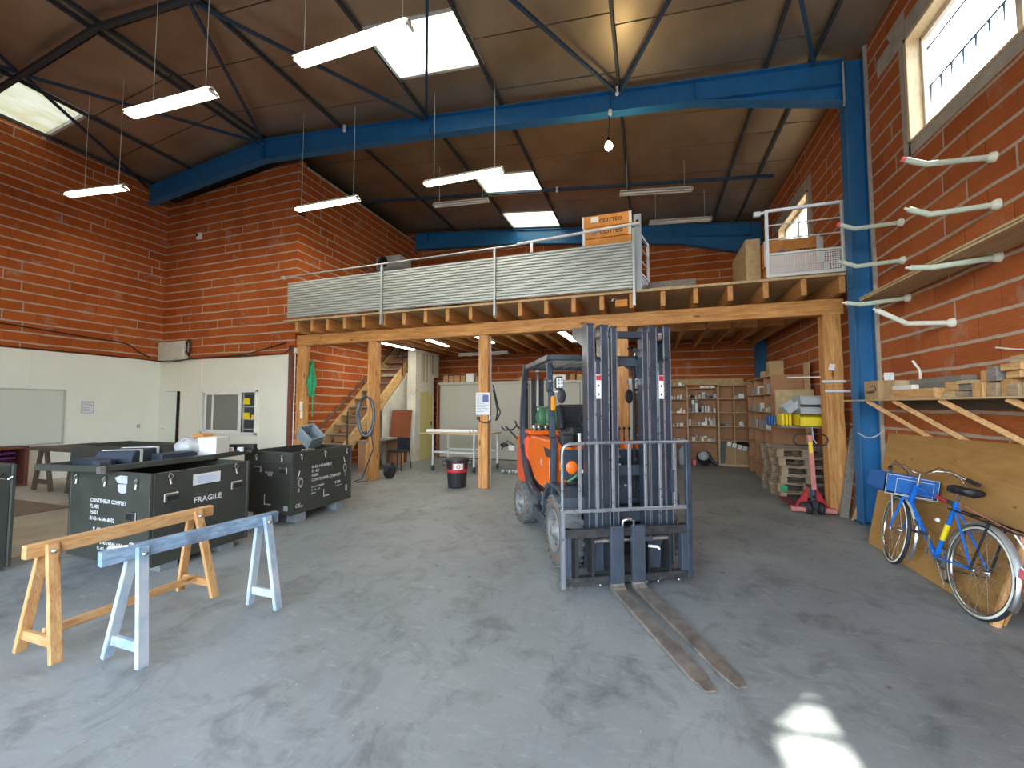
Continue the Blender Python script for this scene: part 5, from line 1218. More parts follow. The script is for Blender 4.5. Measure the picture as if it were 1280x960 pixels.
b.add(R3, [(i,(i+1)%n,n+(i+1)%n,n+i) for i in range(n)]); b.build('round_mark', M['red'], t, True)
for s in (-1, 1):
    b = MB(); a = a0+s*pi/2; c = V((-3.60+.24*cos(a), 7.33+.24*sin(a), .47)); b.tube([c+V((0,0,.04)), c+V((.05*cos(a),.05*sin(a),.03)), c+V((.05*cos(a),.05*sin(a),-.03)), c+V((-.01*cos(a),0,-.05))], .012, 6); b.build('bin_handle', M['blackpl'], t, True)
# rolling table with a rolled sheet
t = thing('rolling_table', 'pale metal rolling table behind the black bin', 'table', (-4.2,9.2,0))
X0, X1, Y0, Y1 = -5.35, -3.58, 8.85, 9.85
b = MB(); b.box(X0,Y0-.05,.90,X1,Y1,.925); b.build('table_top', M['shelfply'], t, True, bev=.003)
for x, y in ((-5.05,8.95),(-3.95,8.95),(-5.05,9.75),(-3.66,9.75)):
    b = MB(); b.box(x-.02,y-.02,.13,x+.02,y+.02,.90); b.build('leg', M['galv_w'], t, True)
    b = MB(); b.lathe([(.02,-.02),(.06,-.018),(.06,.018),(.02,.02)], 16, (x,y,.062), 'x'); b.box(x-.03,y-.03,.10,x+.03,y+.03,.135); b.build('castor', M['fl_grey'], t, True)
for p, q in (((-5.05,8.95),(-3.95,8.95)),((-3.95,8.95),(-3.66,9.75)),((-5.05,8.95),(-5.05,9.75)),((-5.05,9.75),(-3.66,9.75))):
    b = MB(); b.bar((*p,.46),(*q,.46), .03, .035); b.build('cross_rail', M['galv_w'], t, True)
b = MB(); b.tube([(-5.25,9.0,.965),(-4.1,9.0,.965)], .04, 12); b.tube([(-5.22,9.10,.965),(-4.05,9.12,.968)], .038, 12); b.tube([(-5.2,9.2,.96),(-3.98,9.22,.96)], .034, 12)
solo(b, 'rolled_sheet', M['paper'], 'roll of pale plastic sheeting lying on the rolling table', 'roll', loc=(-4.6,9.1,.926))
# grey cupboards along the back with sliding doors
t = thing('cupboard', 'long grey cupboard with sliding doors along the back wall', 'cupboard', (-3.7,11.7,0))
b = MB(); b.box(-6.18,11.28,0,-.35,11.75,2.26); b.build('carcass', paint('cab_in', (.12,.09,.08), .7), t, True)
b = MB(); b.box(-6.20,11.22,2.22,-.33,11.77,2.30); b.build('top_rail', M['cabinet'], t, True, bev=.004)
xs = [-6.13,-4.69,-3.25,-1.80,-.37]
for i in range(4):
    b = MB(); b.box(xs[i]+.01,11.235 if i % 2 else 11.255,.03,xs[i+1]-.01,11.255 if i % 2 else 11.275,2.215); b.build('sliding_door', M['cabinet'], t, True, bev=.003)
b = MB(); b.box(-6.21,11.2,0,-6.16,11.3,2.25); b.build('end_post', M['redboard'], t, True)
bx = [(-6.05,.17,.22,'card2'),(-5.86,.16,.20,'card'),(-5.68,.20,.21,'card2'),(-5.46,.16,.20,'card'),(-5.29,.27,.26,'white'),(-4.95,.12,.16,'card2'),(-3.58,.20,.12,'card'),(-2.62,.42,.16,'white'),(-2.1,.16,.18,'card2'),(-1.9,.2,.16,'card'),(-1.25,.40,.26,'card2'),(-.95,.1,.2,'card')]
nm = ['first','second','third','fourth','fifth','sixth','seventh','eighth','ninth','tenth','eleventh','twelfth']
for i, (x, w, h, m) in enumerate(bx):
    b = MB(); b.box(x,11.32,2.302,x+w-.01,11.6,2.302+h); solo(b, 'storage_box', M[m], nm[i]+' box from the left on top of the long grey cupboard', 'box', 'boxes on top of the grey cupboard', bev=.004)
# exercise bike and bits behind the forklift
t = thing('rowing_frame', 'dark tubular machine with a brown plank leaning beside the cupboard', 'machine', (-3.15,9.7,0))
b = MB(); b.bar((-3.40,9.62,1.08),(-2.55,9.62,.25), .03, .05, up=(0,1,0)); b.build('frame_tube', M['fl_black'], t, True)
b = MB(); b.bar((-3.12,9.60,1.12),(-2.45,9.60,.45), .03, .04, up=(0,1,0)); b.build('frame_tube', M['fl_black'], t, True)
b = MB(); b.bar((-3.10,9.66,.86),(-2.66,9.66,.42), .02, .24, up=(1,0,1)); b.build('brown_plank', M['cardorange'], t, True)
b = MB(); b.tube([(-3.5,9.6,1.06),(-3.42,9.6,.98),(-3.2,9.6,1.0),(-3.1,9.6,1.1)], .02, 6); b.build('handle_bar', M['fl_black'], t, True)
b = MB(); b.tube([(-3.16,9.62,1.22),(-3.1,9.62,1.1),(-3.0,9.6,1.02)], .018, 6); b.build('grip', M['fl_black'], t, True)
b = MB(); b.ball((-3.42,9.58,.62), .09, sq=(1.2,.6,.6)); b.build('saddle', M['fl_black'], t, True)
b = MB(); b.tube([(-3.5,9.6,.5),(-3.35,9.6,.72),(-3.15,9.6,.6)], .015, 6); b.build('pedal_crank', M['fl_black'], t, True)
b = MB(); b.cbox((-3.22,9.56,.55),(.14,.03,.12)); b.build('white_tag', M['white'], t, True)
b = MB(); b.bar((-2.45,9.62,.0),(-2.5,9.62,.5), .03, .04, up=(0,1,0)); b.bar((-2.7,9.62,.02),(-2.2,9.62,.02),.03,.04); b.build('foot', M['fl_black'], t, True)
t = thing('wheel_bits', 'small heap of metal fittings on the floor behind the forklift', 'fittings', (-3.12,9.2,0))
for i in range(5):
    b = MB(); b.lathe([(.02,-.02),(.045,-.015),(.045,.015),(.02,.02)], 12, (-3.3+i*.08,9.15+.03*(i % 2),.046), 'x' if i % 2 else 'y'); b.build('castor', M['galv'], t, True)
t = thing('floor_machine', 'upright black floor machine with arms standing behind the forklift mast', 'machine', (-2.25,10.4,0))
b = MB(); b.bar((-2.3,10.4,.0),(-2.3,10.4,1.5), .05, .05, up=(0,1,0)); b.build('pole', M['fl_black'], t, True)
b = MB(); b.cbox((-2.3,10.4,.12),(.5,.4,.24)); b.build('base', M['fl_black'], t, True, bev=.03)
b = MB(); b.tube([(-2.5,10.38,1.2),(-2.3,10.38,1.25),(-2.1,10.38,1.05)], .025, 6); b.build('arm', M['fl_black'], t, True)
# ---- pigeon-hole shelving on the back wall
def unit(name, label, x0, x1, z1, shelves, uprights, y0=12.12, z0=.0, back=M['mdf']):
    t = thing(name, label, 'shelf unit', ((x0+x1)/2, y0+.15, 0)); y1 = 12.44
    b = MB(); b.box(x0,y1,z0,x1,y1+.012,z1); b.build('back_panel', back, t, True)
    for x in [x0]+uprights+[x1]:
        b = MB(); b.box(x-.009,y0,z0,x+.009,y1,z1 if x in (x0,x1) else z1-.005); b.build('upright', M['mdf_e'], t, True)
    for z in shelves+[z1]:
        b = MB(); b.box(x0+.009,y0+.002,z-.009,x1-.009,y1,z+.009); b.build('shelf', M['mdf_e'], t, True)
    return t
Z4 = [.63, 1.01, 1.38, 1.76]
unit('shelf_unit', 'tall shelf unit on the back wall behind the forklift lamp', -.62, .03, 2.10, [.33,.72,1.08,1.42,1.78], [])
unit('shelf_unit', 'narrow shelf unit on the back wall just right of the middle of the mast', .06, .50, 1.72, [.63,1.0,1.36], [])
unit('shelf_unit', 'shelf unit on the back wall seen right of the mast, left of the crowded unit', .52, .98, 2.12, Z4+[.12], [])
unit('shelf_unit', 'crowded shelf unit full of small white cartons on the back wall', 1.0, 1.74, 2.06, [.62,1.04,1.40,1.78], [])
unit('shelf_unit', 'rightmost back wall unit of eight square pigeon holes', 1.76, 2.50, 2.13, [.66,1.03,1.40,1.77], [2.13])
b = MB(); b.box(.52,12.40,2.16,2.42,12.43,2.33); solo(b, 'board', M['osb'], 'long narrow board standing along the top of the back shelves', 'board')
random.seed(21)
GZ = {}
def goods(x0, x1, z, n, hmax, label, cols, grp, y=12.15, wr=(.04,.09), two=.3, row=None):
    if row is None: row = GZ.get(label, 0)
    GZ[label] = row+1
    x = x0+.02; ro = ORD[row]
    for i in range(n):
        w = random.uniform(*wr); h = random.uniform(.4, 1)*hmax
        if x+w > x1-.01: break
        m = random.choice(cols); b = MB(); yy = y+random.uniform(0, .06)
        if random.random() < .28: b.lathe([(w*.42,0),(w*.45,h*.1),(w*.45,h*.75),(w*.2,h*.9),(w*.2,h)], 10, (x+w/2, yy+w/2, z)); nm_ = 'jar'
        else: b.box(x, yy, z, x+w, yy+.09, z+h); nm_ = 'small_carton'
        solo(b, nm_, M[m], ORD[i]+' '+label+', row '+ro+' from below', 'shelf item', grp)
        if nm_ == 'small_carton' and random.random() < two:
            b = MB(); b.box(x+.004, yy+.004, z+h+.0005, x+w-.004, yy+.085, z+h+.0005+h*.5); solo(b, 'small_carton', M[random.choice(cols)], 'stacked on the '+ORD[i]+' '+label+', row '+ro+' from below', 'shelf item', grp)
        x += w+random.uniform(.003, .03)
wc = ['white','paper','white','lgrey','galv_w','card']; mc = ['white','lgrey','greycrate','blackpl','white','card2']
e = .0095
for z, n, h in ((Z4[0]+e,7,.10),(Z4[1]+e,6,.09),(Z4[2]+e,5,.09),(Z4[3]+e,7,.16),(2.12+e,5,.12)): goods(.53,.96,z,n,h,'item left of the crowded shelf unit','white' and wc,'items in the unit left of the crowded one')
for z, n, h in ((.62+e,9,.13),(1.04+e,9,.20),(1.40+e,9,.24),(1.78+e,8,.13)): goods(1.01,1.73,z,n,h,'item in the crowded back unit',wc if z < 1.3 else mc,'items in the crowded unit',two=.7)
goods(1.30,1.73,2.06+e,5,.07,'white carton atop the crowded unit',['white','paper'],'cartons on top of the crowded unit',wr=(.07,.11))
for x0, x1, z, n, h, lab in ((1.78,2.12,1.40-.37+.0+e,4,.08,'item in the left pigeon holes'),(2.14,2.49,1.77+e,2,.16,'item in the top right pigeon hole'),(2.14,2.49,1.40+e,2,.15,'item in the second right pigeon hole'),(2.14,2.49,1.03+e,4,.14,'item in the third right pigeon hole')):
    goods(x0,x1,z,n,h,lab,mc,lab.replace('item','items'),wr=(.07,.15),two=0)
for z, n, h in ((.33+e,3,.2),(.72+e,4,.1),(1.08+e,4,.13),(1.42+e,5,.2),(1.78+e,4,.15)): goods(-.60,.01,z,n,h,'item in the unit behind the lamp',mc,'items in the tall unit behind the lamp')
for z, n, h in ((.63+e,5,.09),(1.0+e,4,.14),(1.36+e,4,.22)): goods(.07,.49,z,n,h,'item in the narrow back unit',mc,'items in the narrow unit')
# things on the floor in front of the shelves
def bottle(x, y, z0, r, h, label, m1, m2, cap='white'):
    t = thing('gas_cylinder', label, 'cylinder', (x,y,z0)); b = MB(); b.lathe([(r*.8,0),(r,.03),(r,h*.45)], 20, (x,y,z0)); b.build('lower_body', M[m1], t, True)
    b = MB(); b.lathe([(r,h*.45),(r,h*.78),(r*.6,h*.93),(r*.3,h*.95),(r*.3,h),(0,h)], 20, (x,y,z0)); b.build('upper_body', M[m2], t, True)
bottle(.60,12.05,0,.10,.56,'blue and white cylinder on the floor seen through the backrest bars','gas','lgrey')
bottle(.86,12.02,.0,.13,.50,'translucent pale jerry can below the back shelves','lgrey','lgrey')
bottle(2.56,11.6,0,.125,.62,'blue gas cylinder on the floor right of the pigeon holes','gas','lgrey')
t = thing('welding_helmet_bag', 'dark rounded bag with grey panel on the floor in front of the crowded shelf', 'bag', (1.45,11.95,0))
b = MB(); b.ball((1.36,11.98,.20), .20, sq=(.9,.7,1.0), n=18); b.build('bag_body', M['blackpl'], t, True)
b = MB(); b.ball((1.34,11.90,.26), .15, sq=(.9,.6,.9), n=16); b.build('front_panel', M['lgrey'], t, True)
b = MB(); b.tube([(1.45,11.92,.28),(1.55,11.88,.12),(1.68,11.85,.05)], .04, 8); b.build('nozzle', M['blackpl'], t, True)
b = MB(); b.box(1.08,12.0,0,1.16,12.06,.14); solo(b, 'box', M['pink'], 'tiny pink box on the floor left of the dark bag', 'box')
t = thing('carton', 'flattened cardboard and black plastic in the bottom of the rightmost unit', 'cardboard', (2.1,12.1,0))
b = MB(); b.cbox((2.18,12.20,.28),(.60,.10,.50)); b.build('cardboard', M['card'], t, True)
b = MB(); b.cbox((1.84,12.16,.30),(.10,.06,.58), MX.Rotation(RD(4),3,'Y')); b.build('black_panel', M['fl_grey'], t, True)
b = MB(); b.ball((2.25,12.18,.55), .2, sq=(1.5,.4,.35), n=12); b.build('black_bag', M['blackpl'], t, True)
b = MB(); b.box(1.77,12.05,0,2.49,12.10,.06); b.build('kick_board', M['mdf_e'], t, True)
for i in range(4):
    b = MB(); b.cbox((1.98+i*.12,12.08,.58-i*.035),(.10,.05,.11), MX.Rotation(RD(12),3,'Y')); b.build('white_box', M['white'], t, True, bev=.003)
b = MB(); b.ball((-.02,12.0,.50), .12, n=14); b.box(-.06,11.95,0,.02,12.05,.4); solo(b, 'helmet', M['green_g'], 'green rounded container behind the forklift mast', 'container')
# ================================================================ RIGHT SIDE
# pallets: two stringer directions of boards and nine blocks
PW, PD, PH = .84, 1.15, .144
def pallet(name, label, loc, rz, group):
    t = thing(name, label, 'pallet', loc, rz, group)
    def prt(n, q, m): b = MB(); b.box(*q); b.build(n, M[m], t, bev=.003)
    for i in range(3): y = -PD/2+i*(PD-.10)/2; prt('bottom_board', (-PW/2,y,0,PW/2,y+.10,.02), 'palletw')
    for i in range(3):
        for k in range(3): x = -PW/2+i*(PW-.10)/2; y = -PD/2+k*(PD-.10)/2; prt('block', (x,y,.02,x+.10,y+.10,.098), 'palletw_y')
    for i in range(3): x = -PW/2+i*(PW-.10)/2; prt('cross_board', (x,-PD/2,.098,x+.10,PD/2,.118), 'palletw_y')
    for i in range(5): y = -PD/2+i*(PD-.12)/4; prt('top_board', (-PW/2,y,.118,PW/2,y+.12,.142), 'palletw')
    return t
random.seed(8)
order = ['bottom','second','third','fourth','fifth','topmost']
p0 = pallet('pallet', 'bottom wooden pallet of the stack behind the red pallet jack', (2.485,8.60,0), 0, 'stacked pallets')
for i in range(1, 6):
    dup(p0, (2.485+random.uniform(-.025,.02), 8.60+random.uniform(-.04,.03), i*PH), RD(random.uniform(-1,1)), order[i]+' pallet from the floor in the stack behind the red pallet jack' if i < 5 else 'topmost wooden pallet of the stack behind the red pallet jack', 'stacked pallets')
b = MB(); b.box(2.07,8.018,.165,2.17,8.023,.245); solo(b, 'pallet_tag', M['green_cl'], 'green paint mark on a low block at the front corner of the pallets', 'mark')
# pallet jack
t = thing('pallet_jack', 'red hand pallet jack with a loop handle in front of the pallets', 'pallet jack', (2.28,7.24,0)); jx, jy = 2.28, 7.24
for s in (-1, 1):
    b = MB(); b.box(jx+s*.10,jy+.06,.05,jx+s*.26,jy+.74,.085); b.build('fork', M['red_dk'] if 'red_dk' in M else paint('red_dark', (.16,.02,.035), .5), t, True, bev=.006)
    b = MB(); b.prism([(jx+s*.10,.02),(jx+s*.285,.02),(jx+s*.285,.085),(jx+s*.10,.085)], 'y', jy-.03, jy+.06); b.build('fork_head', M['red_pink'], t, True, bev=.006)
    b = MB(); b.bar((jx+s*.03,jy+.03,.40),(jx+s*.21,jy+.06,.07), .02, .05, up=(0,1,0)); b.build('brace', M['red'], t, True, bev=.003)
    b = MB(); b.prism([(jx+s*.04,.36),(jx+s*.17,.14),(jx+s*.06,.18)], 'y', jy+.03, jy+.06); b.build('gusset', M['red'], t, True)
    b = MB(); b.lathe([(.02,-.028),(.085,-.025),(.09,0),(.085,.025),(.02,.028)], 24, (jx+s*.075,jy-.06,.09), 'x'); w = b.build('steer_wheel', M['rubber'], t, True)
    b = MB(); b.lathe([(.045,-.030),(.045,.030)], 16, (jx+s*.075,jy-.06,.09), 'x'); b.build('hub', M['fl_grey'], w, True)
b = MB(); b.box(jx-.04,jy-.10,.08,jx+.04,jy+.04,.20); b.build('axle_block', M['fl_black'], t, True, bev=.008)
b = MB(); b.cyl((jx,jy-.02,.18),(jx,jy-.02,.42),.035,14); b.build('pump', M['fl_grey'], t, True)
b = MB(); b.box(jx-.07,jy-.03,.38,jx+.07,jy+.05,.42); b.build('pump_head', M['fl_black'], t, True, bev=.008)
b = MB(); b.bar((jx,jy-.06,.24),(jx-.03,jy-.10,.27),.02,.03); b.build('release_lever', M['fl_black'], t, True)
b = MB(); b.bar((jx,jy-.06,.36),(jx-.045,jy-.10,1.16), .06, .03, up=(0,1,0)); tl = b.build('tiller', M['red_pink'], t, True, bev=.004)
b = MB(); b.bar((jx-.038,jy-.117,.90),(jx-.045,jy-.119,1.06), .045, .004, up=(0,1,0)); b.build('yellow_decal', M['yellow'], tl, True)
b = MB(); hz, hx = 1.09, jx-.04; pts = []
for a in range(0, 181, 15): pts.append((hx+.13+.085*sin(RD(a)), jy-.11, hz+.085*cos(RD(a))))
for a in range(0, 181, 15): pts.append((hx-.13-.085*sin(RD(a)), jy-.11, hz-.085*cos(RD(a))))
b.tube(pts, .011, 8, closed=True); b.build('loop_handle', M['fl_black'], tl, True)
b = MB(); b.tube([(hx+.02,jy-.12,1.28),(hx+.035,jy-.12,1.10),(hx+.07,jy-.12,1.04)], .008, 6); b.build('trigger', M['lgrey'], tl, True)
# planks leaning by the column
pk = [((2.60,7.10,0),(2.85,7.30,1.25),.10,.03,'greywood','broad weathered plank leaning against the far right post'),((2.655,6.98,0),(2.93,7.08,.72),.02,.03,'pine_z','thin pale lath leaning in front of the weathered planks'),
      ((2.72,7.08,0),(2.94,7.2,.95),.08,.03,'darkwood','dark plank leaning between the post and the blue column'),((2.70,7.0,0),(2.90,7.16,.55),.05,.02,'lgrey','short grey metal strip leaning by the blue column'),((2.82,7.06,0),(2.96,7.2,.85),.05,.03,'redboard','reddish plank leaning nearest the blue column')]
for p, q, w, h, m, l in pk:
    b = MB(); b.bar(p, q, w, h, up=(0,1,0)); solo(b, 'leaning_plank', M[m], l, 'plank', loc=p)
# brackets: wall arms with bent foam covered tips
def W_(*p):
    """wall items were surveyed on a plane 5% further out; bring them to the wall face"""
    return V((p[0]*.952, p[1]*.952, 1.6+(p[2]-1.6)*.952))
def rbox(b, x0, y0, z0, x1, y1, z1): return b.box(*W_(x0,y0,z0), *W_(x1,y1,z1))
def arm(base, tip, bend, mat, label, pink=False):
    B, Tt, K = W_(*base), W_(*tip), W_(*bend); t = thing('wall_hook', label, 'wall bracket', B)
    b = MB(); b.tube([B, B.lerp(K,.5), K, Tt], .026, 12); b.build('foam_sleeve', M[mat], t, True)
    b = MB(); b.lathe([(.05,0),(.045,-.03),(.028,-.05)], 10, B, 'x'); b.build('wall_plug', M['foam'], t, True)
    d = (Tt-K).normalized(); b = MB(); b.cyl(Tt-d*.02, Tt+d*.035, .024 if pink else .012, 10); b.build('end_cap', M['pink'] if pink else M['foam'], t, True)
    return t
ar = [(4.95,3.92,.10,1,0,'upper near foam-covered wall arm with a pink tip, just below the big window'),(4.94,3.46,.055,0,0,'near foam-covered wall arm, second below the big window'),
      (6.415,3.93,.06,1,0,'far upper wall arm with a pink tip crossing the blue column'),(6.42,3.44,.05,0,0,'far wall arm crossing the blue column above the long board'),
      (4.96,2.97,-.03,0,0,'near wall arm holding the long board from below'),(6.36,2.94,-.01,0,0,'far wall arm holding the long board at the blue column')]
for y, z, dz, pk_, _, l in ar: arm((3.1,y,z),(2.44,y,z+dz),(2.60,y,z+dz-.075 if dz > 0 else z-.045),'mint',l,bool(pk_))
arm((3.1,5.61,2.48),(2.44,5.61,2.665),(2.70,5.61,2.50),'foam','lowest wall arm, bent upwards, below the long board')
b = MB(); rbox(b,2.70,3.1,2.99,2.94,7.0,3.012); rbox(b,2.70,3.1,3.016,2.94,7.0,3.036)
b = MB(); rbox(b,2.72,3.1,3.00,3.09,6.66,3.022); o = solo(b, 'long_board', M['shelfply'], 'lower of two long boards lying on the wall arms', 'board', loc=(2.76,4.76,2.93))
b = MB(); rbox(b,2.71,3.1,3.024,3.09,6.66,3.046); o = solo(b, 'long_board', M['shelfply'], 'upper of two long boards lying on the wall arms', 'board', loc=(2.76,4.76,2.955))
# timber shelf on diagonal struts
t = thing('wall_shelf', 'wall shelf of pale board on diagonal struts, loaded with offcuts above the bicycle', 'shelf', (2.8,5.0,1.65))
b = MB(); rbox(b,2.66,3.3,1.655,3.09,6.66,1.673); b.build('shelf_board', M['shelfply'], t, True)
b = MB(); rbox(b,2.66,6.66,1.655,2.69,7.16,1.673); b.build('shelf_tongue', M['shelfply'], t, True)
b = MB(); rbox(b,3.05,3.3,1.56,3.098,6.64,1.654); b.build('wall_batten', M['darkwood'], t, True)
for y in (6.35, 5.75, 4.95, 4.15):
    b = MB(); b.bar(W_(3.085,y-.30,1.22),W_(2.70,y+.18,1.65), .045, .04, up=(0,1,.3)); b.build('strut', M['pine_x'], t, True, bev=.003)
# load on the shelf
Z = 1.674
t = thing('amazon_box'.replace('amazon','parcel'), 'cardboard parcel box with a black arrow print at the far end of the wall shelf', 'box', (2.72,6.1,1.67))
b = MB(); rbox(b,2.70,6.26,Z,3.0,6.60,Z+.235); b.build('carton', M['card'], t, True, bev=.004)
b = MB(); b.text('amazon', W_(2.697,6.545,Z+.075), (0,-1,.03), (0,0,1), .062)
pts = [W_(2.6965, 6.40-.055*cos(a)-.04, Z+.12+.05*sin(a)) for a in [RD(100-12*k) for k in range(11)]]
b.tube(pts, .004, 4); b.tube([W_(2.6965,6.37,Z+.172), W_(2.6965,6.42,Z+.158)], .004, 4); b.build('print', M['ink_k'], t, True)
def off(x0, y0, z0, x1, y1, z1, l, m, name='timber_offcut', cat='offcut', bev=.004):
    b = MB(); rbox(b,x0,y0,z0,x1,y1,z1); return solo(b, name, M[m], l, cat, bev=bev)
off(2.76,6.02,Z,2.98,6.22,Z+.22,'plain pale box beside the parcel box on the wall shelf','osb','box','box')
off(2.78,6.28,Z+.237,2.88,6.30,Z+.33,'torn white packet standing on top of the parcel box','paper','packet','packet')
off(2.70,5.20,Z,2.80,6.00,Z+.10,'long squared pine beam along the front edge of the wall shelf','pine_y')
off(2.72,5.62,Z+.102,2.79,5.99,Z+.15,'white flat box on the squared pine beam','white','box','box')
off(2.88,5.15,Z+.0,3.0,5.98,Z+.22,'big grey weathered beam behind the squared pine beam','greywood')
off(2.74,5.0,Z,2.86,5.17,Z+.06,'thin stack of boards right of the pine beam','shelfply')
off(2.74,4.84,Z+.0,2.84,4.99,Z+.055,'low greyish strip in the middle of the wall shelf','palletw_y')
off(2.76,4.98,Z+.062,2.86,5.16,Z+.15,'brown block on the thin boards','pine_y')
off(2.76,4.80,Z+.062,2.88,4.975,Z+.12,'dark grey block behind the pale slip','greywood')
off(2.74,4.78,Z+.122,2.84,4.97,Z+.155,'pale lath on the dark grey block','shelfply')
for i, (y0, y1, z0, z1, m) in enumerate(((4.62,4.74,0,.125,'pine_z'),(4.50,4.61,0,.115,'palletw_y'),(4.38,4.49,0,.14,'pine_y'),(4.26,4.37,0,.10,'palletw_y'),(4.12,4.25,0,.10,'pine_y'),(4.58,4.70,.127,.225,'pine_z'),(4.46,4.565,.127,.25,'greywood'),(4.26,4.40,.142,.20,'pine_y'),(4.12,4.245,.102,.20,'pine_z'),(4.22,4.42,.202,.26,'pine_y'),(4.05,4.215,.202,.27,'pine_z'),(4.18,4.38,.262,.32,'shelfply'),(3.9,4.11,0,.14,'pine_y'))):
    off(2.72+.02*(i % 3), y0, Z+z0, 2.90+.015*(i % 4), y1, Z+z1, nm[min(i,11)]+' block of the heaped offcuts at the near end of the wall shelf' if i < 12 else 'last block of the heaped offcuts at the near end of the wall shelf', m)
cable([W_(3.09,5.05,2.14),W_(3.08,4.80,2.09),W_(3.085,4.6,2.07)], .008, 'short white cable lying on the brick wall above the offcuts', 'foam')
cable([W_(2.98,5.98,1.90),W_(2.97,5.96,2.0),W_(2.95,6.0,2.08),W_(2.94,6.02,2.12)], .012, 'bent pale stick standing behind the plain box on the shelf', 'foam')
cable([W_(2.66,6.74,1.23),W_(2.75,6.72,1.17),W_(2.85,6.74,1.18),W_(2.95,6.74,1.26)], .009, 'light grey cable tied round the blue column below the shelf', 'lgrey')
# plywood sheet leaning, bike in front
def sheet(q, th, label, mat, name='plywood_sheet', cat='board'):
    b = MB(); P = [V(p) for p in q]; n = (P[1]-P[0]).cross(P[3]-P[0]).normalized()*th
    b.add(P+[p+n for p in P], [(3,2,1,0),(4,5,6,7),(0,1,5,4),(1,2,6,5),(2,3,7,6),(3,0,4,7)]); return solo(b, name, mat, label, cat)
pb = [(2.40,5.90,0.0),(2.42,4.02,0.0),(2.90,3.98,1.28),(2.90,6.48,1.24)]
ply = sheet(pb, .018, 'large plywood sheet leaning on the right wall behind the blue bicycle', M['plywood'])
A, B_, D_ = V(pb[0]), V(pb[1]), V(pb[3]); uy = (V(pb[2])-B_).normalized(); ux = (B_-A).normalized(); nn = ux.cross(uy).normalized()
if nn.x > 0: nn = -nn
b = MB(); o = A+ux*1.18+uy*1.10+nn*.003; b.text('SIDES', o, -uy, ux, .10)
for q in ((-.02,-.03,.36,-.025),(-.02,.10,.36,.105),(-.02,-.03,-.015,.10),(.355,-.03,.36,.105)):
    P = [o-uy*q[0]+ux*q[1], o-uy*q[2]+ux*q[1], o-uy*q[2]+ux*q[3], o-uy*q[0]+ux*q[3]]; b.add(P, [(0,1,2,3)])
tag(b.build('board_stamp', M['pcopper'], None, loc=tuple(o)), 'dark framed stamp printed near the top of the leaning plywood', 'stamp')
b = MB(); b.bar((2.345,3.995,0),(2.55,3.98,.70), .05, .025, up=(0,1,0)); solo(b, 'leaning_plank', M['pine_z'], 'pale lath leaning at the near edge of the plywood sheet', 'plank', loc=(2.345,3.995,0))
b = MB(); b.bar((2.62,3.95,0),(2.80,3.92,.80), .10, .03, up=(0,1,0)); solo(b, 'leaning_plank', M['greywood'], 'grey plank behind the plywood at the right edge of the photo', 'plank', loc=(2.62,3.95,0))
# ---- bicycle: frame in the y-z plane, leaning towards the wall
BX = 2.30; lean = RD(9)
t = thing('bicycle', 'blue bicycle with a front crate leaning against the plywood sheet', 'bicycle', (BX,4.69,0), rot=(0,lean,0))
def bb(b, name, mat, par=None): return b.build(name, M[mat] if isinstance(mat, str) else mat, par or t)
FWy, RWy, WR = .555, -.565, .345
steer = RD(-9)
def bwheel(y, nm_, st=0.0, x=0.0):
    R = MX.Rotation(st, 3, 'Z'); c = V((x, y, WR))
    def tf(b): b.v = [c+R @ v for v in b.v]; return b
    n = 48; b = MB(); b.tube([(0,(WR-.017)*cos(2*pi*i/n),(WR-.017)*sin(2*pi*i/n)) for i in range(n)], .0175, 10, closed=True); w = bb(tf(b), nm_, 'rubber')
    for s in (-1, 1):
        b = MB(); b.lathe([(WR-.030,s*.0165),(WR-.012,s*.0175),(WR-.030,s*.019)], 48, (0,0,0), 'x', cap=False); bb(tf(b), 'cream_sidewall', 'foam', w)
    b = MB(); b.lathe([(WR-.034,-.013),(WR-.048,-.012),(WR-.052,0),(WR-.048,.012),(WR-.034,.013)], 48, (0,0,0), 'x', cap=False); bb(tf(b), 'rim', 'chrome', w)
    b = MB(); b.lathe([(.012,-.055),(.022,-.05),(.022,-.04),(.012,-.03),(.012,.03),(.022,.04),(.022,.05),(.012,.055)], 14, (0,0,0), 'x'); bb(tf(b), 'hub', 'chrome', w)
    for i in range(28):
        a = 2*pi*i/28; s = 1 if i % 2 else -1; da = .35*(1 if (i//2) % 2 else -1)
        b = MB(); b.tube([(s*.04,.02*cos(a+da),.02*sin(a+da)),(0,(WR-.05)*cos(a),(WR-.05)*sin(a))], .0016, 3); bb(tf(b), 'spoke', 'steel', w)
    return w
bwheel(FWy, 'front_wheel', steer); bwheel(RWy, 'rear_wheel')
BB = V((0,-.075,.285)); HT = V((0,.315,.845)); HB = V((0,.385,.665)); ST = V((0,-.225,.80)); SC_ = V((0,-.20,.72))
def tb(p, q, r, nm_, mat='bike_blue', n=10, par=None): b = MB(); b.tube([p, q], r, n); return bb(b, nm_, mat, par)
dt = tb(HB, BB, .019, 'down_tube'); tb(ST, BB, .017, 'seat_tube'); tt = tb(HT+V((0,0,-.03)), ST+V((0,0,-.03)), .015, 'top_tube', 'bike_blue'); tb(HT, HB, .021, 'head_tube')
tb(V((0,.02,.795)), V((0,-.13,.775)), .0175, 'red_wrap', 'red', 10, tt)
tb(BB.lerp(ST,.32), BB.lerp(ST,.60), .0195, 'yellow_band', 'yellow', 10)
tb(V((0,-.02,.80)).lerp(V((0,-.2,.772)),.6), V((0,-.215,.772)), .018, 'grey_wrap', 'fl_grey', 10, tt)
RA = V((0,RWy,WR))
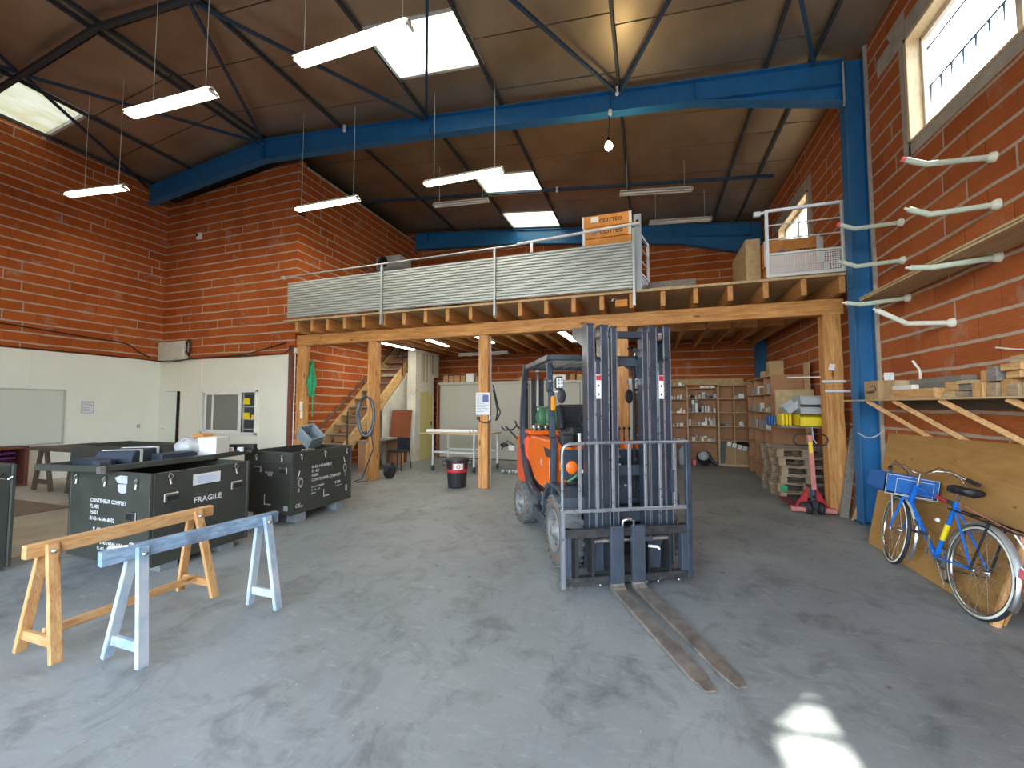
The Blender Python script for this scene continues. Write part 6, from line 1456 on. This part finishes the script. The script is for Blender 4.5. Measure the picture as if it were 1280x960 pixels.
for s in (-1, 1):
    o = V((s*.05,0,0)); tb(BB+V((s*.02,0,0)), RA+o, .009, 'chain_stay'); tb(ST+V((s*.012,0,-.05)), RA+o, .008, 'seat_stay')
    R = MX.Rotation(steer,3,'Z'); FC = V((0,FWy,WR)); b = MB(); top = V((s*.045,.415,.70)); b.tube([top, V((s*.05,.47,.55)), FC+R @ V((s*.05,0,0))], [.013,.011,.008], 8); bb(b, 'fork_blade', 'bike_blue')
b = MB(); b.tube([(-.045,.41,.70),(0,.40,.71),(.045,.41,.70)], .014, 8); bb(b, 'fork_crown', 'bike_blue')
# mudguards
def guard(y, a0_, a1_, mat, nm_):
    b = MB(); n = 22; r = WR+.018; vs = []
    for i in range(n+1):
        a = RD(a0_+(a1_-a0_)*i/n)
        for u, dr in ((-.028,-.012),(-.018,.002),(0,.006),(.018,.002),(.028,-.012)): vs.append((u, y+(r+dr)*cos(a), WR+(r+dr)*sin(a)))
    fs = [(i*5+k,i*5+k+1,i*5+6+k,i*5+5+k) for i in range(n) for k in range(4)]
    m = len(vs); vs2 = [(x*.93, y+(yy-y)*.992, WR+(z-WR)*.992) for x, yy, z in vs]
    b.add(vs+vs2, fs+[tuple(m+q for q in f)[::-1] for f in fs], 0, True); return bb(b, nm_, mat)
guard(FWy, 150, 215, 'chrome', 'front_mudguard_lower'); guard(FWy, 60, 150, 'galv', 'front_mudguard'); guard(RWy, 15, 165, 'galv', 'rear_mudguard'); guard(RWy, 165, 205, 'chrome', 'rear_mudguard_tip')
# drive
b = MB(); b.lathe([(.085,.030),(.092,.033),(.085,.036),(.03,.036),(.03,.030)], 32, BB, 'x', cap=False); bb(b, 'chainring', 'steel')
b = MB(); b.bar(BB+V((-.06,0,0)), BB+V((-.062,.03,.17)), .014, .022, up=(0,1,0)); cr = bb(b, 'crank', 'chrome')
b = MB(); b.bar(BB+V((.06,0,0)), BB+V((.062,-.03,-.17)), .014, .022, up=(0,1,0)); bb(b, 'crank', 'chrome')
b = MB(); b.cbox(BB+V((-.115,.03,.175)), (.09,.06,.02)); bb(b, 'pedal', 'fl_black'); b = MB(); b.cbox(BB+V((.085,-.03,-.175)), (.045,.06,.02)); bb(b, 'pedal', 'fl_black')
b = MB(); b.tube([BB+V((.033,0,.088)), RA+V((.045,0,.035))], .004, 4); b.tube([BB+V((.033,0,-.088)), RA+V((.045,0,-.035))], .004, 4); bb(b, 'chain', 'fl_black')
b = MB(); b.tube([BB+V((-.05,-.12,-.02)), BB+V((-.06,-.26,-.16))], .008, 6); bb(b, 'kick_stand', 'steel')
# saddle, bars
b = MB(); vs = []; n = 12
prof = [(.13,.02,.0),(.07,.028,.01),(.0,.04,.012),(-.06,.06,.008),(-.11,.085,.012),(-.15,.075,.018),(-.165,.04,.014)]
for y, w, h in prof:
    for k in range(n): a = 2*pi*k/n; vs.append((w*cos(a), ST.y-.02+y, .90+h+.028*sin(a)*(1 if sin(a) > 0 else 1.5)))
m = len(prof); b.add(vs, [(i*n+k,i*n+(k+1)%n,(i+1)*n+(k+1)%n,(i+1)*n+k) for i in range(m-1) for k in range(n)]+[tuple(range(n))[::-1], tuple((m-1)*n+k for k in range(n))], 0, True); bb(b, 'saddle', 'black')
tb(ST, V((0,ST.y-.03,.87)), .012, 'seat_post', 'chrome')
for s in (-1,1): b = MB(); b.tube([(s*.02,ST.y+.08,.87),(s*.03,ST.y-.13,.865)], .004, 5); bb(b, 'saddle_rail', 'steel')
R = MX.Rotation(steer,3,'Z'); H0 = V((0,.30,.96))
tb(HT, H0, .013, 'stem', 'chrome')
b = MB(); b.tube([H0+R @ V(p) for p in ((-.29,-.26,.0),(-.26,-.14,.02),(-.20,-.02,.055),(-.12,.03,.045),(-.04,.01,0),(.04,.01,0),(.12,.03,.045),(.20,-.02,.055),(.26,-.14,.02),(.29,-.26,.0))], .011, 8); hb = bb(b, 'handlebar', 'chrome')
for s in (-1, 1):
    b = MB(); b.tube([H0+R @ V((s*.265,-.16,.018)), H0+R @ V((s*.293,-.275,-.003))], .017, 8); bb(b, 'grip', 'rubber', hb)
    b = MB(); b.tube([H0+R @ V((s*.245,-.10,.015)), H0+R @ V((s*.262,-.16,-.04)), H0+R @ V((s*.285,-.25,-.05))], .006, 6); bb(b, 'brake_lever', 'chrome', hb)
    b = MB(); b.tube([H0+R @ V((s*.24,-.08,.02)), H0+R @ V((s*.16,.10,.08)), H0+R @ V((s*.05,.13,-.02)), V((s*.01,.40,.76))], .004, 5); bb(b, 'brake_cable', 'black', hb)
# crate on the front
cz0, cz1, fy0, fy1 = .72, .90, .40, .74
def pl(q, nm_='crate_wall', mat='bluebox'): b = MB(); b.box(*q); return bb(b, nm_, mat)
w = .215
pl((-w,fy0,cz0,w,fy1,cz0+.012),'crate_base'); pl((-w,fy0,cz0,-w+.012,fy1,cz1)); pl((w-.012,fy0,cz0,w,fy1,cz1)); pl((-w,fy0,cz0,w,fy0+.012,cz1)); pl((-w,fy1-.012,cz0,w,fy1,cz1))
b = MB()
for q in ([(-w+.01,fy0-.006,cz0-.01),(w-.01,fy0-.006,cz0-.01),(w-.01,fy0-.006,cz1+.0),(-w+.01,fy0-.006,cz1)],[(-w+.09,fy0-.008,cz0),(w-.05,fy0-.008,cz0),(w-.05,fy0-.008,cz1-.03),(-w+.09,fy0-.008,cz1-.03)]): b.tube(q, .004, 5, closed=True)
bb(b, 'wire_carrier', 'galv_w')
b = MB(); b.tube([(0,.36,.72),(0,.5,.71),(0,.7,.71)], .008, 6); b.tube([(-.1,.50,.715),(-.04,.54,.40)], .005, 5); bb(b, 'crate_support', 'galv_w')
# rear carrier, stays, lamp
b = MB(); b.tube([(-.045,-.22,.735),(-.05,-.45,.735),(-.055,-.80,.725),(-.05,-.90,.72),(0,-.915,.72),(.05,-.90,.72),(.055,-.80,.725),(.05,-.45,.735),(.045,-.22,.735)], .007, 6)
for y in (-.4,-.58,-.76): b.tube([(-.05,y,.732),(.05,y,.732)], .005, 5)
bb(b, 'carrier', 'black')
for s in (-1, 1): b = MB(); b.tube([RA+V((s*.06,0,0)), V((s*.05,-.66,.728))], .008, 6); bb(b, 'carrier_stay', 'black')
b = MB(); b.tube([(-.05,-.88,.72),(-.02,-.95,.62),(0,-.955,.52)], .006, 5); b.tube([(.06,-.99,.50),(.0,-1.0,.46),(-.05,-.97,.52)], .005, 5); bb(b, 'lamp_bracket', 'galv_w')
b = MB(); b.cbox((0,-.955,.47),(.06,.05,.06)); bb(b, 'rear_lamp', 'pink')
b = MB(); b.tube([(-.03,-.3,.80),(-.04,-.6,.76),(-.03,-.9,.72),(0,-.95,.55)], .004, 5); bb(b, 'red_cord', 'red_pink')
b = MB(); b.ball((-.02,-.06,.60), .03, sq=(.5,1,.7), n=10); bb(b, 'reflector', 'foam')
# ---- side shelving and bins behind the pallets
t = thing('shelf_unit', 'side shelf unit of small pigeon holes against the right wall behind the pallets', 'shelf unit', (2.7,10.2,0))
for y in (9.35, 9.85, 10.75, 11.35):
    b = MB(); b.box(2.30,y,0,2.93,y+.018,2.18); b.build('upright', M['mdf'], t, True)
for z in (.35,.75,1.08,1.45,1.82,2.18):
    b = MB(); b.box(2.28,9.37,z,2.93,11.36,z+.018); b.build('shelf', M['mdf_e'], t, True)
b = MB(); b.box(2.92,9.35,0,2.945,11.36,2.18); b.build('back_panel', M['mdf'], t, True)
random.seed(4)
for z in (1.10,1.47,1.84):
    for i in range(9):
        y = 9.42+i*.20; w = random.uniform(.06,.14); h = random.uniform(.06,.2)
        b = MB(); b.box(2.32,y,z,2.44,y+w,z+h); solo(b, 'small_carton', M[random.choice(mc)], ORD[i]+' item from the front on the '+{1.10:'lower',1.47:'middle',1.84:'upper'}[z]+' row of the side shelf unit', 'shelf item', 'items in the side shelf unit')
b = MB(); b.box(2.30,9.30,.0,2.84,9.318,2.20); solo(b, 'side_board', M['mdf'], 'tall plain brown board at the near end of the side shelf unit', 'board', loc=(2.57,9.3,0))
b = MB(); b.box(2.845,9.0,0.0,2.862,9.29,2.40); 
solo(b, 'side_board', M['mdf_e'], 'pale-edged tall board standing behind the plain brown board', 'board', loc=(2.87,9.8,0))
b = MB(); b.box(2.29,9.36,2.20,2.54,9.60,2.48); solo(b, 'storage_box', M['card'], 'open brown box on top of the side shelf unit', 'box', bev=.004)
b = MB(); b.box(2.10,9.9,2.20,2.30,10.1,2.33); b = MB(); b.box(2.30,9.95,2.20,2.48,10.12,2.32); solo(b, 'storage_box', M['osb'], 'small pale box on the far part of the side shelf unit', 'box', bev=.004)
t = thing('bin_shelf', 'grey shelf carrying yellow and grey bins beside the far right post', 'shelf', (2.5,7.9,1.25))
b = MB(); b.box(2.03,7.72,1.235,2.93,8.55,1.255); b.build('shelf_board', M['greywood'], t, True)
b = MB(); b.box(2.86,8.1,0.9,2.92,8.2,1.235); b.build('bracket', M['galv'], t, True)
for i in range(3):
    b = MB(); x = 2.11+i*.052; b.box(x,7.98,1.257,x+.04,8.28,1.257+.20); o = solo(b, 'nested_bin', M['blue' if False else 'bluebox'] if i == 9 else M['yellow'], nm[i]+' of the upright yellow bins from the left on the bin shelf', 'storage bin', 'upright yellow bins', bev=.008)
for i in range(3):
    b = MB(); x = 2.0+i*.035; b.box(x,8.3,1.257,x+.025,8.52,1.42); solo(b, 'blue_bin', M['bluebox'], nm[i]+' blue slim bin behind the upright yellow ones', 'storage bin', 'slim blue bins', bev=.004)
def bin_(x0, y0, z0, x1, y1, z1, label, mat, grp=None):
    t = thing('storage_bin', label, 'storage bin', ((x0+x1)/2,(y0+y1)/2,z0), 0, grp); b = MB(); w = .008
    b.box(x0,y0,z0,x1,y1,z0+w); b.box(x0,y0,z0,x0+w,y1,z1); b.box(x1-w,y0,z0,x1,y1,z1); b.box(x0,y1-w,z0,x1,y1,z1); b.box(x0,y0,z0,x1,y0+w,z0+(z1-z0)*.75)
    b.build('bin_shell', M[mat], t, True); b = MB(); b.box(x0-.008,y0-.01,z0+(z1-z0)*.68,x1+.008,y0,z0+(z1-z0)*.78); b.build('rim', M[mat], t, True, bev=.003); return t
t = bin_(2.30,7.76,1.257,2.72,8.15,1.45,'front yellow storage bin on the bin shelf beside the far right post','yellow')
b = MB(); b.box(2.60,7.748,1.37,2.68,7.749,1.41); b.build('bin_label', M['white'], t, True)
bin_(2.32,7.80,1.452,2.72,8.15,1.60,'lower grey bin stacked on the yellow one','lgrey'); bin_(2.32,7.78,1.602,2.72,8.15,1.76,'upper grey bin stacked beside the post','lgrey')
t = thing('tipped_bin', 'grey bin tipped on its side above the upright yellow bins', 'storage bin', (2.2,8.0,1.46)); R = MX.Rotation(RD(-38),3,'Y'); b = MB(); c = V((2.24,7.98,1.58))
for o, s in (((0,0,-.07),(.22,.2,.008)),((-.11,0,0),(.008,.2,.15)),((.11,0,0),(.008,.2,.15)),((0,.1,0),(.22,.008,.15)),((0,-.1,-.02),(.22,.008,.10))): b.cbox(c+R @ V(o), s, R)
b.build('bin_shell', M['lgrey'], t, True)
b = MB(); b.box(2.16,8.5,1.30,2.75,8.54,1.88); 
for i in range(4): b.box(2.15,8.49,1.40+i*.14,2.19,8.50,1.43+i*.14)
solo(b, 'pallet_board', M['osb'], 'yellowish slotted panel standing behind the bins', 'board', loc=(2.45,8.52,1.30))
t = thing('bar_clamp', 'white thin bar clamp fixed out to the left of the far right post', 'bar', (2.2,7.30,1.95))
b = MB(); b.box(2.08,7.50,2.03,2.52,7.52,2.045); b.build('bar', M['galv_w'], t, True)
for z, x0, x1 in ((1.935,2.47,2.76),(1.79,2.50,2.82)):
    b = MB(); b.box(x0,7.28,z,x1,7.308,z+.038); solo(b, 'metal_strip', M['galv_w'], ('upper' if z > 1.9 else 'lower')+' bright metal strip screwed across the far right post', 'strip', bev=.003)
b = MB(); b.cbox((2.60,7.30,2.17),(.07,.012,.09), MX.Rotation(RD(12),3,'Y')); solo(b, 'paper_note', M['white'], 'small white note pinned high on the far right post', 'note')
# ================================================================ LIGHT AND CAMERA
M['reflector'] = paint('reflector', (.22,.22,.16), .5, var=.05)
def tube_lamp(p, q, lit, label, group, wires=(), double=True, name='fluorescent_light'):
    """twin tube fitting from p to q, reflector above"""
    p, q = V(p), V(q); d = (q-p).normalized(); c = (p+q)/2; L = (q-p).length
    t = thing(name, label, 'fluorescent light', c); s = d.cross(V((0,0,1))).normalized()
    b = MB(); pr = [(-.10,.0),(-.045,.045),(.045,.045),(.10,.0),(.095,-.004),(.04,.035),(-.04,.035),(-.095,-.004)]
    vs = [e+s*u+V((0,0,w+.01)) for e in (p,q) for u, w in pr]; n = len(pr)
    b.add(vs, [tuple(range(n))[::-1], tuple(range(n,2*n))]+[(i,(i+1)%n,n+(i+1)%n,n+i) for i in range(n)]); b.build('reflector', M['reflector'] if lit else M['galv_w'], t, True)
    b = MB(); b.bar(p+V((0,0,.06)), q+V((0,0,.06)), .06, .03); b.build('housing', M['white'], t, True)
    for k in ((-1,1) if double else (0,)):
        o = s*k*.045; b = MB(); b.cyl(p+o+d*.03, q+o-d*.03, .017, 10)
        b.build('tube', GL if lit else M['white'], t, True)
    for e in (p, q): b = MB(); b.bar(e-s*.06, e+s*.06, .02, .035); b.build('end_cap', M['white'], t, True)
    if wires:
        for f, zt in wires: e = p.lerp(q, f)+V((0,0,.07)); b = MB(); b.tube([e, (e.x, e.y, zr(e.x,.08))], .0045, 5); b.build('hanging_wire', M['mint'], t, True)
    return t
GL = glow('tube_glow', (1.0,.97,.86), 8.0)
G = 'lit twin tubes hanging from the roof'
tube_lamp((-3.83,3.54,5.60),(-2.33,3.55,5.60), True, 'lit twin-tube light hanging nearest the camera, beside the largest skylight', G, ((.06,7.3),(.94,7.1)))
tube_lamp((-6.74,3.47,5.60),(-5.24,3.55,5.60), True, 'lit twin-tube light hanging second from the left, high up', G, ((.3,7.4),(.92,7.4)))
tube_lamp((-10.45,4.50,5.60),(-9.12,4.68,5.60), True, 'lit twin-tube light hanging at far left near the left skylight', G, ((.3,7.4),(.9,7.5)))
tube_lamp((-6.80,6.36,5.60),(-5.30,6.38,5.60), True, 'lit twin-tube light in front of the inner brick wall corner', G, ((.08,7.2),(.93,7.05)))
tube_lamp((-3.80,6.35,5.60),(-2.30,6.37,5.60), True, 'lit twin-tube light hanging over the mezzanine rail', G, ((.12,6.85),(.9,6.75)))
G2 = 'unlit tubes under the roof above the mezzanine'
tube_lamp((-4.90,8.62,6.45),(-3.55,8.80,6.45), False, 'unlit tube light left of the two rear skylights', G2, ((.1,7.3),(.9,7.2)))
tube_lamp((-.52,8.90,6.15),(.93,9.20,6.15), False, 'upper unlit tube light right of the rear skylights', G2, ((.1,6.9),(.9,6.8)))
tube_lamp((.08,10.3,6.02),(1.47,10.54,6.02), False, 'lower unlit tube light above the loft gap, nearest the back wall', G2, ((.1,6.8),(.9,6.7)))
G3 = 'lit tubes under the mezzanine'
tube_lamp((-6.25,8.45,3.135),(-6.17,9.80,3.135), True, 'lit tube under the mezzanine above the staircase', G3, double=False)
tube_lamp((-4.92,8.25,3.135),(-4.98,9.50,3.135), True, 'lit tube under the mezzanine left of the middle post', G3, double=False)
tube_lamp((-3.66,8.2,3.135),(-3.62,9.3,3.135), True, 'lit tube under the mezzanine hidden behind the middle post', G3, double=False)
tube_lamp((-1.76,8.05,3.135),(-1.68,9.75,3.135), True, 'lit tube under the mezzanine above the forklift', G3, double=False)
tube_lamp((-5.45,11.2,3.10),(-3.88,11.15,3.10), False, 'unlit white tube near the back wall above the grey cupboards', G3, double=False)
# bulb hanging from the rafter
t = thing('pendant_bulb', 'bare lit bulb hanging on a cord below the long blue rafter', 'bulb', (-.57,6.78,5.85))
b = MB(); b.tube([(-.53,6.75,6.93),(-.53,6.74,6.6),(-.55,6.74,6.5),(-.57,6.76,6.05)], .007, 6); b.build('cord', M['black'], t, True)
b = MB(); b.lathe([(.02,.0),(.032,.02),(.032,.09),(.012,.11)], 12, (-.54,6.74,6.42)); b.build('switch', M['white'], t, True)
b = MB(); b.lathe([(.03,.0),(.03,.06),(.01,.07)], 12, (-.57,6.76,5.99)); b.build('socket', M['blackpl'], t, True)
b = MB(); b.ball((-.57,6.76,5.91), .062, sq=(1,1,1.15), n=16); b.build('bulb', glow('bulb_glow', (1,.80,.42), 15), t, True)
# world
w = bpy.data.worlds.new('World'); SC.world = w; w.use_nodes = True; nt = w.node_tree
bg = nt.nodes['Background']; sk = nt.nodes.new('ShaderNodeTexSky'); sk.sky_type = 'NISHITA'; sk.sun_disc = False
sund = V((-2.12,-2.82,-4.75)).normalized()
sk.sun_elevation = math.asin(-sund.z); sk.sun_rotation = math.atan2(-sund.x, -sund.y); sk.air_density = 1.2; sk.dust_density = 1.5; sk.ozone_density = 1.2
hs = nt.nodes.new('ShaderNodeHueSaturation'); hs.inputs['Saturation'].default_value = .62; nt.links.new(sk.outputs[0], hs.inputs['Color']); nt.links.new(hs.outputs[0], bg.inputs[0]); bg.inputs[1].default_value = SKY_S
l = bpy.data.lights.new('sun', 'SUN'); l.energy = SUN_S; l.angle = RD(1.0); l.color = (1,.96,.88)
o = bpy.data.objects.new('sun', l); COL.objects.link(o); o.rotation_euler = sund.to_track_quat('-Z', 'Y').to_euler()
def portal(name, loc, sx, sy, direction):
    l = bpy.data.lights.new(name, 'AREA'); l.shape = 'RECTANGLE'; l.size = sx; l.size_y = sy; l.cycles.is_portal = True
    o = bpy.data.objects.new(name, l); COL.objects.link(o); o.location = loc; o.rotation_euler = V(direction).to_track_quat('-Z', 'Y').to_euler()
portal('portal_gate', (-1.95, YF-.05, 2.3), 9.1, 4.6, (0,1,0))
portal('portal_window', (XR+.19, (W1[0]+W1[1])/2, (W1[2]+W1[3])/2), W1[1]-W1[0], W1[3]-W1[2], (-1,0,0))
portal('portal_rear_window', (XR+.19, (W2[0]+W2[1])/2, (W2[2]+W2[3])/2), W2[1]-W2[0], W2[3]-W2[2], (-1,0,0))
for i, lst in SKY.items():
    for ya, yb in lst: portal('portal_skylight', ((PX[i]+PX[i+1])/2, (ya+yb)/2, zr((PX[i]+PX[i+1])/2, .25)), PX[i]-PX[i+1], yb-ya, (0,0,-1))
cam = bpy.data.cameras.new('camera'); co = bpy.data.objects.new('camera', cam); COL.objects.link(co)
cam.sensor_width = 36; cam.sensor_fit = 'HORIZONTAL'; cam.lens = 36*FPX/1280; cam.clip_start = .02; cam.clip_end = 200
co.matrix_world = MX.Translation((0,0,CH)) @ CR.to_4x4(); SC.camera = co
SC.view_settings.view_transform = 'Standard'; SC.view_settings.look = 'None'; SC.view_settings.gamma = 1; SC.view_settings.use_curve_mapping = False
SC.view_settings.exposure = EXPO
try:
    SC.cycles.use_denoising = True; SC.cycles.denoiser = 'OPENIMAGEDENOISE'
    SC.cycles.max_bounces = 7; SC.cycles.diffuse_bounces = 5; SC.cycles.glossy_bounces = 4; SC.cycles.transmission_bounces = 5
    SC.cycles.sample_clamp_indirect = 6; SC.cycles.caustics_reflective = False; SC.cycles.caustics_refractive = False
except Exception: pass
